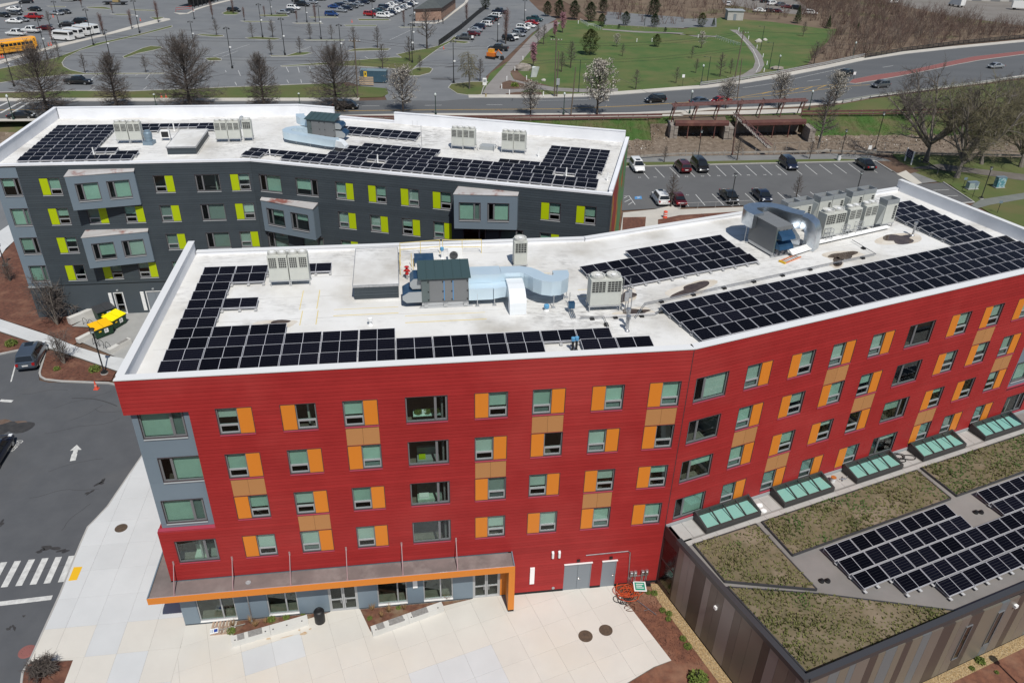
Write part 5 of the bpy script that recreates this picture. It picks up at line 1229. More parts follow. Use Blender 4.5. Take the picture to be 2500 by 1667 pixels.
hc=MB();hp=ats('A2',[(2015,1345),(2060,1340),(2065,1360),(2015,1362)],-.05);hc.prism(hp,-.052,-.049,bottom=False);hc.build('accessible_marking',mat('blue_paint',(.08,.25,.5),rough=.7))['kind']='structure'
lines('accessible_mark','A2',[(2028,1345,2052,1348),(2032,1356,2050,1350)],.14,-.045)
lines('stall_line','B1',[(130,860,75,1068)],.12)
for k in range(6):
 x=490-97*k+k*1.5;a=(470-95.5*k+20,700+8.5*k);
for a in((492,697,418,876),(402,705,320,885),(310,713,225,893),(218,722,127,902),(122,732,28,911),(27,741,-70,920),(-70,750,-165,930)):lines('crossing_bar','C1',[a],.42,-.055)
lines('stop_line','C1',[(-200,1048,355,982)],.38,-.055)
ar=ats('C1',[(478,1542-1557,)[:1]+(0,)],0)if False else None
mb=MB();pts=ats('B1',[(525,1498),(558,1532),(532,1534),(530,1550),(500,1550),(502,1536),(478,1540)],-.05);mb.prism(pts,-.053,-.05,bottom=False);mb.build('arrow_marking',M_line)['kind']='structure'
lines('arrow_stem','B1',[(513,1545,505,1575)],.3,-.0495);lines('arrow_stem','C1',[(510,0,497,48)],.42,-.05)
lines('dash_line','B1',[(0,1196,85,1202)],.35,-.05)
def text(s,name,loc,size,rz,m,parent=None,extrude=.002,rx=0.0,align='CENTER'):
 cu=bpy.data.curves.new(name,'FONT');cu.body=s;cu.size=size;cu.extrude=extrude;cu.align_x=align;cu.align_y='CENTER'
 tmp=bpy.data.objects.new(name+'_c',cu);dg=bpy.context.evaluated_depsgraph_get();me=bpy.data.meshes.new_from_object(tmp)
 bpy.data.objects.remove(tmp);me.materials.clear();me.materials.append(m)
 o=obj(name,me,parent,loc);o.rotation_euler=(rx,0,rz);return o
pa,pb_=at('B1',60,1548),at('B1',152,1458)
d_=pb_-pa;o=text('RESERVED','lettering',(pa+pb_)/2+Vector((0,0,-.052)),.62,math.atan2(d_.y,d_.x),M_line);o['kind']='structure'
o.scale=(d_.length/3.3,1.25,1)
mb=MB();mb.prism(ats('C1',[(505,775),(563,772),(525,862),(467,868)],.03),.02,.035,bottom=True)
mb.build('tactile_plate',mat('tactile_yellow',(.72,.42,.015),rough=.6))['kind']='structure'
M_oil_shadow=mat('oil_and_shadow',(.035,.033,.033),(.055,.052,.05),1.5,.5)  # for real oil spots and for one painted tree shadow
def stain_and_shadow(reg,x,y,a,b,rot,seed,m,z=-.057,jag=.5):
 p=at(reg,x,y);F=Frame((p.x,p.y),0);tag(blob(F,0,0,a,b,rot,z-.004,m,seed,jag=jag).build('stain_and_shadow',m),kind='stuff')
stain_and_shadow('B1',60,1385,1.4,1.2,.3,3,M_oil_shadow,jag=.7);stain_and_shadow('B1',15,1370,1.6,1.0,.2,4,mat('dirt_stain',(.11,.07,.05),(.14,.1,.08),2,.9),-.0585)  # first blob is a tree crown's shadow painted dark, second is brown dirt
for i,(x,y,a)in enumerate(((340,640,.5),(430,660,.35),(275,660,.3),(680,200,.35),(610,262,.3),(700,180,.25),(10,470,.3),(95,1185,.2),(60,1190,.2),(160,1105,.12))):stain_and_shadow('C1',x,y,a,a*.5,.3*i,60+i,M_oil_shadow,jag=.8)
stain_and_shadow('A2',720,540,3.2,1.2,.1,71,mat('patch_asphalt',(.085,.085,.088),rough=.9),-.052,.25);stain_and_shadow('A2',765,455,2.0,.7,.6,72,MATS['patch_asphalt'],-.052,.25)
M_rust=mat('rust_stain',(.44,.28,.15),(.52,.44,.34),4,.8)
for i,(x,y,a,b)in enumerate(((1795,970,.2,.13),(1390,1030,.13,.08),(1870,917,.08,.06),(1745,930,.07,.05),(1600,1005,.5,.02))):stain_and_shadow('c1',x,y,a,b,.35,80+i,M_rust,.029,.3)
road_far=mix(('A1',[(-900,700),(-200,695),(0,692),(1100,692),(2200,690)]),('A2',[(130,688),(520,676),(880,668),(1400,670),(1660,662),(1900,648),(2352,613)]),('A3',[(200,600),(420,572),(700,527),(1000,468),(1260,412),(1550,368),(1900,330),(2352,287),(3000,235)]))
road_near=mix(('A1',[(-900,830),(0,815),(1100,808),(2200,800)]),('A2',[(0,790),(600,777),(1500,778),(2000,772),(2352,755)]),('A3',[(200,740),(500,733),(830,715),(1100,692),(1300,655),(1650,608),(2050,560),(2352,515),(3000,440)]))
sheet('road',road_far+list(reversed(road_near)),-.08,M_road)
def offs(P,d,up=0):
 out=[]
 for i,p in enumerate(P):
  t=(P[min(i+1,len(P)-1)]-P[max(i-1,0)]);t.z=0;t.normalize();out.append(Vector((p.x-t.y*d,p.y+t.x*d,0)))
 return out
i1=5
for seg,w in((road_far[:i1+1],2.4),(road_far[7:],2.6)):
 P=seg if w<2.5 else seg
 sheet('pavement',P+list(reversed(offs(P,w))),.05,M_walk,.14);kerb('kerb',P,.18,.16,-.1)
sheet('pavement',road_near+list(reversed(offs(road_near,-1.3))),.05,M_walk,.14);kerb('kerb',road_near,.18,.16,-.1)
yl=mix(('A1',[(-600,752),(2200,745)]),('A2',[(0,757),(600,750),(1500,743),(2000,722),(2352,700)]),('A3',[(300,672),(420,665)]))
def ribbon(name,pts,w,z,m):
 mb=MB();mb.strip([(-w/2,z),(w/2,z)],pts);o=mb.build(name,m);o['kind']='structure';return o
ribbon('centre_line',offs(yl,.12),.12,-.074,M_yline);ribbon('centre_line',offs(yl,-.12),.12,-.074,M_yline)
ribbon('centre_line',mix(('A3',[(420,662),(640,622),(900,592),(1160,565),(1240,572)])),.16,-.073,M_yline);ribbon('centre_line',mix(('A3',[(420,668),(700,645),(960,612),(1160,588),(1300,578)])),.16,-.073,M_yline)
for k in range(6):lines('hatch_bar','A3',[(560+95*k,643-9*k,620+95*k,628-11*k)],.2,-.072,M_yline)
lines('lane_line','A2',[(150,725,270,725),(580,722,695,720),(1000,717,1110,717)],.14,-.074)
lines('lane_line','A3',[(870,556,960,545),(1385,462,1460,450)],.14,-.074)
ribbon('edge_line',mix(('A3',[(430,600),(640,570),(900,512),(1130,462)])),.12,-.074,M_line);ribbon('edge_line',mix(('A2',[(1300,688),(1700,680)]),),.12,-.074,M_line)
for a in((0,775,140,700),(60,785,200,700),(-90,765,60,697),(-180,760,-30,697)):lines('crossing_bar','A1',[a],.5,-.07)
lines('lane_line','A1',[(240,735,420,733),(500,733,700,731)],.14,-.07)
M_brickred=mat('red_paving',(.25,.095,.085),(.21,.085,.078),1.2,.8)
med=mix(('A3',[(1155,568),(1180,545),(1330,515),(1560,485),(1800,432),(2000,390),(2352,350),(2700,320),(2700,335),(2352,372),(2050,412),(1900,440),(1660,490),(1500,522),(1330,552),(1200,572)]))
sheet('median',med,.06,M_brickred,.14);kerb('kerb',med,.15,.15,-.09,closed=True)
north_lot=mix(('A1',[(-900,655),(480,618),(900,624),(1450,600),(2200,572)]),('A2',[(60,560),(300,640),(320,684),(700,690),(980,668),(905,640),(975,640),(1000,520),(1320,220),(1480,130),(1360,70),(1250,-40)]),('A1',[(2200,-60),(-900,-60)]))
sheet('car_park_asphalt',north_lot,-.065,M_asph2)
def grassy(reg,pts,z=-.0,m=None,k=True):
 P=ats(reg,pts,0);sheet('grass_island',P,z,m or M_grass,.09)
 if k:kerb('kerb',P,.2,.15,-.1,closed=True)
grassy('A1',[(-900,685),(-900,655),(0,640),(480,622),(900,626),(1450,603),(2200,574),(2352,572),(2400,655),(2250,668),(1100,672),(0,675)],-.01,k=False)
grassy('A2',[(-10,590),(120,588),(320,605),(330,640),(290,662),(-10,670)],-.008,k=False)
kerb('kerb',mix(('A1',[(-900,652),(480,619),(900,623),(1450,600),(2200,571)])),.18,.15,-.1)
grassy('b1',[(-300,1000),(740,800),(1300,600),(1900,470),(2352,350),(2352,375),(1900,490),(1480,585),(1100,690),(900,790),(848,860),(870,910),(960,960),(1170,1005),(2250,1000),(2250,1012),(900,1022),(300,1090),(-300,1180)])
grassy('b1',[(1680,775),(1950,660),(2060,632),(2200,640),(2220,660),(2100,690),(1900,730),(1700,800)])
grassy('b2',[(450,800),(600,785),(680,810),(670,830),(500,835)])
grassy('b3',[(-100,850),(350,815),(760,785),(840,790),(770,745),(830,735),(1000,695),(1200,665),(1350,625),(1500,560),(1560,500),(1600,520),(1500,585),(1360,660),(1240,745),(1100,850),(1010,935),(970,965),(600,930),(200,905),(-100,905)])
grassy('b3',[(920,1015),(975,960),(1060,925),(1220,925),(1270,945),(1230,1000),(1080,1040),(960,1040)])
grassy('A2',[(740,600),(760,575),(900,560),(1010,560),(980,600),(965,648),(880,652),(800,640)])
for reg,pts in(('b2',[(680,185),(760,150),(900,175),(930,185),(870,205),(720,205)]),('b2',[(1190,205),(1560,200),(1600,225),(1500,235),(1200,222)]),('b2',[(1870,232),(2250,232),(2270,245),(1900,248)]),('b2',[(930,290),(1300,295),(1400,305),(1000,305)]),('b2',[(1640,318),(2040,315),(2060,325),(1700,328)]),('b2',[(1000,520),(1150,505),(1450,525),(1490,535),(1400,550),(1050,535)]),('b2',[(330,475),(420,470),(700,485),(710,500),(600,508),(400,490)]),('b2',[(1330,760),(1560,765),(1700,720),(1850,715),(1920,728),(1800,755),(1560,775),(1360,775)]),('b2',[(1800,545),(2352,545),(2352,560),(1830,555)]),('b2',[(1480,905),(2000,865),(2352,858),(2352,880),(1900,895),(1500,915)]),('b3',[(240,262),(660,262),(690,280),(260,285)]),('b3',[(50,345),(500,348),(500,362),(80,360)]),('b3',[(80,705),(200,670),(430,660),(690,668),(660,690),(300,700)]),('b3',[(800,372),(1150,368),(1160,380),(830,382)]),('b3',[(1500,580),(1560,555),(1740,570),(1770,585),(1700,598)]),('b1',[(1180,100),(1420,98),(1540,122),(1480,130),(1200,112)]),('b1',[(1780,130),(2100,140),(2150,155),(1850,148)]),('b1',[(330,155),(420,160),(520,175),(340,165)]),('b1',[(1500,195),(1700,195),(1850,210),(1600,210)]),('b1',[(640,85),(900,92),(900,102),(700,98)]),('b1',[(2050,240),(2230,240),(2260,262),(2120,275)])):
 grassy(reg,pts,-.01)
for reg,pts,m in(('b1',[(-300,880),(0,830),(480,700),(800,600),(1120,540),(1500,445),(1900,330),(2230,250),(2320,258),(2330,275),(1900,375),(1480,480),(1050,585),(700,670),(400,750),(0,880),(-300,940)],M_walk),('b1',[(-100,80),(300,10),(520,-25),(560,-10),(320,25),(0,105)],M_walk),('b2',[(20,175),(200,185),(330,120),(640,30),(820,-10),(900,-10),(700,35),(480,90),(330,140),(230,190),(100,200)],M_walk),('b3',[(1030,300),(1300,310),(1420,270),(1560,150),(1700,40),(1720,0),(1760,10),(1720,60),(1560,180),(1420,290),(1300,330),(950,310)],M_walk)):
 sheet('pavement',ats(reg,pts,0),.02,m,.1)
sl=[]
for x in range(0,7):sl.append((850+0*x,0,0,0))
lines('stall_line','b2',[(905,965,935,1040),(730,965,740,990),(860,1125,885,1172),(1560,920,1595,990),(1720,918,1740,995),(1880,915,1890,950),(1570,1095,1595,1140),(1760,1090,1770,1135),(1950,1085,1955,1130),(560,770,1060,610),(660,790,900,700),(1720,705,1900,640)],.11)
lines('stall_line','b1',[(1120,1045,1200,985),(1250,1080,1330,1020),(1990,1085,2050,1020),(1210,1255,1300,1190),(1960,1225,2020,1180),(1850,1035,1890,1015),(100,1060,160,1010)],.11)
lines('stall_line','b3',[(680,550,1000,400),(340,775,400,815),(0,0,1,1)][:2],.11)
park=mix(('A2',[(1000,640),(975,640),(1000,560),(1030,500),(1180,400),(1330,220),(1480,140),(1700,140),(2352,200)]),('A3',[(100,180),(280,120),(620,150),(960,195),(1090,200),(900,400),(870,440),(640,500),(420,545),(0,596)]),('A2',[(1900,640),(1660,655),(1400,660)]))
sheet('park_lawn',park,-.03,M_park)
M_pathp=mat('park_path',(.24,.225,.215),(.21,.195,.185),.3,.9)
sheet('footpath',ats('A2',[(975,640),(1000,590),(1080,500),(1180,390),(1300,260),(1400,170),(1480,150),(1510,158),(1440,200),(1350,290),(1250,410),(1180,480),(1165,505),(1185,540),(1330,575),(1480,600),(1660,608),(1900,605),(1900,625),(1660,632),(1450,622),(1300,605),(1210,640),(1130,650)],0),-.01,M_pathp)
sheet('footpath',ats('A3',[(340,205),(400,240),(450,300),(500,370),(515,420),(500,465),(430,510),(330,535),(330,548),(470,525),(550,490),(577,445),(560,380),(500,310),(440,245),(390,205)],0),-.01,M_pathp)
ribbon('path_line',ats('A3',[(385,225),(440,280),(500,340),(535,410),(545,450),(520,495)],0),.14,-.006,M_line)
sheet('footpath',mix(('A2',[(1790,205),(2000,222),(2352,236)]),('A3',[(100,252),(250,255),(250,247),(0,238)]),('A2',[(2352,226),(2000,212),(1800,198)])),-.01,M_pathp)
bed1=ats('A2',[(1165,490),(1200,470),(1250,520),(1330,560),(1440,590),(1330,578),(1190,545)],0);sheet('planting_bed',bed1,.0,M_soilg);sheet('planting_bed',ats('A2',[(1090,600),(1110,565),(1160,550),(1260,575),(1340,590),(1250,608),(1120,610)],0),.0,M_soilg);sheet('planting_bed',ats('A2',[(1130,640),(1210,630),(1380,632),(1380,650),(1150,652)],0),.0,M_soilg)
sheet('scrub_ground',mix(('A3',[(870,440),(900,400),(1090,200),(960,195),(620,150),(280,120),(100,170)]),('A2',[(2352,180),(1700,130),(1620,60),(1400,-60)]),('A3',[(0,-80),(1400,-60),(2352,140),(3200,230),(3000,225),(2352,262),(1900,308),(1550,345),(1260,388),(1000,440)])),-.045,M_scrub)
sheet('yard_asphalt',ats('A3',[(1380,0),(1560,50),(1850,110),(2352,178),(3200,260),(3200,-200),(1380,-120)],0),-.02,mat('yard_ground',(.20,.185,.17),(.16,.145,.13),.15,.9,detail=9))
sheet('yard_asphalt',ats('A3',[(300,25),(560,75),(800,100),(930,100),(800,0),(600,-60),(250,-60)],0),-.02,MATS['yard_ground'])
sheet('yard_asphalt',mix(('A2',[(1820,80),(2352,120),(2352,195),(1800,170)])),-.02,M_asph2);sheet('yard_asphalt',mix(('A3',[(0,130),(250,125),(250,185),(0,190)])),-.018,M_asph2)
sheet('bank_lawn',mix(('A3',[(830,745),(1100,712),(1300,675),(1650,630),(2050,580),(2352,540),(3000,470),(3000,735),(2352,755),(1400,775),(830,782),(500,780)])),-.125,M_grass)
sheet('verge',mix(('A2',[(-400,812),(600,800),(1500,800),(2352,790)]),('A3',[(0,782),(500,778),(830,770),(830,740),(500,750),(0,765)]),('A2',[(2352,775),(1500,795),(600,795),(-400,808)])),-.1,M_walk)
for i,(x,y)in enumerate(((345,1195),(555,1190),(780,1186),(985,1182),(1205,1178),(1425,1172),(1635,1170),(1830,1163),(2055,1160),(2255,1155),(1000,1435))):
 o=text(str(31+i),'stall_number',at('b7',x,y,-.052),.6,-.02,M_line);o['kind']='structure'
rk_=random.Random(23);ck=MB()
def crack(mb,reg,x,y,L_,a,z,w):
 p=at(reg,x,y);pts=[Vector((p.x,p.y,0))]
 for k in range(9):a+=rk_.uniform(-.35,.35);pts.append(pts[-1]+Vector((math.cos(a),math.sin(a),0))*L_/9)
 mb.strip([(-w/2,z),(w/2,z)],pts)
for _ in range(46):crack(ck,'A1',rk_.uniform(300,3300),rk_.uniform(60,590),rk_.uniform(6,26),rk_.uniform(-.3,.6),-.0615,rk_.uniform(.1,.28))
for x,y,l,a in((350,1250,5,.4),(150,1150,4,-.2),(480,1330,3,1.0),(300,1420,6,.1),(650,1250,3,-.6)):crack(ck,'B1',x,y,l,a,-.0575,.05)
for x,y,l,a in((200,300,5,.3),(330,120,4,.9),(420,520,3,1.4),(120,820,4,.2)):crack(ck,'C1',x,y,l,a,-.0575,.05)
tag(ck.build('crack',mat('tar_crack',(.055,.056,.06),rough=.8)),kind='stuff')
sk=MB();sk.strip([(-.05,-.0572),(.05,-.0572)],ats('B1',[(490,1178),(560,1178),(640,1182),(700,1195),(760,1215),(800,1232)]));tag(sk.build('tyre_mark',mat('tyre_mark',(.045,.045,.047),rough=.8)),kind='stuff')
# ================================================================ trees and plants
M_bark=mat('bark',(.075,.06,.05),(.05,.04,.034),6,.95,coord='Object')
M_barkl=mat('bark_pale',(.21,.185,.16),(.13,.115,.1),4,.95,coord='Object')
M_twig=mat('twigs',(.115,.097,.086),(.08,.067,.06),1.5,.95,coord='Object')
M_twigr=mat('twigs_red',(.16,.09,.08),(.12,.07,.06),1.5,.95,coord='Object')
M_twigg=mat('twigs_budding',(.17,.155,.085),(.13,.115,.075),1.5,.95,coord='Object')
M_blos=mat('blossom_white',(.50,.47,.42),(.34,.31,.26),1.2,.9,coord='Object')
M_pink=mat('blossom_pink',(.42,.22,.26),(.30,.14,.18),1.2,.9,coord='Object')
M_ever=mat('evergreen',(.022,.042,.014),(.035,.055,.018),1.0,.9,coord='Object')
M_ever2=mat('evergreen_yellowish',(.05,.065,.014),(.07,.08,.02),1.0,.9,coord='Object')
M_leaf=mat('spring_leaves',(.10,.15,.025),(.15,.17,.04),1.0,.9,coord='Object')
def rv(r,s):return Vector((r.uniform(-s,s),r.uniform(-s,s),r.uniform(-s,s)))
def branch(mb,r,p,d,L,rad,n,sides,wob=.18,grav=0.0):
 """a bent tapering limb; returns its points"""
 pts=[Vector(p)];d=Vector(d).normalized()
 for i in range(n):
  d=(d+rv(r,wob)+Vector((0,0,grav))).normalized();pts.append(pts[-1]+d*(L/n))
 mb.path(pts,[rad*(1-.8*i/n)for i in range(n+1)],sides,caps=False)
 return pts
def on(pts,t):
 s=t*(len(pts)-1);i=min(int(s),len(pts)-2);return pts[i].lerp(pts[i+1],s-i),(pts[i+1]-pts[i]).normalized()
def side(r,ax,ang,az=None):
 a=ax.orthogonal().normalized();b=ax.cross(a);t=r.uniform(0,6.283)if az is None else az
 return(ax*math.cos(ang)+(a*math.cos(t)+b*math.sin(t))*math.sin(ang)).normalized()
def tree_meshes(key,seed,H,style,nb=30,n2=8,n3=5,spread=.35,fleck=0,fsize=.12):
 r=random.Random(seed);T,Cm,Fm=MB(),MB(),MB();tips=[]
 tr=.018*H+.04
 if style in('maple','multi'):
  base=[Vector((0,0,-.1))]
  stems=[]
  if style=='maple':
   lead=branch(T,r,(0,0,-.15),(r.uniform(-.1,.1),r.uniform(-.1,.1),1),H*.2,tr*1.5,4,8,.06)
   for k in range(nb):stems.append((lead[-1]-Vector((0,0,r.uniform(0,.06*H))),side(r,Vector((0,0,1)),r.uniform(.35,.95),k*6.283/nb+r.uniform(-.3,.3)),H*r.uniform(.6,.85),tr*.85))
  else:
   for k in range(nb):stems.append((Vector((r.uniform(-.1,.1),r.uniform(-.1,.1),-.1)),side(r,Vector((0,0,1)),r.uniform(.1,.42),k*6.283/nb),H*r.uniform(.75,1),tr*.55))
  for p,d,L,rd in stems:
   limb=branch(T,r,p,d,L,rd,8,6,.13,.03)
   for i in range(n2):
    t=.2+.78*i/n2;q,ax=on(limb,t)
    b=branch(T if style=='maple' else Cm,r,q,side(r,ax,r.uniform(.5,1.0)),L*(1-t*.55)*r.uniform(.35,.55),rd*.4*(1-t*.6)+.012,5,4,.2,.02)
    for j in range(n3):
     t2=.15+.85*j/n3;q2,ax2=on(b,t2);lb=(b[-1]-b[0]).length*r.uniform(.3,.55)
     c=branch(Cm,r,q2,side(r,ax2,r.uniform(.5,1.0)),lb+.3,.028,3,3,.25)
     for m in range(n3):
      q3,ax3=on(c,(m+.6)/n3*.98);e=branch(Cm,r,q3,side(r,ax3,r.uniform(.4,1.0)),lb*.45+.2,.016,2,3,.3);tips.append(e[-1]);tips.append(c[-1])
 else:
  trunk=branch(T,r,(0,0,-.15),(0,0,1),H*(.70 if style=='oak' else.95),tr,9,7,.02)
  for i in range(nb):
   f=(i+r.uniform(0,.8))/nb
   if style=='oak':t=.12+.87*f;L=H*spread*(.62+.5*math.sin(f*3.14))*(1.0-.18*f)*r.uniform(.75,1.15);el=-.4+1.75*f
   elif style=='column':t=.16+.8*f;L=H*spread*(.55+.45*math.sin(f*3.14))*r.uniform(.8,1.1);el=1.25
   elif style=='round':t=.22+.72*f;L=H*spread*(.35+.75*math.sin(min(1,f*1.05)*2.6+.35))*r.uniform(.8,1.1);el=.45+.7*f
   elif style=='willow':t=.35+.6*f;L=H*spread*r.uniform(.8,1.2);el=.5
   else:t=.28+.68*f;L=H*spread*(1-.75*f)*r.uniform(.7,1.2);el=.35+.5*f
   q,ax=on(trunk,t);az=i*2.4+r.uniform(-.4,.4);d=Vector((math.cos(az)*math.cos(el),math.sin(az)*math.cos(el),math.sin(el)))
   limb=branch(Cm,r,q,d,L,tr*.32*(1-f*.6)+.012,5,4,.12,.05 if style!='willow' else-.25)
   for k in range(n2):
    t2=.12+.86*(k+r.random()*.6)/n2;q2,ax2=on(limb,t2);l2=L*(1.05-t2*.75)*r.uniform(.3,.5)+.12
    b=branch(Cm,r,q2,side(r,ax2,r.uniform(.45,.95)),l2,.022+.01*(1-f),3,3,.22,.02 if style!='willow' else-.5)
    tips.append(b[-1])
    for m in range(n3):
     q3,ax3=on(b,(m+.7)/n3*.97);e=branch(Cm,r,q3,side(r,ax3,r.uniform(.4,1.1)),l2*r.uniform(.3,.6)+.15,.016,2,3,.25,0 if style!='willow' else-.6);tips.append(e[-1]);tips.append(e[1])
 if fleck:
  for _ in range(fleck):
   c=tips[r.randrange(len(tips))]+rv(r,.16);a,b=rv(r,fsize),rv(r,fsize);Fm.face([c-a,c+b,c+a,c-b*.7])
 return T,Cm,Fm
TREES={}
def tree(key,label,p,rz=0.0,group=None,sc=1.0,cat='tree',name='bare_tree',args=None,mats=(None,None,None),fname='blossom'):
 if key not in TREES:
  T,Cm,Fm=tree_meshes(key,*args[0],**args[1]);t=thing(name,label,cat,p,rz,group);t.scale=(sc,)*3
  local(T,'trunk',mats[0]or M_bark,t,smooth=True);cr=local(Cm,'crown',mats[1]or M_twig,t)
  if Fm.f:tag(local(Fm,fname,mats[2],cr),kind='stuff')
  TREES[key]=t;return t
 return dup(TREES[key],p,rz,label,group,sc)
def hgt(reg,base,top):b=at(reg,*base);return height(reg,top[0],top[1],b)
OAK=[((11,11.5,'oak'),dict(nb=72,n2=11,n3=7,spread=.46)),((12,11.5,'oak'),dict(nb=84,n2=11,n3=8,spread=.48)),((13,11.5,'oak'),dict(nb=72,n2=10,n3=7,spread=.30))]
for i,(x,y,ty,k,lab)in enumerate(((325,760,250,0,'dense bare street tree leftmost behind the slate building'),(805,745,285,2,'bare street tree second from the left behind the slate roof'),(1305,745,195,1,'broadest bare street tree with a fan of fine twigs behind the slate roof'),(1808,745,290,2,'narrow bare street tree behind the slate roof air handler'),(2300,745,260,0,'bare street tree by the gap of the slate roof wall'))):
 b=at('A1',x,y);h=height('A1',x,ty,b)
 tree('oak%d'%k,lab,b,i*1.3,'bare street trees along the road',h/11.5*1.0,args=OAK[k])
PEAR=((21,7.5,'round'),dict(nb=34,n2=8,n3=4,spread=.42,fleck=2600,fsize=.11));PEAR2=((22,7.5,'round'),dict(nb=40,n2=9,n3=5,spread=.50,fleck=1900,fsize=.10))
for reg,x,y,ty,k,lab in(('A2',432,765,490,1,'white flowering tree beside the blue storage container'),('A2',1303,790,580,1,'small white flowering tree between the street lamps'),('A2',1757,785,430,0,'largest white flowering tree in front of the park lawn'),('A3',310,745,560,1,'sparse flowering tree in front of the red car'),('A3',672,735,525,1,'flowering tree right of the red car on the road'),('A3',1052,725,500,0,'yellowish white flowering tree by the road guard rail')):
 b=at(reg,x,y);h=height(reg,x,ty,b)
 tree('pear%d'%k,lab,b,x*.1,'flowering trees along the road',h/7.3,name='flowering_tree',args=PEAR if k==0 else PEAR2,mats=(M_bark,M_twig,M_blos))
for reg,x,y,ty,lab in(('b4',585,520,310,'pink cherry tree below the evergreens, left one'),('b4',690,450,200,'taller pink cherry tree beside the evergreens'),('b4',290,915,620,'pink cherry tree near the white sculpture')):
 b=at(reg,x,y);tree('cherry',lab,b,x*.2,'pink cherry trees in the park',height(reg,x,ty,b)/6.5,name='cherry_tree',args=((23,6.5,'column'),dict(nb=34,n2=7,n3=3,spread=.4,fleck=2400,fsize=.12)),mats=(M_bark,M_twigr,M_pink))
b=at('A2',1890,320);tree('pearS','small white blossom tree on the upper park lawn',b,0,None,height('A2',1890,235,b)/5.5,name='flowering_tree',args=((24,5.5,'round'),dict(nb=22,n2=6,n3=3,spread=.42,fleck=900,fsize=.1)),mats=(M_bark,M_twig,M_blos))
b=at('b5',290,660);dup(TREES['pearS'],b,1,'small white blossom tree near the park path',None,.8)
b=at('A2',885,608);tree('willow','weeping tree with yellow green twigs on the entrance island',b,0,None,height('A2',880,330,b)/9,name='weeping_tree',args=((25,9,'willow'),dict(nb=34,n2=8,n3=4,spread=.28,fleck=1500,fsize=.06)),mats=(M_barkl,M_twigg,M_twigg),fname='buds')
COLT=((31,7,'column'),dict(nb=30,n2=6,n3=2,spread=.36));YNG=((32,6,'young'),dict(nb=26,n2=6,n3=3,spread=.34));YNG2=((33,6,'young'),dict(nb=22,n2=6,n3=3,spread=.42))
def small(kind,reg,x,y,ty,lab,grp):
 b=at(reg,x,y);h=height(reg,x,ty,b)
 if kind=='c':tree('col',lab,b,x*.3,grp,h/7,args=COLT,mats=(M_bark,M_twigr,None))
 elif kind=='y':tree('yng',lab,b,x*.3,grp,h/5.8,args=YNG)
 else:tree('yng2',lab,b,x*.3,grp,h/5.8,args=YNG2)
G1='small bare trees of the north car park'
for k,reg,x,y,ty,lab in(('c','b1',1415,485,200,'slim upright bare tree beyond the white shuttle vans'),('c','b1',1805,400,150,'reddish upright bare tree on the pavement kerb of the lot'),('c','b1',2165,310,30,'tall reddish upright bare tree at the pavement end'),('c','b1',720,600,360,'reddish upright bare tree in front of the shuttle vans'),('c','b1',1120,105,-40,'upright bare tree by the far grass islands'),('c','b1',1540,180,40,'upright bare tree near the yellow trailer'),('y','b1',1165,1000,735,'small bare tree inside the curved kerb'),('y','b1',1995,990,760,'small bare tree right of the curved kerb'),('y','b1',810,790,560,'thin bare tree on the curved grass verge'),('y','b1',680,350,150,'thin bare tree behind the parked dark cars'),('2','b2',612,485,265,'young bare tree left of the first tall lamp island'),('2','b2',1100,515,310,'flat branched young tree beside the island lamp'),('y','b2',1380,515,265,'young bare tree right of the island lamp'),('y','b2',1890,540,310,'young bare tree at the straight far island'),('y','b2',1752,735,500,'small dense bare tree on the brown island'),('y','b2',1358,755,530,'young tree at the left tip of the brown island'),('2','b2',2185,540,340,'spreading young tree beside the navy pole'),('c','b2',560,265,40,'upright bare tree above the small green island'),('c','b2',990,285,110,'small upright bare tree above the thin green island'),('c','b2',1270,235,90,'upright bare tree on the kerbed island left of the silver car'),('c','b2',1710,310,150,'upright bare tree on the brown verge below the white car'),('c','b2',1965,300,70,'upright bare tree between two lamps of the upper lot'),('c','b2',840,190,0,'bare tree in front of the black wagon'),('c','b3',878,365,150,'upright bare tree in front of the brick kiosk'),('2','b3',195,665,370,'flat branched bare tree on the long brown island'),('y','b3',515,655,360,'young bare tree at the middle of the brown island'),('2','b3',1190,670,130,'wide spreading bare tree at the lot corner'),('2','b3',955,840,500,'branchy bare tree beside the double lamp posts'),('2','b3',585,960,600,'bare tree on the verge behind the flowering tree'),('y','b3',1095,970,750,'bare sapling on the round grass island'),('c','b3',1735,330,60,'reddish bare tree beside the black fence'),('c','b3',2265,600,150,'upright bare tree between the right parking rows'),('y','b3',1915,1110,800,'slim tree with rusty leaves beside the weeping tree')):
 small(k,reg,x,y,ty,lab,G1)
G2='bare saplings on the park lawn'
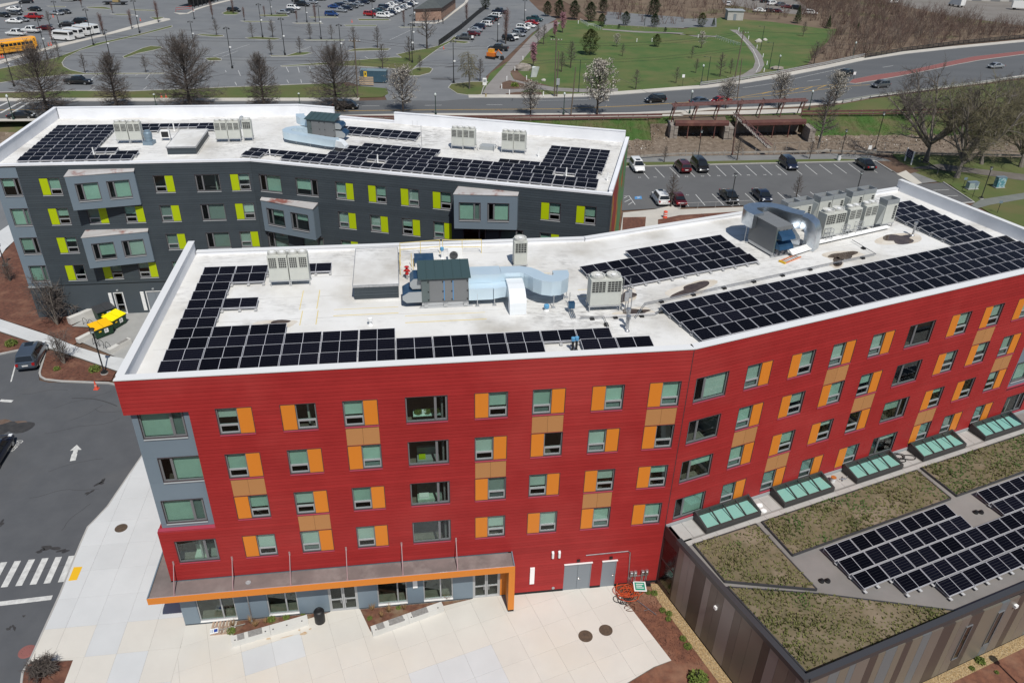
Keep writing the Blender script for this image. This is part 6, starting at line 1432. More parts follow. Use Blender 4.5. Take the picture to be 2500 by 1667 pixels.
for k,reg,x,y,ty,lab in(('y','b4',800,930,560,'leaning bare sapling at the lower left of the lawn'),('y','b4',675,985,700,'thin sapling beside the utility poles'),('y','b4',430,610,330,'bare sapling beside the park path'),('y','b4',355,610,340,'bare sapling left of the pink cherry'),('y','b4',1510,770,600,'faint sapling in the middle of the lawn'),('2','b4',1690,1225,950,'twiggy shrub tree at the lawn front edge'),('2','b4',2240,1140,920,'twiggy shrub tree at the right of the lawn front'),('y','b5',545,1050,720,'bare sapling right of the green lamp posts'),('y','b5',215,1000,800,'tiny white barked sapling on the lawn'),('2','b5',160,800,640,'small bare tree on a dark shadow patch of the lawn'),('y','b5',690,1010,800,'dark sapling left of the curving path'),('y','b5',1680,500,290,'bare sapling on the upper scrub lawn'),('2','b5',1830,880,570,'clump of dark bare stems at the road guard rail'),('y','b7',770,1590,1140,'bare sapling beside the white car in the lot'),('y','b7',680,985,760,'bare sapling on the canal path'),('y','A3',790,1370,1200,'bare sapling behind the silver duct'),('y','A3',390,1095,930,'thin sapling next to the rusty pole'),('y','A3',885,1085,960,'thin sapling at the path edge')):
 small(k,reg,x,y,ty,lab,G2)
MAP=[((41,15,'maple'),dict(nb=7,n2=13,n3=7)),((42,13,'maple'),dict(nb=8,n2=13,n3=7))]
b=at('A3',1680,1108);tree('mapA','big bare forked tree beside the navy park sign',b,.4,None,height('A3',1900,330,b)/15*.95,args=MAP[0],mats=(M_barkl,M_twig,None))
b=at('A3',1890,1212);tree('mapB','low spreading bare tree beside the grey cabinet',b,1.9,None,height('A3',2050,560,b)/12.2,args=MAP[1],mats=(M_barkl,M_twigg,None))
b=at('A3',2060,1120);dup(TREES['mapB'],b,3.9,'leaning bare tree with green grey twigs behind the spreading one',None,1.0)
for reg_,x_,y_,k_,l_,s_ in(('A3',2330,1140,'mapB','bare tree cut by the right picture edge near the painted cabinet',1.15),('A3',2300,800,'mapA','bare tree on the bank at the right picture edge',.7),('A3',1560,800,'mapA','bare tree on the bank above the canal rail',.42)):dup(TREES[k_],at(reg_,x_,y_),x_*.7,l_,'bare trees at the right edge',s_)
b=at('A3',945,1010);tree('yngC','bare tree on the canal bank by broken timbers',b,0,None,height('A3',950,620,b)/8.6,args=((34,9,'young'),dict(nb=40,n2=8,n3=4,spread=.32)),mats=(M_barkl,M_twig,None))
for reg,x,y,ty,k,lab in(('B1',395,675,360,4,'multi stemmed bare birch by the slate wall'),('B1',440,945,735,6,'multi stemmed bare birch in the mulch island'),('B1',70,380,240,4,'small pale stemmed birch at the left edge')):
 b=at(reg,x,y);tree('birch',lab,b,x*.1,'birches around the left car park',height(reg,x,ty,b)/6.2,name='birch',args=((51,6.5,'multi'),dict(nb=6,n2=9,n3=4)),mats=(M_barkl,M_twig,None))
b=at('C1',305,1515);tree('bush','small bare shrub in the corner mulch bed',b,0,None,1.0,'shrub','bare_shrub',args=((52,1.6,'multi'),dict(nb=9,n2=8,n3=4)),mats=(M_bark,M_twig,None))
b=at('B1',440,590);dup(TREES['bush'],b,1,'dark bare shrub beside the slate wall birch',None,2.3)
def evergreen(key,label,p,H,shape='round',m=None,group='evergreens of the park',n=2600,W=.3,rz=0.0):
 if key not in TREES:
  r=random.Random(hash(key)%999 if False else len(TREES)+5);T,Cm=MB(),MB();T.path([(0,0,-.1),(0,0,9.3)],[.2,.03],6)
  for _ in range(n):
   f=r.random()**(.75);a=r.uniform(0,6.283)
   if shape=='cone':z=.7+9.3*f;R=W*10*(1.02-f)*(1+.18*math.sin(z*5.0));rr=R*math.sqrt(r.uniform(.25,1));s=.42*(1.1-f*.6)
   else:z=.8+9.2*f;R=W*10*math.sin(math.pi*min(1,.12+.88*f))**.7*(1+.22*math.sin(a*3+z)+.15*math.sin(z*2.3+a));rr=R*math.sqrt(r.uniform(.3,1));s=.42
   c=Vector((rr*math.cos(a),rr*math.sin(a),z));o=Vector((math.cos(a),math.sin(a),-.35 if shape=='cone' else.3)).normalized()
   t=Vector((-math.sin(a),math.cos(a),r.uniform(-.4,.4)));o=(o+rv(r,.5)).normalized();Cm.face([c-t*s*.45,c+o*s*.9-t*s*.1,c+o*s+rv(r,.15),c+t*s*.45])
  t=thing('evergreen_tree',label,'evergreen',p,rz,group);t.scale=(H/10,)*3;local(T,'trunk',M_bark,t);local(Cm,'crown',m or M_ever,t);TREES[key]=t;return t
 return dup(TREES[key],p,rz,label,group,H/10)
for i,(key,reg,x,y,ty,sh_,m,W,lab)in enumerate((('evR','b4',480,225,20,'round',M_ever,.3,'leftmost round evergreen of the park group'),('evR','b4',640,245,0,'round',M_ever,.3,'broad evergreen right of the leftmost one'),('evR','b4',850,265,10,'round',M_ever,.3,'broad evergreen above the tall pink cherry'),('evR','b4',1070,300,30,'round',M_ever,.3,'dark evergreen beside the park stair railing'),('evR','b4',1245,180,-30,'round',M_ever,.3,'evergreen at the top of the stair railing'),('evD','b4',1225,365,190,'round',M_ever,.33,'small dense evergreen below the stair'),('evD','b4',1550,355,160,'round',M_ever,.33,'egg shaped evergreen on the grey yard'),('evD','b4',1945,375,190,'round',M_ever,.33,'small evergreen right of the grey yard lamp'),('evR','b4',1930,240,-40,'round',M_ever,.3,'tall evergreen behind the grey yard'),('evY','b4',1060,750,400,'round',M_ever2,.36,'yellowish green pine on the lawn slope'),('evY','b4',1970,640,470,'round',M_ever2,.36,'smaller yellowish pine on the right lawn'),('evC','b5',1600,320,75,'cone',M_ever,.24,'dark spruce in front of the distant parked cars'),('evC','b5',2025,390,215,'cone',M_ever,.3,'small dark spruce at the thicket edge'),('evY','b5',290,370,180,'round',M_ever2,.36,'olive round evergreen left of the park path'),('evC','b5',455,355,240,'cone',M_ever,.3,'tiny spruce beside the olive evergreen'),('evC','b6',70,435,300,'cone',M_ever2,.3,'yellowish spruce inside the brown thicket'),('evD','b4',1460,395,335,'round',M_ever,.33,'tiny evergreen at the yard edge, left'),('evD','b4',2095,440,375,'round',M_ever,.33,'tiny evergreen at the yard edge, right'))):
 b=at(reg,x,y);evergreen(key,lab,b,height(reg,x,ty,b),sh_,m,W=W,rz=i*.7)
b=at('b3',1990,130);evergreen('evR','dark evergreen hedge clump by the black fence',b,5.5)
def shrub(label,p,s,m=None,group='small green shrubs',cat='shrub',rz=0):
 if 'shrub' not in TREES:
  r=random.Random(77);Cm,T=MB(),MB()
  for k in range(7):T.path([(0,0,0),rv(r,.3)+Vector((0,0,.5))],.015,4)
  for _ in range(420):
   d=rv(r,1);d.z=abs(d.z);d.normalize();c=d*r.uniform(.25,.55);a,b_=rv(r,.09),rv(r,.09);Cm.face([c-a,c+b_,c+a,c-b_])
  t=thing('green_shrub',label,cat,p,rz,group);t.scale=(s,)*3;local(T,'stem',M_bark,t);local(Cm,'foliage',M_leaf,t);TREES['shrub']=t;return t
 return dup(TREES['shrub'],p,rz,label,group,s)
for i,(reg,x,y,s,lab)in enumerate((('B1',78,815,1.1,'round green shrub in the left mulch bed'),('B1',650,990,1.0,'green shrub beside the lamp base in the mulch island'),('B1',390,985,.6,'low green shrub in the mulch island'),('C3',125,1550,1.2,'bright green shrub at the bottom beside the gravel'),('c3',1235,690,.35,'first small green plant by the green sign'),('c3',1305,700,.45,'second small green plant by the green sign'),('c3',1400,895,.4,'small green plant beside the metal rod'),('c3',1475,935,.42,'small green plant near the gravel edge'),('c3',1465,995,.35,'small plant below the gravel edge plant'),('c3',1635,1220,.42,'lower small green plant in the mulch'),('c3',1690,1310,.5,'lowest small green plant in the mulch'),('C3',2050,1420,.6,'green plant beside the lamp shadow'),('C3',1995,1470,.35,'small green plant left of the lamp shadow'),('C3',2165,1495,.25,'tiny green plant below the lamp shadow'),('c1',1425,815,.55,'green tuft in the middle of the left planter'),('c1',1595,790,.45,'green tuft at the right of the left planter'),('c1',965,950,.55,'green tuft at the left end of the left planter'),('c1',1790,735,.45,'green tuft behind the left planter bench end'),('c2',625,680,.35,'green tuft in the right planter'),('c2',295,800,.35,'green tuft at the left end of the right planter'),('A2',1195,590,1.7,'dark shrub in the planting bed by the path'))):
 shrub(lab,at(reg,x,y),s,rz=i)
def grass_tuft(label,p,s,rz=0):
 if 'tuft' not in TREES:
  r=random.Random(9);mb=MB()
  for _ in range(70):
   a=r.uniform(0,6.28);h=r.uniform(.3,.6);l=r.uniform(.1,.35);c,d=math.cos(a),math.sin(a)
   mb.face([(-d*.012,c*.012,0),(d*.012,-c*.012,0),(c*l+d*.006,d*l,h),(c*l,d*l+.006,h)])
  TREES['tuft']=tag(mb.build('grass_clump',mat('dry_grass',(.35,.22,.10),(.25,.15,.07),3,.9)),label,'grass clump','dry grass clumps in the planters');o=TREES['tuft'];o.location=p;o.scale=(s,)*3;return o
 o=TREES['tuft'].copy();col.objects.link(o);o.location=p;o.rotation_euler=(0,0,rz);o.scale=(s,)*3;o['label']=label;return o
for i,(reg,x,y,s,lab)in enumerate((('c1',985,880,1,'dry grass clump at the left end of the left planter'),('c1',1190,850,1.1,'dry grass clump beside the downpipe'),('c1',1240,890,.9,'dry grass clump behind the slatted seat'),('c1',1360,850,.8,'dry grass clump left of the middle green tuft'),('c2',330,700,1.1,'dry grass clump at the top of the right planter'),('c2',520,720,1.1,'dry grass clump in the middle of the right planter'),('c2',690,690,.9,'dry grass clump right of the green tuft'),('c2',430,780,.9,'dry grass clump above the right bench'),('c2',1180,590,.9,'dry grass clump at the narrow end of the right planter'))):
 grass_tuft(lab,at(reg,x,y),s,i)
rt=random.Random(17);tb=MB();tb2=MB()
zone=[(p.x,p.y)for p in mix(('A3',[(880,420),(960,330),(1090,205),(960,190),(830,120),(800,40),(780,-30),(1380,-20),(1560,62),(1850,122),(2352,190),(3000,250),(2352,245),(1900,300),(1550,338),(1260,380),(1000,428)]))]
x0,x1=min(p[0]for p in zone),max(p[0]for p in zone);y0,y1=min(p[1]for p in zone),max(p[1]for p in zone)
def thick(mb,p,H,n):
 for _ in range(n):
  d=Vector((rt.uniform(-.55,.55),rt.uniform(-.55,.55),1)).normalized();b0=Vector((p[0]+rt.uniform(-.5,.5),p[1]+rt.uniform(-.5,.5),-.05));h=H*rt.uniform(.5,1)
  m_=b0+d*h*.5;e=m_+(d+rv(rt,.35)).normalized()*h*.5
  mb.path([b0,m_,e],[.055,.035,.012],3,caps=False)
  for k in range(5):
   q=b0.lerp(e,rt.uniform(.3,.95));mb.path([q,q+(d+rv(rt,.9)).normalized()*h*rt.uniform(.15,.32)],[.024,.008],3,caps=False)
cnt=0
while cnt<1250:
 p=(rt.uniform(x0,x1),rt.uniform(y0,y1))
 if inside(p,zone):thick(tb if rt.random()<.7 else tb2,p,rt.choice((2.5,3.5,4.5,6.5)),5);cnt+=1
tag(tb.build('undergrowth',mat('thicket_twigs',(.12,.075,.06),(.085,.058,.05),.3,.95)),kind='stuff');tag(tb2.build('undergrowth',mat('thicket_twigs_grey',(.16,.125,.105),(.12,.095,.08),.3,.95)),kind='stuff')
ub=MB()
zone2=[(p.x,p.y)for p in mix(('A3',[(-100,180),(250,130),(640,140),(800,130),(700,90),(300,20),(0,-20)]),('A2',[(1700,-10),(1650,60),(1800,120)]))]
zx0,zx1=min(p[0]for p in zone2),max(p[0]for p in zone2);zy0,zy1=min(p[1]for p in zone2),max(p[1]for p in zone2);cnt=0;tries=0
while cnt<170 and tries<9000:
 tries+=1;p=(rt.uniform(zx0,zx1),rt.uniform(zy0,zy1))
 if inside(p,zone2):thick(ub,p,rt.choice((2,3,4.5,7)),5);cnt+=1
tag(ub.build('undergrowth',MATS['thicket_twigs'],),kind='stuff')
lb=MB();lb2=MB()
for _ in range(5200):
 t=rt.random();k=rt.random()
 A,Bq=mid_r,toe_r;i=rt.randrange(len(A)-1);a=A[i].lerp(A[i+1],rt.random());b_=Bq[i].lerp(Bq[i+1],rt.random());q=a.lerp(b_,k)if rt.random()<.6 else b_.lerp(Vector((b_.x,b_.y-4,-2.6)),rt.random()*.9)
 if q.x<-10 or q.x>130:continue
 s=rt.uniform(.05,.22);mb=lb if rt.random()<.88 else lb2
 o1,o2,o3=rv(rt,s),rv(rt,s),rv(rt,s);o3.z=abs(o3.z);mb.face([q+o1,q+o2,q+o3+Vector((0,0,s*.6))]);mb.face([q+o2,q-o1,q+o3+Vector((0,0,s*.5))])
tag(lb.build('rubble',M_bank),kind='stuff');tag(lb2.build('litter',mat('litter_white',(.55,.53,.5),rough=.8)),kind='stuff')
gbm=MB()
for _ in range(16000):
 i=rt.randrange(len(F0)-1);a=F0[i].lerp(F0[i+1],rt.random());i2=rt.randrange(len(mid_r)-1)
 b_=min((mid_r[j]for j in range(0,len(mid_r),3)),key=lambda m:abs(m.x-a.x));q=a.lerp(Vector((a.x,b_.y,b_.z)),rt.random())
 if q.x<-20 or q.x>130:continue
 h=rt.uniform(.08,.3);d=rv(rt,.14);gbm.face([q+Vector((-.04,0,-.04)),q+Vector((.05,.02,-.04)),q+Vector((d.x,d.y,h))])
tag(gbm.build('grass',M_bankg),kind='stuff')
# ================================================================ vehicles
M_tyre=mat('tyre',(.012,.012,.012),rough=.85);M_rim=mat('rim',(.45,.46,.47),rough=.3,metal=.8)
M_cglass=mat('car_glass',(.012,.015,.018),rough=.06,spec=.6);M_lamp=mat('headlamp',(.7,.72,.74),rough=.1);M_tail=mat('tail_lamp',(.3,.01,.012),rough=.25)
M_trim=mat('car_trim',(.02,.02,.021),rough=.6);M_plate=mat('number_plate',(.6,.6,.58),rough=.5)
PAINT={k:mat('paint_'+k,c,rough=.28,metal=m_,spec=.5,coat=.5)for k,c,m_ in(('black',(.008,.008,.009),0),('navy',(.012,.018,.04),.2),('white',(.72,.72,.71),0),('silver',(.42,.43,.44),.6),('grey',(.12,.125,.13),.5),('red',(.33,.012,.014),.1),('maroon',(.09,.01,.014),.3),('blue',(.02,.06,.2),.3),('teal',(.015,.06,.065),.3),('slateblue',(.09,.115,.15),.5),('yellow',(.75,.33,.02),0),('orange',(.6,.16,.02),0))}
CARS={}
KINDS_={'sedan':(4.75,.91,(1.75,.85,-.75,-1.75),.93,1.43),'suv':(4.7,.94,(1.45,.72,-1.95,-2.25),1.05,1.70),'wagon':(4.6,.91,(1.55,.8,-1.75,-2.2),.98,1.5),'van':(5.1,.98,(1.95,1.15,-2.2,-2.45),1.1,1.78),'pickup':(5.7,.98,(1.35,.75,-.95,-1.15),1.12,1.83)}
def car_proto(kind,paint):
 key=(kind,paint)
 if key in CARS:return CARS[key]
 Lc,hw,cab,belt,roof=KINDS_[kind];pm=PAINT[paint];h2=Lc/2
 t=thing('parked_car','car','car',(0,0,-50))
 if kind=='pickup':st=[(-h2,.62,.94,.5),(-h2+.08,1.08,.97,.42),(cab[3],1.1,1,.34),(0,belt,1,.32),(cab[0],1.06,1,.32),(1.6,1.05,1,.32),(h2-.35,.98,.97,.34),(h2-.04,.72,.9,.42),(h2,.6,.84,.46)]
 else:
  hood=belt-.08;tailz=belt if kind in('suv','van','wagon')else belt-.02
  st=[(-h2,.55,.86,.45),(-h2+.1,tailz-.12,.93,.38),(-h2+.35,tailz,.97,.32),(-1.0,belt,1,.27),(.4,belt,1,.27),(cab[0],hood,.99,.27),(h2-.6,hood-.12,.95,.3),(h2-.12,.68,.87,.36),(h2,.5,.8,.42)]
 mb=MB();rings=[]
 for x,zt,wf,zb in st:
  w=hw*wf;pr=[(-w*.9,zb),(-w,zb+.12),(-w*1.0,(zb+zt)/2+.05),(-w*.94,zt-.04),(-w*.8,zt),(0,zt+.025),(w*.8,zt),(w*.94,zt-.04),(w,(zb+zt)/2+.05),(w,zb+.12),(w*.9,zb)]
  rings.append([mb.pt((x,y,z))for y,z in pr])
 for i in range(len(rings)-1):
  for j in range(len(rings[0])):j2=(j+1)%len(rings[0]);mb.fi((rings[i][j2],rings[i][j],rings[i+1][j],rings[i+1][j2]))
 mb.fi(rings[0]);mb.fi(list(reversed(rings[-1])))
 wb,wt=hw*.93,hw*.74
 def cabin(m_,x0,x1,x2,x3,z0,z1,wb,wt):
  lo=[(x0,-wb*.92,z0),(x0,wb*.92,z0),(x3,wb*.92,z0),(x3,-wb*.92,z0)];mid_=None
  r0=[m_.pt(p)for p in((x0,-wb*.93,z0),(x0,wb*.93,z0),((x1+x0)/2-.25,wb,z0),(x2,wb,z0),(x3,wb*.93,z0),(x3,-wb*.93,z0),(x2,-wb,z0),((x1+x0)/2-.25,-wb,z0))]
  r1=[m_.pt(p)for p in((x1,-wt*.93,z1-.03),(x1,wt*.93,z1-.03),(x1-.3,wt,z1),(x2+.15,wt,z1),(x2,wt*.93,z1-.03),(x2,-wt*.93,z1-.03),(x2+.15,-wt,z1),(x1-.3,-wt,z1))]
  for j in range(8):j2=(j+1)%8;m_.fi((r0[j],r0[j2],r1[j2],r1[j]))
  c1=m_.pt(((x1+x2)/2,0,z1+.045))
  for j in range(8):m_.fi((r1[j],r1[(j+1)%8],c1))
 cabin(mb,*cab,belt-.03,roof,wb,wt)
 if kind=='pickup':
  pass
 local(mb,'body',pm,t,smooth=True)
 if kind=='pickup':
  mb=MB();mb.box(-h2+.14,cab[3]-.06,-hw*.82,hw*.82,1.0,1.142);local(mb,'cargo_bed',M_trim,t)
 x0,x1,x2,x3=cab;e=.012
 def lerp(a,b,k):return tuple(a[i]+(b[i]-a[i])*k for i in range(3))
 def pane(name,q,off):
  mb=MB();mb.face([(p[0]+off[0],p[1]+off[1],p[2]+off[2])for p in q]);local(mb,name,M_cglass,t)
 z0,z1=belt-.03,roof
 A_,B_,C_,D_=(x0,-wb*.9,z0+.05),(x0,wb*.9,z0+.05),(x1,wt*.88,z1-.06),(x1,-wt*.88,z1-.06)
 k=.06;pane('windscreen',[lerp(A_,D_,k),lerp(B_,C_,k),lerp(B_,C_,.97),lerp(A_,D_,.97)],(.02,0,.02))
 A_,B_,C_,D_=(x3,wb*.88,z0+.08),(x3,-wb*.88,z0+.08),(x2,-wt*.86,z1-.07),(x2,wt*.86,z1-.07)
 pane('rear_window',[lerp(A_,D_,.1),lerp(B_,C_,.1),lerp(B_,C_,.93),lerp(A_,D_,.93)],(-.02,0,.012))
 for sg in(-1,1):
  xs=[((x1+x0)/2-.2,x1-.34),(.05,.05),(x2,x2+.2)];xf=(x1+x0)/2-.22;n=1 if kind=='pickup' and False else 2
  cuts=[0,.5,1]if kind in('sedan','pickup')else[0,.36,.68,1]
  for a,b_ in zip(cuts[:-1],cuts[1:]):
   lo=lambda f_:(xf+(x2+.02-xf)*f_,sg*(wb-.005),z0+.09);hi=lambda f_:(x1-.32+(x2+.2-x1+.32)*f_,sg*(wt+.012),z1-.05)
   q=[lo(a+.02),lo(b_-.02),lerp(lo(b_-.02),hi(b_-.02),.92),lerp(lo(a+.02),hi(a+.02),.92)]
   pane('side_window',q if sg<0 else list(reversed(q)),(0,sg*.022,.012))
  mb=MB();mb.box(h2-.42,h2-.1,sg*hw*.62-.14,sg*hw*.62+.14,.62,.76)if kind!='pickup' else mb.box(h2-.25,h2-.02,sg*hw*.72-.13,sg*hw*.72+.13,.72,.92);local(mb,'headlight',M_lamp,t)
  mb=MB();mb.box(-h2-.01,-h2+.22,sg*hw*.75-.12,sg*hw*.75+.12,belt-.32,belt-.1);local(mb,'tail_light',M_tail,t)
  mb=MB();mb.box(x0-.55,x0-.4,sg*(hw+.02)-.09,sg*(hw+.02)+.09,belt+.0,belt+.14);local(mb,'mirror',pm,t)
 mb=MB();mb.box(h2-.06,h2+.015,-hw*.45,hw*.45,.38,.58);local(mb,'grille',M_trim,t)
 mb=MB();mb.box(-h2-.02,-h2+.0,-.26,.26,.7,.84);local(mb,'number_plate',M_plate,t)
 if kind=='suv':mb=MB();mb.box(-.2,.55,-.36,.36,roof+.035,roof+.05);local(mb,'sunroof',M_cglass,t)
 rw=.33 if kind not in('pickup','suv')else.37;ax=Lc*.3
 for sx in(-ax-.02,ax+.05):
  for sg in(-1,1):
   mb=MB();y=sg*(hw-.12);mb.lathe([(rw*.6,-.115),(rw,-.1),(rw,.1),(rw*.6,.115)],14,(sx,y,rw),axis='y')
   w=local(mb,'wheel',M_tyre,t);mb=MB();mb.lathe([(rw*.62,.118),(rw*.5,.1),(.0,.11)]if sg>0 else[(rw*.62,-.118),(rw*.5,-.1),(0,-.11)],10,(sx,y,rw),axis='y');local(mb,'rim',M_rim,w)
 CARS[key]=t;t['_n']=0
 return t
USED={}
def car(kind,paint,reg,x0,y0,x1,y1,label,group,cat='car',name='parked_car',z=-.06):
 """rear wheels' place, then front wheels' place"""
 a,b=at(reg,x0,y0),at(reg,x1,y1);d=b-a;p=(a+b)/2;p.z=z;rz=math.atan2(d.y,d.x);key=(kind,paint)
 t=car_proto(kind,paint)
 if key not in USED:USED[key]=1;t.location=p;t.rotation_euler=(0,0,rz);t['label']=label;t['group']=group;t['category']=cat;t.name=name;LOC[t.name]=p;return t
 r=dup(t,p,rz,label,group);r['category']=cat;r.name=name;return r
GR,GN,GE,GF,GW='cars driving on the road','cars in the far north car park','cars in the car park behind the red building','cars beside the black fence and park path','cars at the left edge'
def ecar(kind,paint,reg,x,y,nose,label):
 p=at(reg,x,y);a,b=at('A3',245,1135),at('A3',315,1203);d=(b-a).normalized();k=1.4 if nose else-1.4
 q0,q1=p-d*k,p+d*k;key=(kind,paint);t=car_proto(kind,paint);rz=math.atan2((q1-q0).y,(q1-q0).x);p=Vector((p.x,p.y,-.06))
 if key not in USED:USED[key]=1;t.location=p;t.rotation_euler=(0,0,rz);tag(t,label,'car',GE)
 else:dup(t,p,rz,label,GE)
ecar('suv','white','b7',305,1080,True,'white car with dark sunroof beside the slate building mural wall')
ecar('suv','maroon','b7',925,1090,False,'maroon car parked left of a black van in the rear row');ecar('van','black','b7',1160,1075,True,'black minivan parked right of the maroon car');ecar('suv','navy','A3',738,1140,True,'dark navy car alone in the middle of the rear row');ecar('sedan','black','A3',1262,1140,False,'black hatchback at the right end of the rear row')
ecar('suv','white','b7',620,1520,False,'white car parked left of a dark red one in the front row');ecar('sedan','maroon','b7',855,1530,False,'dark red car beside the white one in the front row');ecar('sedan','black','b7',1560,1490,True,'black sedan by the lamp post in the front row');ecar('sedan','navy','b7',2010,1480,True,'dark navy sedan at the right of the front row')
car('suv','slateblue','B1',195,985,262,850,'slate blue wagon parked beside the mulch island',GW);car('sedan','navy','C1',-75,95,5,-30,'dark car cut by the left picture edge',GW)
car('suv','black','b4',2060,1390,1850,1400,'black car driving on the road beside the park',GR,z=-.08);car('van','black','b3',-20,1480,190,1485,'black van behind the gap of the slate roof wall',GR,z=-.08);car('sedan','slateblue','b5',180,1425,360,1410,'dark blue car behind the rusty gantry',GR,z=-.08);car('sedan','red','b5',630,1400,480,1412,'red car half hidden by a flowering tree',GR,z=-.08);car('suv','black','b5',2300,1035,2180,1045,'black car driving above the yellow road hatching',GR,z=-.08);car('suv','grey','b6',480,1185,290,1200,'dark grey car below the red median',GR,z=-.08);car('sedan','silver','b6',2050,925,1870,935,'silver car behind the big bare tree',GR,z=-.08);car('sedan','black','A1',80,810,220,806,'dark car behind the left slate roof corner',GR,z=-.08)
for a in(('sedan','white','b1',120,145,270,150,'white sedan at the far left below the far pavement'),('sedan','black','b1',410,145,560,158,'black sedan right of the far left lamp'),('sedan','black','b1',10,225,110,240,'black car cut by the left edge in the second row'),('sedan','grey','b1',130,200,290,210,'dark grey car left of the red pickup'),('sedan','silver','b1',700,200,860,208,'silver sedan beside a dark one in the middle far rows'),('sedan','grey','b1',830,183,940,190,'dark sedan behind the silver one'),('pickup','red','b1',555,262,370,255,'red pickup truck in the far left rows'),('sedan','white','b1',110,315,290,320,'white sedan below the red pickup'),('sedan','silver','b1',230,292,370,300,'silver car behind the white sedan'),('sedan','black','b1',990,355,840,362,'black sedan with its tail to the tall black car'),('suv','black','b1',1165,320,1010,318,'tall black car with pale lower trim'),('pickup','white','b1',330,492,130,480,'white pickup in front of the yellow bus'),('pickup','white','b1',520,450,340,440,'white pickup right of the other white pickup'),('sedan','maroon','b1',570,412,700,415,'dark maroon car right of the white pickups'),('pickup','black','b1',950,1145,1210,1150,'black pickup truck behind the leftmost street tree'),('suv','black','b1',420,45,300,50,'black tall car at the far top left'),('sedan','white','b1',970,18,880,16,'white car at the very top left of the lot'),('sedan','maroon','b1',1050,12,1000,11,'dark red car at the very top of the lot'),('wagon','black','b2',770,158,930,165,'black wagon beside the small green island'),('sedan','silver','b2',1440,190,1600,198,'silver sedan at the front of the upper row'),('sedan','grey','b2',1550,170,1670,176,'dark car behind the front silver sedan'),('suv','white','b2',1590,130,1740,138,'white tall car in the upper row'),('pickup','black','b2',1700,80,1860,90,'black pickup above the white tall car'),('sedan','silver','b2',1840,50,1980,56,'silver car near the top of the upper row'),('suv','black','b2',1660,25,1790,28,'black car at the top of the upper row'),('sedan','navy','b2',1950,8,2090,10,'navy car at the very top edge'),('suv','blue','b2',2110,215,2260,222,'bright blue car beside the kerbed island'),('sedan','navy','b2',2200,88,2340,95,'navy car right of the upper lamps')):
 car(*a,GN)
n_=0
cl=['white','white','navy','white','white','silver','white','navy','white'];cl2=['red','grey','teal','grey','navy','white','white','silver','navy'];cl3=['silver','navy','grey','silver','navy','black'];cl4=['blue','navy','silver','navy','white']
ordw=['first','second','third','fourth','fifth','sixth','seventh','eighth','ninth']
for i,c in enumerate(cl):car('suv' if i in(0,3)else 'sedan',c,'b3',525+49*i,240-22*i,665+49*i,248-22*i,f'{c} car, {ordw[i]} from the island in the right column of the packed rows',GN)
for i,c in enumerate(cl2):car('suv' if i in(0,4)else 'sedan',c,'b3',345+49*i,215-22.5*i,490+49*i,224-22.5*i,f'{c} car, {ordw[i]} from the island in the left column of the packed rows',GN)
for i,c in enumerate(cl3):car('sedan',c,'b3',-60+78*i,160-28*i,90+78*i,172-28*i,f'{c} car, {ordw[i]} up the slanted row left of the red car',GN)
for i,c in enumerate(cl4):car('sedan',c,'b3',-150+78*i,110-26*i,0+78*i,120-26*i,f'{c} car, {ordw[i]} up the slanted row beside the bright blue car',GN)
for a in(('pickup','grey','b3',1800,545,1620,535,'dark grey pickup nearest the black fence end'),('sedan','maroon','b3',1880,490,1750,485,'dark red car behind the fence end pickup'),('sedan','silver','b3',1930,440,1770,432,'silver sedan beside the black fence'),('suv','navy','b3',1985,400,1800,390,'navy tall car beside the black fence'),('suv','white','b3',2050,365,1920,350,'white car, fifth along the black fence'),('suv','grey','b3',2085,325,1950,310,'grey car, sixth along the black fence'),('suv','black','b3',2150,295,2000,275,'black car, seventh along the black fence'),('suv','white','b3',2190,250,2050,235,'white car, eighth along the black fence'),('pickup','navy','b3',2250,190,2110,175,'navy pickup farthest along the black fence'),('pickup','black','b3',2300,700,2030,680,'big black pickup above the orange machine'),('suv','black','b4',-150,530,60,580,'black car nearest the park path end of the right row'),('sedan','white','b4',-60,505,95,560,'white car beside the nearest black one in the path row'),('suv','silver','b4',30,480,160,505,'silver tall car in the path row'),('sedan','navy','b4',40,435,180,455,'dark blue car in the path row'),('suv','white','b4',90,400,220,415,'white tall car in the path row'),('sedan','white','b4',160,370,300,385,'white sedan below the red one in the path row'),('sedan','red','b4',210,330,345,345,'bright red sedan in the path row'),('pickup','teal','b4',230,280,390,295,'dark teal pickup at the far end of the path row')):
 car(*a,GF)
GT='distant cars beyond the park'
for a in(('suv','white','b5',640,105,695,60,'white car above the park path'),('suv','white','b5',1220,75,1310,72,'white car at the top of the distant lot'),('sedan','grey','b5',1320,85,1430,82,'grey car right of the distant white one'),('sedan','maroon','b5',1420,115,1500,118,'dark red car in the distant lot'),('suv','black','b5',1130,40,1200,38,'black car left of the distant white one'),('sedan','white','b5',1055,165,1110,168,'white car at the left of the distant lower row'),('sedan','black','b5',1180,165,1240,170,'black car in the distant lower row'),('sedan','maroon','b5',1290,172,1340,176,'maroon car in the distant lower row'),('suv','black','b5',1560,130,1640,140,'black car behind the spruce'),('suv','white','b5',1750,195,1830,200,'white car right of the spruce'),('suv','white','b6',610,50,490,48,'white car in the upper right yard'),('sedan','white','b5',1020,14,1090,12,'white car at the top edge above the path')):
 car(*a,GT)
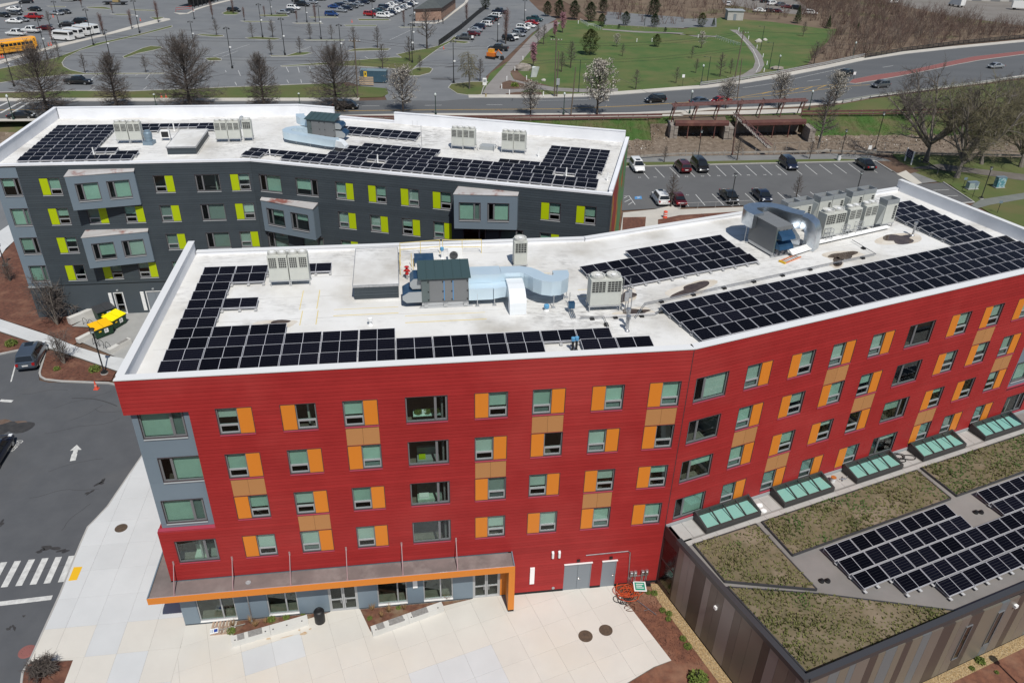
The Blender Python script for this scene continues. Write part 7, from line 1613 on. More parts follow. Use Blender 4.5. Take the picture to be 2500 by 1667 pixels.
def shuttle(label,p,rz,L_=6.4,paint='white',group='white shuttle vans'):
 key=('shuttle',paint)
 if key not in CARS:
  t=thing('shuttle_van',label,'van',p,rz,group);pm=PAINT[paint];h2=L_/2
  mb=MB();mb.hexa([(-h2,-1,.35),(h2-.1,-1,.35),(h2-.1,1,.35),(-h2,1,.35)],[(-h2,-1.0,1.5),(h2-.55,-1.0,1.5),(h2-.55,1.0,1.5),(-h2,1.0,1.5)]);mb.hexa([(-h2,-1,1.5),(h2-.55,-1,1.5),(h2-.55,1,1.5),(-h2,1,1.5)],[(-h2+.1,-.88,2.6),(h2-1.4,-.88,2.6),(h2-1.4,.88,2.6),(-h2+.1,.88,2.6)]);mb.hexa([(h2-.6,-.9,.4),(h2+.1,-.85,.4),(h2+.1,.85,.4),(h2-.6,.9,.4)],[(h2-.7,-.9,1.35),(h2-.1,-.8,1.1),(h2-.1,.8,1.1),(h2-.7,.9,1.35)]);local(mb,'body',pm,t)
  for sg in(-1,1):
   mb=MB();y=lambda z:sg*(1.012-.12*(z-1.5)/1.1);q=[(-h2+.3,y(1.6),1.6),(h2-1.3,y(1.6),1.6),(h2-1.5,y(2.25),2.25),(-h2+.3,y(2.25),2.25)];mb.face(q if sg<0 else list(reversed(q)));local(mb,'side_window',M_cglass,t)
  mb=MB();mb.face([(h2-.56,-.9,1.55),(h2-.56,.9,1.55),(h2-1.28,.82,2.45),(h2-1.28,-.82,2.45)]);local(mb,'windscreen',M_cglass,t)
  mb=MB();mb.face([(-h2-.01,.8,1.55),(-h2-.01,-.8,1.55),(-h2+.06,-.75,2.3),(-h2+.06,.75,2.3)]);local(mb,'rear_window',M_cglass,t)
  for sx in(-h2+1.3,h2-1.1):
   for sg in(-1,1):mb=MB();mb.lathe([(.22,-.12),(.37,-.11),(.37,.11),(.22,.12)],12,(sx,sg*.9,.37),axis='y');w=local(mb,'wheel',M_tyre,t);mb=MB();mb.lathe([(.22,sg*.125),(0,sg*.12)],10,(sx,sg*.9,.37),axis='y');local(mb,'rim',M_rim,w)
  CARS[key]=t;return t
 return dup(CARS[key],p,rz,label,group)
for i,(x0,y0,x1,y1,l)in enumerate(((960,560,760,545,'white shuttle van nearest in the row of vans'),(1090,525,900,510,'white shuttle van second in the row of vans'),(1210,490,1030,470,'white shuttle van third in the row of vans'),(1300,468,1150,448,'white shuttle van last in the row of vans'))):
 a,b=at('b1',x0,y0),at('b1',x1,y1);shuttle(l,(a+b)/2,math.atan2((b-a).y,(b-a).x))
def bus(label,p,rz):
 if 'bus' not in CARS:
  t=thing('school_bus',label,'bus',p,rz,'yellow school buses');pm=PAINT['yellow']
  mb=MB();mb.box(-5.6,4.3,-1.22,1.22,.55,2.75);mb.hexa([(-5.6,-1.22,2.75),(4.3,-1.22,2.75),(4.3,1.22,2.75),(-5.6,1.22,2.75)],[(-5.5,-.8,3.05),(4.2,-.8,3.05),(4.2,.8,3.05),(-5.5,.8,3.05)]);mb.hexa([(4.3,-1.1,.55),(5.8,-1.0,.55),(5.8,1.0,.55),(4.3,1.1,.55)],[(4.3,-1.1,1.7),(5.7,-.9,1.5),(5.7,.9,1.5),(4.3,1.1,1.7)]);local(mb,'body',pm,t)
  for sg in(-1,1):
   for k in range(9):mb=MB();x=-5.2+1.0*k;q=[(x,sg*1.235,1.9),(x+.82,sg*1.235,1.9),(x+.82,sg*1.235,2.55),(x,sg*1.235,2.55)];mb.face(q if sg<0 else list(reversed(q)));local(mb,'side_window',M_cglass,t)
   for k,z in enumerate((1.2,1.55)):mb=MB();mb.box(-5.6,4.3,sg*1.222-.012,sg*1.222+.012,z,z+.07);local(mb,'rub_rail',M_trim,t)
  mb=MB();mb.face([(4.32,-1.05,1.75),(4.32,1.05,1.75),(4.31,1.0,2.6),(4.31,-1.0,2.6)]);local(mb,'windscreen',M_cglass,t);mb=MB();mb.face([(-5.62,1.0,1.8),(-5.62,-1.0,1.8),(-5.61,-.9,2.6),(-5.61,.9,2.6)]);local(mb,'rear_window',M_cglass,t)
  for sx in(-3.6,4.7):
   for sg in(-1,1):mb=MB();mb.lathe([(.3,-.14),(.5,-.12),(.5,.12),(.3,.14)],14,(sx,sg*1.1,.5),axis='y');local(mb,'wheel',M_tyre,t)
  CARS['bus']=t;return t
 return dup(CARS['bus'],p,rz,label)
a,b=at('b1',380,700),at('b1',-60,760);rzb=math.atan2((b-a).y,(b-a).x);nb_=Vector((-(b-a).y,(b-a).x,0)).normalized()
bus('yellow school bus nearest the pavement',(a+b)/2+Vector((0,0,-.06)),rzb);bus('yellow school bus parked behind the other one',(a+b)/2+Vector((-1.2,3.1,-.06)),rzb)
def boxtruck(label,p,rz,grp):
 t=thing('box_truck',label,'truck',p,rz,grp);mb=MB();mb.box(-3.2,1.6,-1.15,1.15,.8,3.3);local(mb,'cargo_box',PAINT['white'],t);mb=MB();mb.hexa([(1.65,-1,.6),(3.4,-1,.6),(3.4,1,.6),(1.65,1,.6)],[(1.65,-.95,2.3),(2.5,-.9,2.3),(2.5,.9,2.3),(1.65,.95,2.3)]);local(mb,'cab',PAINT['white'],t);mb=MB();mb.face([(3.12,-.85,1.15),(3.12,.85,1.15),(2.58,.8,2.2),(2.58,-.8,2.2)]);local(mb,'windscreen',M_cglass,t)
 for sx in(-2,2.5):
  for sg in(-1,1):mb=MB();mb.lathe([(.25,-.12),(.42,-.1),(.42,.1),(.25,.12)],12,(sx,sg*.95,.42),axis='y');local(mb,'wheel',M_tyre,t)
 return t
boxtruck('white box truck at the top of the right yard',at('b6',1420,95),1.9,'trucks of the right yard');boxtruck('white step van at the right edge of the yard',at('b6',2290,140),-.3,'trucks of the right yard')
tr=thing('flatbed_trailer','trailer with a tan box at the top of the far lot','trailer',at('b1',1580,65),.1);mb=MB();mb.box(-4,4,-1.1,1.1,.7,.9);local(mb,'bed',M_trim,tr);mb=MB();mb.box(-.5,1.5,-1,1,.9,2.6);local(mb,'box',mat('tan_box',(.3,.22,.1),rough=.7),tr);mb=MB();[mb.lathe([(.3,-.1),(.4,-.1),(.4,.1),(.3,.1)],10,(x,y,.4),axis='y')for x in(-2.6,2.6)for y in(-1,1)];tag(local(mb,'wheel',M_tyre,tr),kind='stuff')
ex=thing('excavator','orange and yellow compact tracked machine on the entrance drive','excavator',at('b3',2080,800),-.5)
for sg in(-1,1):mb=MB();mb.hexa([(-1.3,sg*.9-.2,0),(1.3,sg*.9-.2,0),(1.3,sg*.9+.2,0),(-1.3,sg*.9+.2,0)],[(-1.6,sg*.9-.2,.55),(1.6,sg*.9-.2,.55),(1.6,sg*.9+.2,.55),(-1.6,sg*.9+.2,.55)]);local(mb,'track',M_trim,ex)
mb=MB();mb.box(-1.3,.9,-.75,.75,.56,1.5);local(mb,'body',PAINT['orange'],ex);mb=MB();mb.box(-.9,.4,-.6,.6,1.5,2.4);local(mb,'cab',PAINT['yellow'],ex);mb=MB();mb.path([(.9,0,1.2),(1.9,0,2.3),(3.0,0,1.4)],.14,6);local(mb,'boom',PAINT['orange'],ex);mb=MB();mb.hexa([(2.8,-.5,.1),(3.5,-.5,.1),(3.5,.5,.1),(2.8,.5,.1)],[(2.7,-.5,.9),(3.2,-.5,.9),(3.2,.5,.9),(2.7,.5,.9)]);local(mb,'bucket',M_trim,ex)
# ================================================================ lamps, poles, wires
M_pole=mat('pole_black',(.015,.016,.017),rough=.5);M_green=mat('pole_green',(.02,.04,.032),rough=.5);M_wood=mat('pole_wood',(.16,.13,.10),(.11,.085,.065),5,.9,coord='Object',stretch=(4,4,.4));M_globe=mat('lamp_globe',(.5,.55,.53),rough=.3)
def lamp(kind,label,reg,bx,by,tx,ty,group=None,p=None,h=None):
 b=p or at(reg,bx,by);h=h or height(reg,tx,ty,b);key='lamp'+kind;H0={'tall':9.0,'acorn':5.0,'lot':4.8,'arm':8.0}[kind]
 if key not in TREES:
  t=thing('street_lamp',label,'street lamp',b,0,group);t.scale=(1,1,h/H0)
  if kind=='tall':
   mb=MB();mb.path([(0,0,0),(0,0,9)],.11,8,r2=.07);mb.lathe([(.26,0),(.24,.5),(.12,.55)],10);local(mb,'pole',M_pole,t);mb=MB();mb.path([(-.5,0,8.8),(0,0,8.95),(.5,0,8.8)],.05,6);[mb.lathe([(.0,8.8),(.12,8.78),(.28,8.55),(.24,8.5),(0,8.5)],10,(x,0,0))for x in(-.55,.55)];local(mb,'lamp_head',M_pole,t);mb=MB();mb.box(.05,.5,-.12,.12,4.5,4.8);local(mb,'camera_box',M_wht,t)
  elif kind=='acorn':
   mb=MB();mb.lathe([(.22,0),(.2,.5),(.09,.7),(.07,4.1),(.12,4.15),(.1,4.25)],10);local(mb,'pole',M_green,t,smooth=True);mb=MB();mb.lathe([(.1,4.25),(.22,4.45),(.24,4.65),(.14,4.85),(.04,4.95),(0,5.0)],12);local(mb,'lamp_globe',M_globe,t,smooth=True)
  elif kind=='lot':
   mb=MB();mb.lathe([(.32,0),(.32,.2),(.1,.21),(.1,.4),(.065,.45),(.06,4.3)],12);local(mb,'pole',M_pole,t,smooth=True);mb=MB();mb.lathe([(.07,4.3),(.22,4.36),(.2,4.4)],12);mb.lathe([(.2,4.68),(.27,4.7),(.18,4.8),(0,4.82)],12);local(mb,'lamp_head',M_pole,t);mb=MB();mb.lathe([(.15,4.4),(.17,4.68)],12);local(mb,'lamp_glass',M_globe,t);mb=MB();mb.lathe([(.34,-.05),(.34,.1),(.3,.12),(0,.12)],14);local(mb,'footing',M_conc,t)
  else:
   mb=MB();mb.path([(0,0,0),(0,0,8)],.09,8,r2=.06);mb.path([(0,0,7.6),(-.6,.1,7.85),(-1.2,.2,7.9)],.035,6);local(mb,'pole',M_green,t);mb=MB();mb.box(-1.6,-1.1,.1,.3,7.8,7.92);local(mb,'lamp_head',M_green,t)
  TREES[key]=t;return t
 r=dup(TREES[key],b,0,label,group);r.scale=(1,1,h/H0);return r
GL_='tall black lamps of the north car park'
for a in(('b1',195,1180,15,590,'tall black lamp at the left edge by the street tree'),('b1',655,815,510,260,'tall black lamp in front of the pale pavement, left'),('b1',820,380,720,15,'tall lamp beside the parked black sedan'),('b1',1280,620,1155,120,'tall lamp beyond the shuttle vans with two wide heads'),('b1',1510,800,1420,400,'tall lamp behind the second street tree'),('b1',1910,455,1815,0,'tall lamp on the pale pavement'),('b1',305,170,255,10,'lamp beside the far left black sedan'),('b2',1360,205,1345,0,'tall lamp above the kerbed island'),('b2',1240,515,1165,50,'tall lamp on the long brown island'),('b2',1545,755,1475,245,'tall lamp on the brown island tip with white box'),('b2',825,935,740,370,'tall lamp nearest the middle of the near lot edge'),('b2',305,265,265,60,'lamp left of the black wagon'),('b2',305,640,245,290,'lamp behind the broadest street tree'),('b2',1845,305,1815,50,'lamp above the upper brown verge'),('b2',2040,540,2000,70,'tall lamp right of the upper lamps'),('b2',2325,870,2280,330,'tall lamp above the fifth street tree'),('b3',990,860,965,320,'front one of the two close lamps on the verge'),('b3',1005,690,985,200,'rear one of the two close lamps on the verge'),('b3',1015,365,1000,0,'lamp left of the brick kiosk'),('b3',450,250,435,0,'lamp on the island by the red car'),('b3',1555,1135,1545,550,'tall lamp at the entrance drive'),('b3',2155,575,2150,100,'lamp between the two right parking rows'),('b4',170,290,175,0,'lamp behind the bright red sedan')):
 lamp('tall',a[5],a[0],a[1],a[2],a[3],a[4],GL_)
for a in(('A1',1068,725,1050,640,'acorn street lamp beside two traffic cones'),('A1',2050,715,2043,635,'acorn street lamp before the fifth street tree'),('A1',95,820,40,645,'acorn street lamp at the left crossing'),('A2',655,785,650,635,'acorn street lamp between the first flowering trees'),('A2',1528,785,1535,630,'acorn street lamp left of the grey utility pole'),('b5',290,1140,325,880,'acorn lamp on the lawn edge beside the green arm lamp'),('b5',1335,980,1378,750,'acorn lamp by the tan boulder'),('b5',130,1550,165,1230,'acorn lamp behind the rusty gantry left part'),('b5',1765,1500,1820,1230,'acorn lamp between two flowering trees'),('b6',10,790,58,570,'acorn lamp at the thicket edge')):
 lamp('acorn',a[5],a[0],a[1],a[2],a[3],a[4],'acorn street lamps along the road')
for a in(('b4',910,1260,935,820,'dark green arm lamp left of the largest flowering tree'),('b5',370,1130,410,775,'dark green arm lamp beside the acorn lamp on the lawn'),('b5',1215,950,1275,580,'dark green arm lamp right of the curving path'),('b5',1100,690,1155,360,'dark green arm lamp up on the lawn by boulders'),('b4',1810,355,1835,150,'arm lamp on the grey yard')):
 lamp('arm',a[5],a[0],a[1],a[2],a[3],a[4],'dark green arm lamps of the park')
for a in(('B1',715,1012,620,705,'black lamp post in the left mulch island'),('B1',35,272,-5,130,'black lamp post at the far left by the mulch'),('A3',122,1085,148,890,'black lamp post on the canal path by the black minivan'),('A3',345,1402,380,1185,'black lamp post beside the black sedan of the front row'),('A3',1188,1392,1225,1170,'black lamp post behind the silver duct cluster'),('A3',1095,1078,1140,885,'black lamp post beside the white trash barrel'),('b8',310,650,435,130,'black lamp post at the canal path end'),('b8',1765,1315,1900,880,'black lamp post by the painted cabinet')):
 lamp('lot',a[5],a[0],a[1],a[2],a[3],a[4],'black lamp posts around the buildings')
q=at('C3',2135,1395)+Vector((1.1,-3.08,0));lamp('lot','black lamp post at the lower right whose shadow falls on the mulch','',0,0,0,0,'black lamp posts around the buildings',p=q,h=4.8)
def upole(label,reg,bx,by,tx,ty,arms=True,r=.16,m=None):
 b=at(reg,bx,by);t0=at(reg,tx,ty);h=height(reg,tx,ty,b);d=ray(REG[reg][0]+tx/REG[reg][2],REG[reg][1]+ty/REG[reg][2]);k=b.y/d.y;top=Vector((d.x*k,b.y,CAM_H+d.z*k))
 t=thing('utility_pole',label,'utility pole',b,0,'utility poles along the road');mb=MB();mb.path([(0,0,-.1),tuple(top-b)],r,8,r2=r*.65);local(mb,'pole',m or M_wood,t)
 if arms:
  c=(top-b)*.95;mb=MB();mb.box(c.x-1.2,c.x+1.2,c.y-.06,c.y+.06,c.z-.06,c.z+.06);local(mb,'crossarm',M_wood,t)
  mb=MB();[mb.lathe([(.05,0),(.07,.1),(.03,.2)],8,(c.x+x,c.y,c.z+.06))for x in(-1.1,-.5,.5,1.1)];tag(local(mb,'insulator',M_wht,t),kind='stuff')
 return b,top
B1_,T1=upole('grey utility pole beside the storage container','A2',122,672,98,262);B2_,T2=upole('tall brown utility pole at the park path mouth','A2',1466,662,1480,255);B3_,T3=upole('grey pole with a transformer box beside the brown one','A2',1482,662,1495,350,False);B4_,T4=upole('short leaning grey pole near the largest flowering tree','A2',1578,788,1612,460,False,.14)
B5_,T5=upole('utility pole at the far guard rail right of the lawn','A3',372,552,437,210);B6_,T6=upole('leaning grey pole at the start of the guard rail','A3',390,690,425,400,False,.13);B7_,T7=upole('distant pole carrying a wire above the thicket','b6',1788,555,1845,368,False,.12)
upole('rust stained pole standing in the canal structure','A3',358,1060,400,690,False,.15,mat('rusty_pole',(.13,.06,.05),(.09,.07,.06),3,.9,coord='Object'))
tb_=thing('transformer_box','grey box on the utility pole by the park','equipment box',B3_+Vector((.1,-.3,2.6)));mb=MB();mb.box(-.35,.35,-.25,.2,0,1.3);local(mb,'box',M_sillg,tb_);mb=MB();mb.path([(0,0,0),(0,.1,-1.6)],.06,6);local(mb,'conduit',M_sillg,tb_)
def wire(label,a,b,sag,r=.022):
 a,b=Vector(a),Vector(b);mb=MB();pts=[a.lerp(b,k/14)-Vector((0,0,sag*4*(k/14)*(1-k/14)))for k in range(15)];mb.path(pts,r,4)
 tag(mb.build('wire',M_black),label,'wire','overhead wires along the road')
far=T1+Vector((-95,2,1));dT=lambda T,f:Vector((T.x,T.y,T.z*f))
for k,(f,s,l)in enumerate(((.99,1.2,'topmost'),(.95,1.3,'second'),(.68,1.0,'third'),(.63,1.0,'lowest'))):
 wire(f'{l} overhead wire left of the pole by the storage container',dT(T1,f),dT(far,f),s);wire(f'{l} overhead wire from the container pole to the park poles',dT(T1,f),dT(T2,f*.93),s);wire(f'{l} overhead wire from the park poles to the right pole',dT(T2,f*.93),dT(T5,f),s)
wire('upper overhead wire from the right pole towards the distant pole',T5,T7,1.5);wire('lower overhead wire running right from the right pole',dT(T5,.7),T7*1.0-Vector((0,0,2)),1.2);wire('overhead wire leaving the picture at the right',T7,T7+Vector((60,12,1)),1.0);wire('slanting guy wire across the road from the park poles',dT(T2,.9),at('A2',2330,745),.3)
# ================================================================ guard rails, fences
M_rustr=mat('rust_red',(.15,.065,.06),(.10,.046,.043),1.5,.8);M_railg=mat('rail_galv',(.42,.42,.42),rough=.45,metal=.5);M_railwood=mat('rail_grey',(.30,.28,.25),(.22,.2,.18),2,.9)
def guard(label,pts,h,m,pm,step,bands=((.55,.8),),th=.08,cat='guard rail',name='guard_rail',group=None,w=.12):
 t=thing(name,label,cat,pts[0],0,group);o=pts[0]
 for a_,b_ in bands:
  mb=MB();mb.strip([(-th/2,a_*h),(-th/2,b_*h),(th/2,b_*h),(th/2,a_*h)],[(p.x-o.x,p.y-o.y,p.z-o.z)for p in pts],closed=True);local(mb,'rail',m,t)
 d=0;pm_=MB();pm_.box(-w/2,w/2,-w/2,w/2,-.1,h);me=None
 for i in range(len(pts)-1):
  L_=(pts[i+1]-pts[i]).length;n=max(1,int(L_/step))
  for k in range(n):
   q=pts[i].lerp(pts[i+1],k/n)-o;me=me or pm_.mesh('post',pm);obj('post',me,t,(q.x,q.y+.08,q.z))
 return t
gpts=[Vector((p.x,p.y,.0))for p in mix(('A2',[(-400,828),(400,828),(1000,826),(1600,820),(2200,812)]))]
guard('rust red guard rail along the canal left of the gantry',gpts,1.05,M_rustr,M_railwood,2.6,((.62,.98),(.12,.34)),.1)
guard('rust red guard rail along the canal right of the gantry',[Vector((p.x,p.y,0))for p in mix(('A3',[(830,790),(1400,785),(2000,772),(2352,762),(2900,740)]))],1.05,M_rustr,M_railwood,2.6,((.62,.98),(.12,.34)),.1)
guard('low weathered rail on the canal edge of the path',[p+Vector((0,-.3,-.35))for p in NW[2:8]],.55,M_railwood,M_railwood,2.2,((.45,.98),),.14)
guard('galvanised double guard rail between road and lawn',[Vector((p.x,p.y,0))for p in mix(('A3',[(140,590),(420,552),(700,505),(1000,447),(1260,390)]))],.95,M_railg,M_railg,2.5,((.3,.55),(.72,.98)),.1)
guard('dark double rail along the far road edge',[Vector((p.x,p.y,0))for p in mix(('A3',[(1265,400),(1550,350),(1900,306),(2352,262),(2900,225)]))],1.1,M_trim,M_trim,2.5,((.15,.32),(.45,.62),(.8,.98)),.1)
guard('galvanised guard rail on the near road edge',[Vector((p.x,p.y,0))for p in mix(('A3',[(1112,705),(1300,672),(1650,628),(2050,580),(2352,540),(2700,500)]))],.75,M_railg,M_trim,2.5,((.55,.98),),.1)
guard('black screen fence between the two north lots',[Vector((p.x,p.y,0))for p in mix(('b3',[(1352,628),(1660,400),(1880,210),(2000,120)]))],1.5,M_trim,M_trim,3,((.05,1.0),),.06,'fence','screen_fence')
guard('white stair railing on the upper park slope',[Vector((p.x,p.y,0))for p in ats('b4',[(930,300),(1040,365),(1120,375),(1230,425)])],1.0,M_wht,M_wht,1.2,((.5,.6),(.9,1.0)),.06,'railing','stair_railing',None,.07)
guard('white railing beside the curving park path',[Vector((p.x,p.y,0))for p in ats('b5',[(490,530),(600,570),(690,600),(820,640)])],1.0,M_wht,M_wht,1.2,((.5,.6),(.9,1.0)),.06,'railing','path_railing',None,.07)
guard('low fence along the small yard',[Vector((p.x,p.y,0))for p in ats('b4',[(1290,365),(1900,400),(2352,415)])],.8,M_railwood,M_railwood,2,((.7,.85),),.05,'fence','low_fence',None,.08)
guard('dark post and rail fence beside the blue park sign',[Vector((p.x,p.y,0))for p in ats('A3',[(1640,1110),(1760,1190),(1850,1210)])],.9,M_trim,M_railwood,2.5,((.8,.95),),.06,'fence','low_fence',None,.1)
guard('wire fence posts on the canal bank',[Vector((p.x,p.y,-.2))for p in mix(('A3',[(640,1020),(900,1010),(1200,1005),(1600,1030)]))],1.4,M_railwood,M_railwood,2.2,((.9,.93),),.03,'fence','wire_fence',None,.06)
guard('thin railing between the red roof and the car park',[Vector((p.x,p.y,0))for p in mix(('A3',[(0,1432),(480,1412)]))],1.0,M_railg,M_railg,2.2,((.93,.99),),.04,'railing','lot_railing',None,.05)
# ================================================================ canal structure
REG['e1']=(0,740,7.128)
M_rustg=mat('rust_girder',(.10,.037,.031),(.07,.028,.025),1.2,.75,c3=(.14,.06,.045),s3=.6);M_rustp=mat('rust_pink',(.19,.10,.095),(.12,.06,.056),2,.8)
cs=thing('canal_gatehouse','rust red girders on stone piers bridging the canal','canal bridge',at('b7',835,490))
g0,g1=at('b7',832,492),at('b7',1565,492);g2,g3=at('A3',425,862),at('A3',862,852)
back=lambda p:Vector((p.x+1.0,F0[0].y if False else p.y+7.5,0))
for a,b in((g0,g1),(g2,g3)):
 mb=MB();d=(b-a);n=Vector((0,1,0));m_=[]
 sec=[(0,0),(0,.55),(.12,.78),(.35,.9),(.7,.95),(.7,0)]
 lo=[mb.pt((a.x,a.y+s,z))for s,z in sec];hi=[mb.pt((b.x,b.y+s,z))for s,z in sec]
 mb.fi(list(reversed(lo)));mb.fi(hi);[mb.fi((lo[j],hi[j],hi[(j+1)%6],lo[(j+1)%6]))for j in range(6)]
 mb.build('girder',M_rustg,cs)
 mb=MB();mb.prism([(a.x,a.y+.7),(b.x,b.y+.7),(b.x+.6,b.y+6.5),(a.x+.6,a.y+6.5)],-.1,.25);mb.build('deck',M_scrub,cs)
 mb=MB();mb.prism([(a.x,a.y+4.0),(b.x,b.y+4.0),(b.x,b.y+4.4),(a.x,a.y+4.4)],-2.6,-.1);mb.build('rear_wall',M_stone,cs)
 for k in range(1,4):
  q=a.lerp(b,k/4);mb=MB();mb.box(q.x-.09,q.x+.09,q.y+.1,q.y+.3,-2.6,-.01);mb.build('post',M_rustg,cs)
for x,w in((g0.x-.8,1.5),(g1.x-.9,1.8),(g3.x-.2,1.2)):
 y=g0.y+(g1.y-g0.y)*.5
 for i in range(6):
  for k in range(2):mb=MB();zz=-2.7+.45*i;mb.box(x+w*k/2+rnd.uniform(0,.05),x+w*(k+1)/2-.03,y-.35+rnd.uniform(-.08,.08),y+3.8,zz,zz+.42);mb.build('stone',M_stone,cs)
gt=thing('gantry','rusty gantry rail on splayed legs above the canal','gantry',at('b7',790,432,.25))
b0=at('b7',800,432,.25);bz=height('b7',822,205,b0);b1=at('A3',800,790,.25)
A_,Bn=Vector((b0.x,b0.y,bz)),Vector((b1.x+1.0,b1.y,bz))
for dy in(0,1.3):mb=MB();mb.prism([(A_.x-.4,A_.y+dy-.14),(Bn.x+.6,Bn.y+dy-.14),(Bn.x+.6,Bn.y+dy+.14),(A_.x-.4,A_.y+dy+.14)],bz-.35,bz);mb.build('rail_beam',M_rustp,gt)
for k in range(7):
 q=A_.lerp(Bn,k/6);mb=MB()
 for dy,s in((0,-1),(1.3,1)):mb.path([(q.x,q.y+dy,bz-.35),(q.x-.45,q.y+dy+s*.5,.2)],.11,5);mb.path([(q.x+.35,q.y+dy,bz-.35),(q.x-.2,q.y+dy+s*.25,1.6)],.07,5)
 mb.box(q.x-.1,q.x+.1,q.y-.2,q.y+1.5,bz-.5,bz-.36);mb.build('trestle',M_rustg,gt)
 if k in(0,3,4,5):mb=MB();mb.path([(q.x,q.y,bz),(q.x,q.y+.2,bz+.6),(q.x+.6,q.y+.6,bz+.05)],.07,5);mb.build('bracket',M_rustg,gt)
tru=thing('lattice_truss','pinkish rusty lattice truss leaning down into the canal','truss',at('A3',375,805,.4))
p0=at('A3',372,806,.4);p0.z=.9;p1=at('A3',612,1022,-1.2);p1.z=-1.0
dv=(p1-p0);sd=Vector((dv.y,-dv.x,0)).normalized()*.45
for s_ in(-1,1):
 for z in(0,.6):mb=MB();mb.path([p0+sd*s_+Vector((0,0,z)),p1+sd*s_+Vector((0,0,z))],.07,4);mb.build('chord',M_rustp,tru)
for k in range(12):
 a,b=p0.lerp(p1,k/12),p0.lerp(p1,(k+1)/12);s_=1 if k%2 else-1;mb=MB();mb.path([a+sd*s_+Vector((0,0,.6)),b-sd*s_+Vector((0,0,.6))],.045,4);mb.path([a+sd+Vector((0,0,.6)),b+sd],.04,4);mb.build('brace',M_rustp,tru)
mb=MB();mb.hexa([p0-sd,p0+sd,p1+sd,p1-sd],[p0-sd+Vector((0,0,.06)),p0+sd+Vector((0,0,.06)),p1+sd+Vector((0,0,.06)),p1-sd+Vector((0,0,.06))]);mb.build('plank',M_railwood,tru)
for i,(x,y)in enumerate(((985,850),(1100,850),(1500,850),(1765,835),(1930,830),(2190,800))):
 b=at('b7',x,y,-.5);b.z=-2.5;o=thing('timber_post',f'{ordw[i]} weathered timber post from the left standing in the canal','post',b,0,'timber posts in the canal');mb=MB();mb.path([(0,0,0),(.15*(i%3-1),0,2.4)],.1,6);local(mb,'timber',M_railwood,o)
o=thing('driftwood','pile of broken grey timbers on the canal bank','timber',at('A3',985,1000,-1));o.location.z=-2.3
for k in range(7):mb=MB();mb.path([(-1.3+.3*k,.2*k-.5,.1+.1*(k%3)),(1.0+.2*k,.9-.15*k,.5)],.1,5);local(mb,'timber',M_railwood,o)
# ================================================================ dumpsters, bike racks, walls, benches
M_dump=mat('dumpster_green',(.012,.05,.024),(.01,.04,.02),3,.45,coord='Object')
def dumpster(label,a,b,lid,ridge):
 d=b-a;rz=math.atan2(d.y,d.x);t=thing('dumpster',label,'dumpster',a,rz,'dumpsters on the patio');W,D,Hh=1.9,1.25,1.15
 mb=MB();mb.hexa([(.08,.12,.12),(W-.08,.12,.12),(W-.08,D-.1,.12),(.08,D-.1,.12)],[(0,0,Hh),(W,0,Hh),(W,D,Hh+.25),(0,D,Hh+.25)]);mb.box(-.05,W+.05,-.03,.0,Hh-.12,Hh);local(mb,'bin',M_dump,t)
 for k in range(2):mb=MB();x0=-.04+k*(W/2+.04);mb.hexa([(x0,-.08,Hh+.01),(x0+W/2,-.08,Hh+.01),(x0+W/2,D+.03,Hh+.26),(x0,D+.03,Hh+.26)],[(x0,-.08,Hh+.07),(x0+W/2,-.08,Hh+.07),(x0+W/2,D+.03,Hh+.32),(x0,D+.03,Hh+.32)]);[mb.hexa([(x0+c,-.07,Hh+.071),(x0+c+.05,-.07,Hh+.071),(x0+c+.05,D,Hh+.32),(x0+c,D,Hh+.32)],[(x0+c,-.07,Hh+.095),(x0+c+.05,-.07,Hh+.095),(x0+c+.05,D,Hh+.345),(x0+c,D,Hh+.345)])for c in((.15,.3,.45,.6,.75)if ridge else())];local(mb,'lid',lid,t)
 mb=MB();mb.box(.95,1.35,-.012,.015,.5,.95);local(mb,'notice',M_wht,t)
 mb=MB();[mb.box(1.0,1.25-.05*(i%2),-.016,-.012,.62+.08*i,.65+.08*i)for i in range(4)];tag(local(mb,'print',M_trim,t),kind='stuff')
 mb=MB();mb.box(.4,.65,-.012,.015,.75,.9);local(mb,'warning_label',mat('label_yellow',(.7,.45,.02)),t)
 mb=MB();[mb.lathe([(.05,-.04),(.1,-.04),(.1,.04),(.05,.04)],8,(x,y,.1),axis='y')for x in(.2,W-.2)for y in(.2,D-.2)];tag(local(mb,'caster',M_tyre,t),kind='stuff')
M_ylid=mat('lid_yellow',(.85,.75,.005),rough=.4)
dumpster('green dumpster with an amber yellow ribbed lid',at('e1',1690,655),at('e1',1970,545),mat('lid_amber',(.8,.45,.01),rough=.4),True);dumpster('green dumpster with a smooth bright yellow lid',at('e1',1990,490),at('e1',2225,350),M_ylid,False);dumpster('green dumpster with a dark grey ribbed lid',at('e1',1740,350),at('e1',2030,245),M_char,True)
M_conw=mat('cast_concrete',(.60,.59,.56),(.54,.53,.5),.8,.8)
def lowwall(label,a,b,w,h,name='concrete_wall',cat='wall'):
 d=(b-a).normalized();n=Vector((-d.y,d.x,0))*w;t=thing(name,label,cat,a);mb=MB();mb.prism([a,b,b+n,a+n],0,h);mb.build('wall',M_conw,t);return t,d,n
lowwall('pale concrete wall beside the dumpsters and mulch',at('e1',1240,380),at('e1',1790,150),.55,.75);lowwall('short white concrete bench wall below the amber dumpster',at('e1',1390,705),at('e1',1620,590),.5,.5)
w3,d3_,n3_=lowwall('white concrete bench with a slatted seat near the red roof',at('e1',1935,890),at('e1',2300,690),.5,.5,'concrete_bench','bench');q0=at('e1',1935,890)
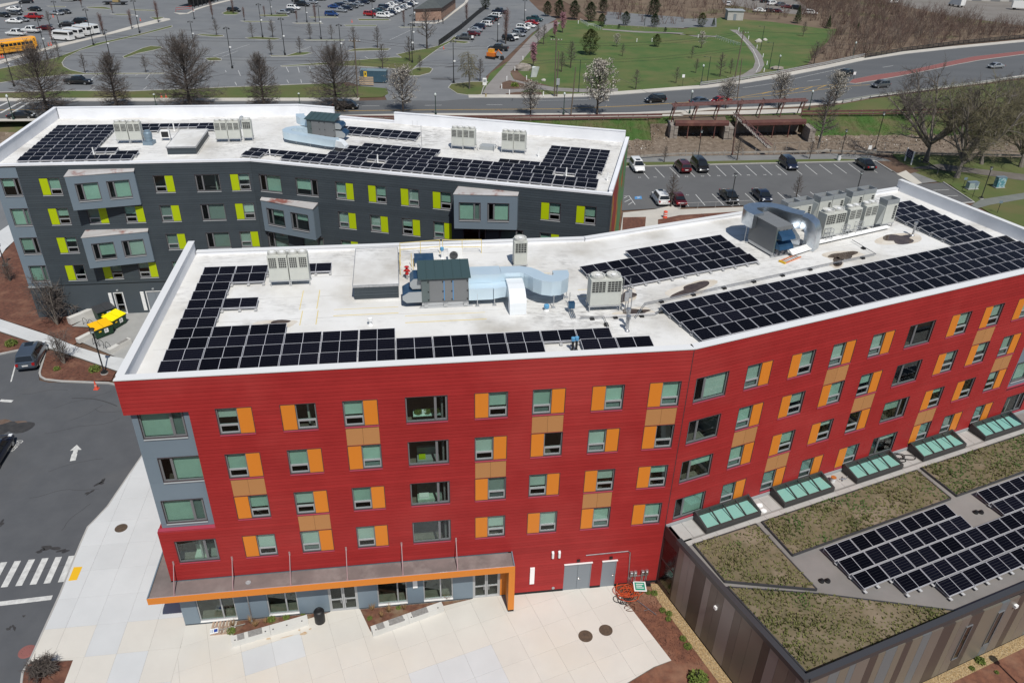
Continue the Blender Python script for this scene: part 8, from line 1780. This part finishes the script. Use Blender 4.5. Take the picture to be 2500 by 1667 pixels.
for k in range(4):mb=MB();a=q0+d3_*1.1+n3_*(.1+.2*k);mb.prism([a,a+d3_*1.2,a+d3_*1.2+n3_*.15,a+n3_*.15],.501,.54);mb.build('slat',mat('slat_grey',(.3,.29,.28),(.22,.21,.2),6,.8),w3)
def rack(label,p,rz):t=thing('bike_rack',label,'bike rack',p,rz,'bike racks on the patio');mb=MB();mb.path([(0,0,0),(.1,0,.75),(.35,0,.9),(.75,0,.75),(.85,0,.45),(.7,0,.35),(.6,.0,0)],.025,6);local(mb,'hoop',M_pole,t)
for i,(x,y)in enumerate(((1455,350),(1560,380),(1625,700),(1735,735),(1850,770))):rack(f'bent tube bike rack, {ordw[i]} along the dumpster row',at('e1',x,y+20),-.5)
bk=thing('bicycle','dark kick scooter leaning on the slate wall','scooter',at('B1',935,580),.2);mb=MB();mb.path([(0,0,.12),(.7,.1,.12),(.85,.1,1.1),(.75,.1,1.15)],.05,6);mb.path([(.65,-.15,1.1),(.95,.3,1.1)],.03,5);local(mb,'frame',M_trim,bk);mb=MB();[mb.lathe([(.05,-.03),(.13,-.03),(.13,.03),(.05,.03)],10,(x,.05,.13),axis='y')for x in(0,.8)];local(mb,'wheels',M_tyre,bk);bk.name='kick_scooter'
M_slat=MATS['slat_grey']
def planter(label,p,q,slats,bed):
 a,b=FS.p(*p),FS.p(*q);d=(b-a).normalized();n=Vector((-d.y,d.x,0));L_=(b-a).length;t=thing('planter_bench',label,'planter bench',a,0,'white concrete planter benches');z=.02
 mb=MB();mb.prism([a,a+d*(L_*.5-.006),a+d*(L_*.5-.006)+n*.5,a+n*.5],z,z+.45);mb.prism([a+d*(L_*.5+.006),b,b+n*.5,a+d*(L_*.5+.006)+n*.5],z,z+.45);mb.build('bench_wall',M_conw,t)['kind']='stuff'
 for s0_,s1_ in slats:
  for k in range(5):mb=MB();o=a+d*(L_*s0_)+n*(.02+.095*k);e=a+d*(L_*s1_)+n*(.02+.095*k);mb.prism([o,e,e+n*.075,o+n*.075],z+.451,z+.485);mb.build('slat',M_slat,t)
 for k in(.05,.24,.44,.54,.72,.92):mb=MB();o=a+d*(L_*k)+n*.1;mb.box(o.x-.035,o.x+.035,o.y-.035,o.y+.035,z+.45,z+.475);mb.build('stud',M_black,t)
 sheet('planting_bed',[FS.p(*c)for c in bed],.035,mat('planter_mulch',(.17,.075,.045),(.10,.045,.03),3,.95,c3=(.2,.14,.09),s3=1.2,bump=.9,bscale=12))
planter('left white planter bench below the canopy, with slatted seats',(-27.73,-2.03),(-23.2,-.9),((.08,.17),(.22,.4)),[(-27.85,-1.55),(-23.4,-.42),(-21.95,-.02),(-27.75,-.02)])
planter('right white planter bench below the canopy, with slatted seats',(-19.12,-2.29),(-14.57,-.85),((.07,.17),(.24,.44),(.56,.78)),[(-19.3,-1.85),(-14.7,-.4),(-12.65,-.02),(-20.0,-.02)])
# ================================================================ plaza things
pl=thing('pallet','wooden pallet lying at the left end of the planter','pallet',at('c1',720,995,.02),FS.a)
for k in range(6):mb=MB();mb.box(.0+.21*k,.13+.21*k,0,1.1,.1,.125);local(mb,'plank',mat('pallet_wood',(.42,.32,.24),(.3,.2,.15),5,.85,coord='Object',objvar=.25),pl)
for k in range(3):mb=MB();mb.box(0,1.18,.02+.49*k,.1+.49*k,0,.099);local(mb,'bearer',MATS['pallet_wood'],pl)
sg=thing('fallen_sign','white and blue parking sign on a post lying across the pallet','sign',at('c1',760,940,.2),FS.a+.18)
mb=MB();mb.box(-.22,.28,-.2,.2,.0,.02);local(mb,'sign_plate',M_wht,sg);mb=MB();mb.box(.02,.24,-.12,.12,.021,.024);local(mb,'blue_square',mat('sign_blue',(.02,.06,.3)),sg);mb=MB();mb.box(-.17,-.14,-.12,.12,.021,.024);mb.box(-.08,-.05,-.12,.12,.021,.024);tag(local(mb,'print',mat('sign_print',(.1,.2,.3)),sg),kind='stuff');mb=MB();mb.path([(.2,0,-.02),(1.9,.05,-.05)],.035,6);local(mb,'post',M_railwood,sg)
tc=thing('trash_can','black round trash can beside the left planter','trash can',at('c1',1985,830,.02));mb=MB();mb.lathe([(.28,0),(.33,.06),(.34,.95),(.3,1.02),(.2,1.06),(.16,1.0),(0,.98)],18);local(mb,'can',M_black,tc,smooth=True)
mb=MB(FS.M);mb.path([(-26.82,-.06,3.7),(-26.82,-.06,.5),(-26.8,-.3,.08)],.04,6);mb.build('downpipe',M_alu,red);mb=MB(FS.M);mb.lathe([(.07,0),(.1,.12),(.06,.25),(0,.27)],10,(-26.78,-.34,.04));mb.build('pipe_cap',M_alu,red)
M_iron=mat('manhole_iron',(.11,.075,.05),(.07,.05,.036),6,.7,bump=.8,bscale=18)
for i,(reg,x,y,z,r,l)in enumerate((('c3',515,1185,.024,.46,'left one of the two round manhole covers on the plaza'),('c3',748,1117,.024,.44,'right one of the two round manhole covers on the plaza'),('C1',828,508,.026,.44,'round manhole cover on the side pavement'),('C1',185,1352,-.055,.5,'pinkish manhole cover at the road edge'))):
 t=thing('manhole_cover',l,'manhole cover',at(reg,x,y,z),0,'manhole covers');mb=MB();mb.lathe([(r,.004),(r*.9,.012),(r*.88,.006),(r*.84,.01),(.0,.012)],24);local(mb,'cover',M_iron if i<3 else M_brickred,t)
 mb=MB();[mb.lathe([(.02,.012),(.018,.02),(0,.02)],6,(r*.6*math.cos(a),r*.6*math.sin(a),0))for a in[k*.52 for k in range(12)]];tag(local(mb,'stud',M_iron,t),kind='stuff')
def cables(label,name,p,m,n,R,seed,r=.022):
 q=random.Random(seed);mb=MB();t=thing(name,label,'cable',p)
 pts=[]
 for k in range(n):
  c=(q.uniform(-.45,.45),q.uniform(-.35,.35));R1,R2,a0=R*q.uniform(.5,1.1),R*q.uniform(.4,.9),q.uniform(0,6.28)
  for j in range(14):a=a0+j*6.283/14;pts.append((c[0]+R1*math.cos(a),c[1]+R2*math.sin(a),.04+.02*k+.02*math.sin(a*3)))
 mb.path(pts,r,5);local(mb,'coil',m,t,smooth=True);return t
cables('heap of coiled orange cable by the meters','cable_heap',at('c3',1000,690,.02),mat('cable_orange',(.5,.07,.02),rough=.5),9,.7,4);cables('heap of tangled black cable below the orange one','cable_heap',at('c3',990,760,.02),M_trim,6,.55,9);tag(cables('loose brown cable end on the plaza edge','cable_heap',at('c3',1040,850,.02),mat('cable_brown',(.12,.05,.03),rough=.6),2,.35,12))
gsn=thing('ground_sign','green sign with white border lying by the red wall','sign',at('c3',1135,640,.05),FS.a-.15);mb=MB();mb.box(-.42,.42,-.42,.42,.2,.225);local(mb,'board',M_wht,gsn);mb=MB();mb.box(-.34,.34,-.34,.34,.226,.23);local(mb,'face',mat('sign_green',(.02,.25,.16)),gsn);mb=MB();[mb.box(-.25,.25-.1*(k%2),.15-.16*k,.21-.16*k,.231,.234)for k in range(3)];tag(local(mb,'print',M_wht,gsn),kind='stuff');mb=MB();mb.box(-.04,.04,-.3,.3,0,.199);local(mb,'stake',M_railwood,gsn)
o=thing('metal_rod','thin metal rod lying on the mulch beside the plaza','rod',at('c3',1080,757,.03));e=at('c3',1330,945,.03)-at('c3',1080,757,.03);mb=MB();mb.path([(0,0,.03),tuple(e+Vector((0,0,.03)))],.022,6);mb.path([tuple(e*.65),tuple(e*.65+Vector((-.35,-.15,.03)))],.018,5);local(mb,'rod',M_alu,o)
o=thing('bait_box','small black box at the foot of the red wall','box',at('c3',1230,595,.0));mb=MB();mb.hexa([(-.2,-.15,0),(.2,-.15,0),(.2,.15,0),(-.2,.15,0)],[(-.16,-.1,.22),(.16,-.1,.22),(.16,.12,.26),(-.16,.12,.26)]);local(mb,'case',M_black,o)
M_cone=mat('cone_orange',(.65,.09,.05),rough=.6)
def cone(label,p,s=1.0):
 if 'cone' not in TREES:
  t=thing('traffic_cone',label,'traffic cone',p,0,'orange traffic cones');t.scale=(s,)*3;mb=MB();mb.box(-.18,.18,-.18,.18,0,.04);local(mb,'base',M_cone,t);mb=MB();mb.lathe([(.15,.04),(.09,.38),(.035,.75),(0,.76)],14);c_=local(mb,'cone',M_cone,t,smooth=True);mb=MB();mb.lathe([(.112,.3),(.084,.46)],14);local(mb,'band',mat('cone_band',(.6,.25,.2),rough=.4),c_);TREES['cone']=t
 else:dup(TREES['cone'],p,0,label,None,s)
for reg,x,y,s,l in(('B1',660,1118,1.15,'orange traffic cone below the red building corner'),('A1',1105,668,1.2,'left traffic cone beside the acorn lamp'),('A1',1137,668,1.2,'right traffic cone beside the acorn lamp'),('b1',668,630,1.2,'left traffic cone below the shuttle vans'),('b1',702,624,1.2,'right traffic cone below the shuttle vans'),('b1',15,800,1.2,'left traffic cone behind the school bus'),('b1',45,795,1.2,'middle traffic cone behind the school bus'),('b3',1418,675,1.2,'traffic cone on the white marking by the fence end'),('b3',165,310,1.2,'traffic cone below the kerbed island'),('b1',730,240,1.2,'traffic cone beside the silver sedan'),('b1',1922,290,1.2,'small traffic cone on the lot beyond the pavement')):cone(l,at(reg,x,y,-.05),s)
o=thing('construction_barrel','orange and white construction barrel by the mural wall','barrel',at('A2',2222,1488,0));mb=MB();mb.lathe([(.34,0),(.3,.1),(.28,.95),(.2,1.0),(0,1.0)],14);local(mb,'drum',M_cone,o,smooth=True);mb=MB();[mb.lathe([(.3,z),(.297,z+.12)],14)for z in(.35,.65)];local(mb,'stripe',M_wht,o)
# ================================================================ things further off
def stonelump(name,label,p,s,m,cat='boulder',seed=1,rz=0):
 r=random.Random(seed);mb=MB();rings=[]
 for i,(k,z)in enumerate(((.9,-.1),(1.0,.25),(.8,.6),(.35,.8))):rings.append([mb.pt((s[0]*k*r.uniform(.8,1.15)*math.cos(a*.785),s[1]*k*r.uniform(.8,1.15)*math.sin(a*.785),s[2]*z*r.uniform(.9,1.15)))for a in range(8)])
 for i in range(3):
  for j in range(8):mb.fi((rings[i][j],rings[i][(j+1)%8],rings[i+1][(j+1)%8],rings[i+1][j]))
 mb.fi(rings[-1]);me=mb.mesh(name,m);o=obj(name,me,None,p,rz);tag(o,label,cat);return o
stonelump('boulder','brown boulder at the left tip of the planting bed',at('A2',1255,480),(2.3,1.3,1.8),M_stone,seed=3);stonelump('boulder','pale boulder on the park lawn beside the arm lamp',at('b5',1075,580),(1.1,.8,1.1),mat('pale_stone',(.42,.4,.36),rough=.9),seed=4);stonelump('boulder','small pale boulder right of the bigger one',at('b5',1162,556),(.8,.6,.7),MATS['pale_stone'],seed=5);stonelump('boulder','flat tan boulders by the acorn lamp',at('b5',1325,950),(2,.9,.9),M_stone,seed=6);stonelump('boulder','small white stone in the planting bed',at('b4',432,1110),(.6,.5,.6),MATS['pale_stone'],seed=7)
sc=thing('sculpture','white angular leaning stone sculpture by the park path','sculpture',at('b4',300,1055),.3);mb=MB();mb.hexa([(-.9,-.3,0),(.5,-.4,0),(.6,.4,0),(-.8,.4,0)],[(-.7,-.6,2.2),(.6,-.7,2.6),(1.3,-.1,2.3),(-.4,.1,2.5)]);local(mb,'stone',mat('white_stone',(.55,.58,.57),(.45,.48,.47),1,.6),sc)
def bollard(label,p):
 if 'bol' not in TREES:t=thing('bollard_light',label,'bollard',p,0,'white bollards along the park paths');mb=MB();mb.lathe([(.11,0),(.11,.95),(.08,1.0),(0,1.0)],10);local(mb,'post',M_wht,t);TREES['bol']=t
 else:dup(TREES['bol'],p,0,label)
for reg,x,y,l in(('A2',1105,607,'white bollard left of the small planting bed'),('A2',1140,552,'white bollard at the upper tip of the small bed'),('A2',1275,548,'white bollard in the bed below the sculpture'),('A2',1300,590,'white bollard between the two planting beds'),('A2',1158,648,'white bollard by the road pavement'),('A2',1195,486,'white bollard beside the brown boulder'),('A2',1250,412,'white bollard left of the lower cherry'),('A2',1318,322,'white bollard above the lower cherry'),('A2',1355,268,'white bollard along the upper path'),('A2',1390,658,'white bollard beside the brown pole'),('A2',1465,618,'white bollard behind the brown pole'),('b5',935,542,'white bollard above the two pale boulders'),('b5',1050,668,'white bollard at the path bend, upper'),('b5',1132,790,'white bollard at the path bend, middle'),('b5',1187,892,'white bollard at the path bend, lower'),('b5',1147,988,'white bollard by the guard rail end of the path'),('b5',802,425,'white bollard at the top of the curving path'),('b5',247,522,'white bollard on the level park path'),('b4',1705,578,'white bollard on the lawn under the wire, left'),('b4',1912,575,'white bollard on the lawn under the wire, right'),('b4',905,328,'white bollard by the stair top')):bollard(l,at(reg,x,y))
kb=thing('brick_kiosk','brick building with a dark hipped roof in the north lot','building',at('b3',1040,290));k0,k1=at('b3',1035,292),at('b3',1385,272);dx=(k1-k0);dx.z=0;k2=at('b3',1720,15);dy=(k2-k1);kd=min(dy.length,26);dy=dy.normalized()*kd;Hk=height('b3',1380,110,k1)
mb=MB();mb.prism([k0,k1,k1+dy,k0+dy],-.1,Hk-.6);mb.build('wall',mat('kiosk_brick',(.30,.19,.14),(.22,.13,.10),1.2,.9,c3=(.36,.26,.2),s3=2.5),kb);mb=MB();x_,y_=dx.normalized()*.4,dy.normalized()*.4;q=[k0-x_-y_,k1+x_-y_,k1+dy+x_+y_,k0+dy-x_+y_];mb.prism(q,Hk-.6,Hk);mb.build('eave',mat('kiosk_eave',(.05,.035,.032),rough=.7),kb)
mb=MB();r0,r1=(k0+k1)/2+dy*.25,(k0+k1)/2+dy*.75;q=[Vector((p.x,p.y,Hk+.01))for p in q];r0.z=r1.z=Hk+2.6;mb.face([q[0],q[1],r0]);mb.face([q[1],q[2],r1,r0]);mb.face([q[2],q[3],r1]);mb.face([q[3],q[0],r0,r1]);mb.build('roof',mat('slate_roof',(.075,.085,.085),(.06,.068,.07),1,.8),kb)
o=thing('utility_cabinet','grey green utility cabinet in front of the brick kiosk','cabinet',at('b3',1075,275));mb=MB();mb.box(-1,1,-.6,.6,0,1.8);local(mb,'case',mat('cab_green',(.12,.14,.11),rough=.6),o);mb=MB();mb.box(-.05,.05,-.63,-.6,.2,1.6);local(mb,'door_seam',M_trim,o)
ct=thing('storage_container','blue corrugated storage container beside the road trees','container',at('A2',140,565),.0);mb=MB();mb.box(0,6.0,0,2.4,.1,2.6);local(mb,'box',mat('container_blue',(.05,.10,.14),(.04,.08,.115),1,.5),ct);mb=MB();[mb.box(.2+.4*k,.35+.4*k,-.05,0,.2,2.5)for k in range(14)];tag(local(mb,'corrugation',MATS['container_blue'],ct),kind='stuff');mb=MB();mb.box(-.04,6.04,-.04,2.44,2.6,2.66);local(mb,'roof',mat('container_top',(.16,.22,.25),rough=.5),ct);mb=MB();mb.box(.9,1.6,-.09,-.05,1.3,2.5);local(mb,'yellow_sign',MATS['label_yellow'],ct);mb=MB();mb.box(1.1,1.4,-.1,-.091,1.7,2.2);local(mb,'print',M_trim,ct)
pf=thing('pallet_fence','pale wooden boards propped in front of the blue container','boards',at('A2',135,585),.0)
for k in range(5):mb=MB();mb.box(0,3.2,-.06,0,.15+.38*k,.4+.38*k);local(mb,'plank',mat('fresh_wood',(.5,.38,.26),(.4,.28,.2),3,.8),pf)
db=thing('black_pavilion','black open sided structure at the top of the far lot','building',at('b2',305,105));a,b=at('b2',305,105),at('b2',625,18);d=b-a;n=Vector((-d.y,d.x,0)).normalized()*6;mb=MB();mb.prism([a,b,b+n,a+n],3.2,3.6);mb.build('roof',M_trim,db)
for k in range(7):q=a.lerp(b,k/6);mb=MB();mb.box(q.x-.15,q.x+.15,q.y-.15,q.y+.15,0,3.2);mb.build('post',M_trim,db)
mb=MB();mb.prism([a+n*.3,b+n*.3,b+n*.35,a+n*.35],0,3.2);mb.build('panel',M_black,db)
o=thing('red_barrier','red and white barrier frame left of the black structure','barrier',at('b2',50,165));mb=MB();[mb.path(p,.08,5)for p in([(0,0,0),(.3,0,1.2),(5,2,1.6),(5.4,2,0)],[(.3,0,.6),(4.8,2,.9)])];local(mb,'frame',mat('barrier_red',(.35,.05,.05)),o)
wh=thing('warehouse','long grey warehouse beyond the right yard','building',at('b6',1560,20));mb=MB();a=at('b6',1560,25);mb.box(a.x,a.x+60,a.y+3,a.y+20,0,7);mb.build('wall',M_conc,wh);mb=MB();[mb.box(a.x+4+8*k,a.x+8+8*k,a.y+2.9,a.y+2.99,0,4)for k in range(6)];tag(mb.build('loading_door',M_frame,wh),kind='stuff')
sh_=thing('block_shed','small grey block shed at the upper end of the park path','shed',at('b5',645,280));mb=MB();mb.box(0,5.5,0,4,0,3);local(mb,'wall',M_conc,sh_);mb=MB();mb.box(-.3,5.8,-.3,4.3,3,3.25);local(mb,'roof',M_sillg,sh_);mb=MB();mb.box(2,3,-.04,-.001,0,2.1);local(mb,'door',M_door,sh_)
ps=thing('park_sign','navy park sign between two white posts','sign',at('b8',720,800),math.atan2((at('b8',805,852)-at('b8',720,800)).y,(at('b8',805,852)-at('b8',720,800)).x));W_=(at('b8',805,852)-at('b8',720,800)).length
for x in(0,W_):mb=MB();mb.box(x-.09,x+.09,-.09,.09,0,2.3);local(mb,'post',M_wht,ps)
mb=MB();mb.prism([(.1,-.04),(W_-.1,-.04),(W_-.1,.04),(.1,.04)],.85,2.2);local(mb,'board',mat('sign_navy',(.012,.016,.05),rough=.5),ps);mb=MB();[mb.box(.35,W_-.35-.3*(k%2),-.055,-.041,1.05+.25*k,1.13+.25*k)for k in range(4)];tag(local(mb,'print',mat('print_grey',(.35,.36,.4)),ps),kind='stuff')
for(x,y,m,l,w,h)in((2000,1160,mat('painted_teal',(.08,.22,.26),(.3,.42,.44),2.5,.6,lo=.48,hi=.55),'utility cabinet painted with teal and white swirls',1.5,1.7),(1630,1180,mat('painted_pale',(.34,.4,.38),(.25,.32,.31),2.5,.6),'pale painted cabinet between two thin sign posts',1.7,1.1)):
 t=thing('painted_cabinet',l,'cabinet',at('b8',x,y),.2);mb=MB();mb.box(-w/2,w/2,-.4,.4,.1,h);local(mb,'case',m,t);mb=MB();mb.box(-w/2-.1,w/2+.1,-.5,.5,0,.1);local(mb,'plinth',M_conc,t)
 mb=MB();mb.box(-w/2-.04,w/2+.04,-.44,.44,h,h+.05);local(mb,'lid',MATS['vent_blue'],t)
for i,(x,y,tx,ty)in enumerate(((1500,1215,1555,1030),(1645,1300,1710,1110),(1985,1510,2040,1350))):
 b=at('b8',x,y);t=thing('sign_post',['thin sign post left of the pale painted cabinet','thin sign post right of the pale painted cabinet','thin sign post on the lower right lawn'][i],'sign',b,0,'thin sign posts');h=height('b8',tx,ty,b);mb=MB();mb.path([(0,0,0),(0,0,h)],.035,6);local(mb,'post',M_pole,t);mb=MB();mb.box(-.25,.25,-.05,-.035,h-.35,h+.05);local(mb,'plate',MATS['vent_blue'],t)
o=thing('trash_barrel','white trash barrel beside the path lamp post','trash can',at('A3',1083,1096));mb=MB();mb.lathe([(.3,0),(.36,.3),(.34,.95),(.36,1.0),(.0,.97)],14);local(mb,'drum',M_wht,o,smooth=True);mb=MB();mb.lathe([(.365,.98),(.3,1.04),(0,1.04)],14);local(mb,'rim',M_trim,o)
o=thing('fire_hydrant','small yellow hydrant on the road pavement by the park path','hydrant',at('b3',1995,1325,.05));mb=MB();mb.lathe([(.16,0),(.12,.08),(.12,.5),(.15,.55),(.08,.7),(0,.72)],10);mb.path([(-.2,0,.4),(.2,0,.4)],.06,8);local(mb,'body',mat('hydrant',(.35,.28,.12)),o,smooth=True)
o=thing('white_kiosk','small white standing box on the round grass island edge','box',at('b3',1978,1165,.0));mb=MB();mb.box(-.45,.45,-.3,.3,0,1.5);local(mb,'case',M_wht,o);mb=MB();mb.box(-.3,.3,-.32,-.301,.7,1.3);local(mb,'panel',M_sillg,o)
for reg,x,y,tx,ty,l,c in(('b3',1812,575,1820,490,'white notice board beside the dark grey pickup',M_wht),('b6',20,1080,42,985,'small sign on a post at the tip of the red median',M_wht),('A3',1280,1085,1297,995,'small white sign on a post by the canal path',M_wht),('b5',30,1190,48,1020,'small white sign post at the lawn edge of the road',M_wht)):
 b=at(reg,x,y);h=height(reg,tx,ty,b);t=thing('small_sign',l,'sign',b);mb=MB();mb.path([(0,0,0),(0,0,h)],.04,6);local(mb,'post',M_pole,t);mb=MB();mb.box(-.3,.3,-.06,-.042,h-.7,h);local(mb,'plate',c,t)
M_cloth=mat('dark_clothes',(.02,.02,.024),rough=.9);M_skin=mat('skin',(.35,.2,.14),rough=.6);M_hair=mat('hair',(.02,.014,.01),rough=.8);M_brown=mat('brown_jacket',(.06,.035,.03),rough=.9)
def person(label,p,rz,stride,top):
 t=thing('person',label,'person',p,rz,'people walking by the kiosk')
 J=[(0,0,.95),(0,0,1.2),(0,0,1.42),(0,.02,1.53),(0,.03,1.66),(.1,0,.9),(.11,stride*.25,.5),(.11,stride*.35-.08,.07),(.11,stride*.35+.1,.04),(-.1,0,.9),(-.11,-stride*.2,.5),(-.11,-stride*.4-.08,.08),(-.11,-stride*.4+.1,.04),(.2,0,1.38),(.25,-stride*.15,1.1),(.25,-stride*.1+.12,.87),(.25,-stride*.1+.15,.78),(-.2,0,1.38),(-.25,stride*.15,1.1),(-.25,stride*.2+.1,.87),(-.25,stride*.2+.13,.78)]
 E_=[(0,1),(1,2),(2,3),(3,4),(0,5),(5,6),(6,7),(7,8),(0,9),(9,10),(10,11),(11,12),(2,13),(13,14),(14,15),(15,16),(2,17),(17,18),(18,19),(19,20)]
 Rr=[.15,.15,.16,.06,.1,.1,.07,.05,.04,.1,.07,.05,.04,.07,.05,.04,.035,.07,.05,.04,.035]
 me=bpy.data.meshes.new('body');me.from_pydata(J,E_,[]);o=obj('body',me,t);o.modifiers.new('skin','SKIN');o.modifiers.new('sub','SUBSURF').levels=1
 for i,v__ in enumerate(me.skin_vertices[0].data):v__.radius=(Rr[i],Rr[i]*.85);v__.use_root=(i==0)
 me.materials.append(top)
 mb=MB();mb.lathe([(0,1.56),(.08,1.6),(.1,1.68),(.07,1.76),(0,1.78)],10,(0,.04,.0));local(mb,'head',M_skin,t,smooth=True);mb=MB();mb.lathe([(.108,1.68),(.09,1.76),(.04,1.8),(0,1.805)],10,(0,.02,0));local(mb,'hair',M_hair,t,smooth=True)
person('person in brown standing leftmost by the brick kiosk',at('b3',1288,325),2.4,.3,M_brown);person('person in black striding in the middle of the three walkers',at('b3',1348,332),-1.8,1.0,M_cloth);person('person in dark jacket walking rightmost of the three',at('b3',1408,328),-1.9,.8,M_cloth)
# ================================================================ oddments on the low hall and behind windows
o=thing('bucket','orange topped bucket between the second and third skylights','bucket',FE.p(13.5,-.75,ZL+.05));mb=MB();mb.lathe([(.15,0),(.18,.35)],14);local(mb,'pail',M_wht,o);mb=MB();mb.lathe([(.19,.35),(.19,.4),(0,.4)],14);local(mb,'lid',mat('lid_orange',(.4,.13,.03)),o)
stonelump('white_bag','white crumpled bag beside the first skylight',FE.p(7.0,-.8,ZL+.05),(.3,.2,.25),M_wht,'bag',8);tag(stonelump('white_bag','smaller white bag in front of the other bag',FE.p(6.95,-1.3,ZL+.05),(.28,.2,.2),M_wht,'bag',9))
cables('black hose coil between the third and fourth skylights','hose_coil',FE.p(20.3,-.7,ZL+.06),M_trim,4,.45,3,.03)
o=thing('roof_valve','small metal pipe fitting near the third skylight','pipe',FE.p(14.3,-.9,ZL+.05));mb=MB();mb.path([(-.2,0,.1),(.25,0,.12),(.25,0,.35)],.04,6);mb.path([(-.1,-.2,.08),(.05,.25,.08)],.035,6);local(mb,'pipe',M_alu,o)
def inside_thing(name,label,cat,F,u,v,z,boxes,m):t=thing(name,label,cat,F.p(u,v,z),F.a);[local(_b(bx),n_,m_,t)for n_,bx,m_ in boxes]
def _b(b):mb=MB();mb.box(*b);return mb
M_sofa=mat('sofa_cloth',(.55,.6,.54),rough=.9);M_bed=mat('bedding',(.5,.58,.5),(.35,.42,.38),3,.9);M_green=mat('houseplant',(.05,.13,.04),rough=.8)
inside_thing('sofa','pale green couch behind the lowest corner window','sofa',FS,-29.6,.75,4.7,(('seat',(0,1.4,0,.8,.1,.45),M_sofa),('backrest',(0,1.4,.6,.8,.45,.95),M_sofa),('cushion',(1.45,1.9,0,.5,0,.7),M_wht)),None)
inside_thing('bed','bed with green bedding behind a wide third row window','bed',FS,-15.9,.7,14.0-6.2,(('mattress',(0,1.5,0,2.0,.3,.6),M_bed),('pillow',(.1,.7,.1,.5,.6,.75),M_wht)),None)
inside_thing('table','table with houseplants behind the topmost wide window','table',FS,-15.9,.7,14.0,(('tabletop',(0,1.7,0,.7,.7,.75),M_mint),('plant_pot',(.5,.75,.1,.35,.75,.95),M_wht)),None)
for k in range(3):shrub(['houseplant left on the windowsill table','houseplant in the middle of the windowsill table','houseplant right on the windowsill table'][k],FS.p(-15.6+.5*k,.95,14.8),.45,group='houseplants behind the wide window',cat='plant')
inside_thing('armchair','dark armchair with bright green cushion behind a wide second row window','armchair',FS,-15.8,.8,10.9,(('seat',(0,1.3,0,.8,.1,.5),M_dusk),('backrest',(0,1.3,.6,.8,.5,1.0),M_dusk),('cushion',(.1,.5,.1,.5,.5,.62),M_lime)),None)
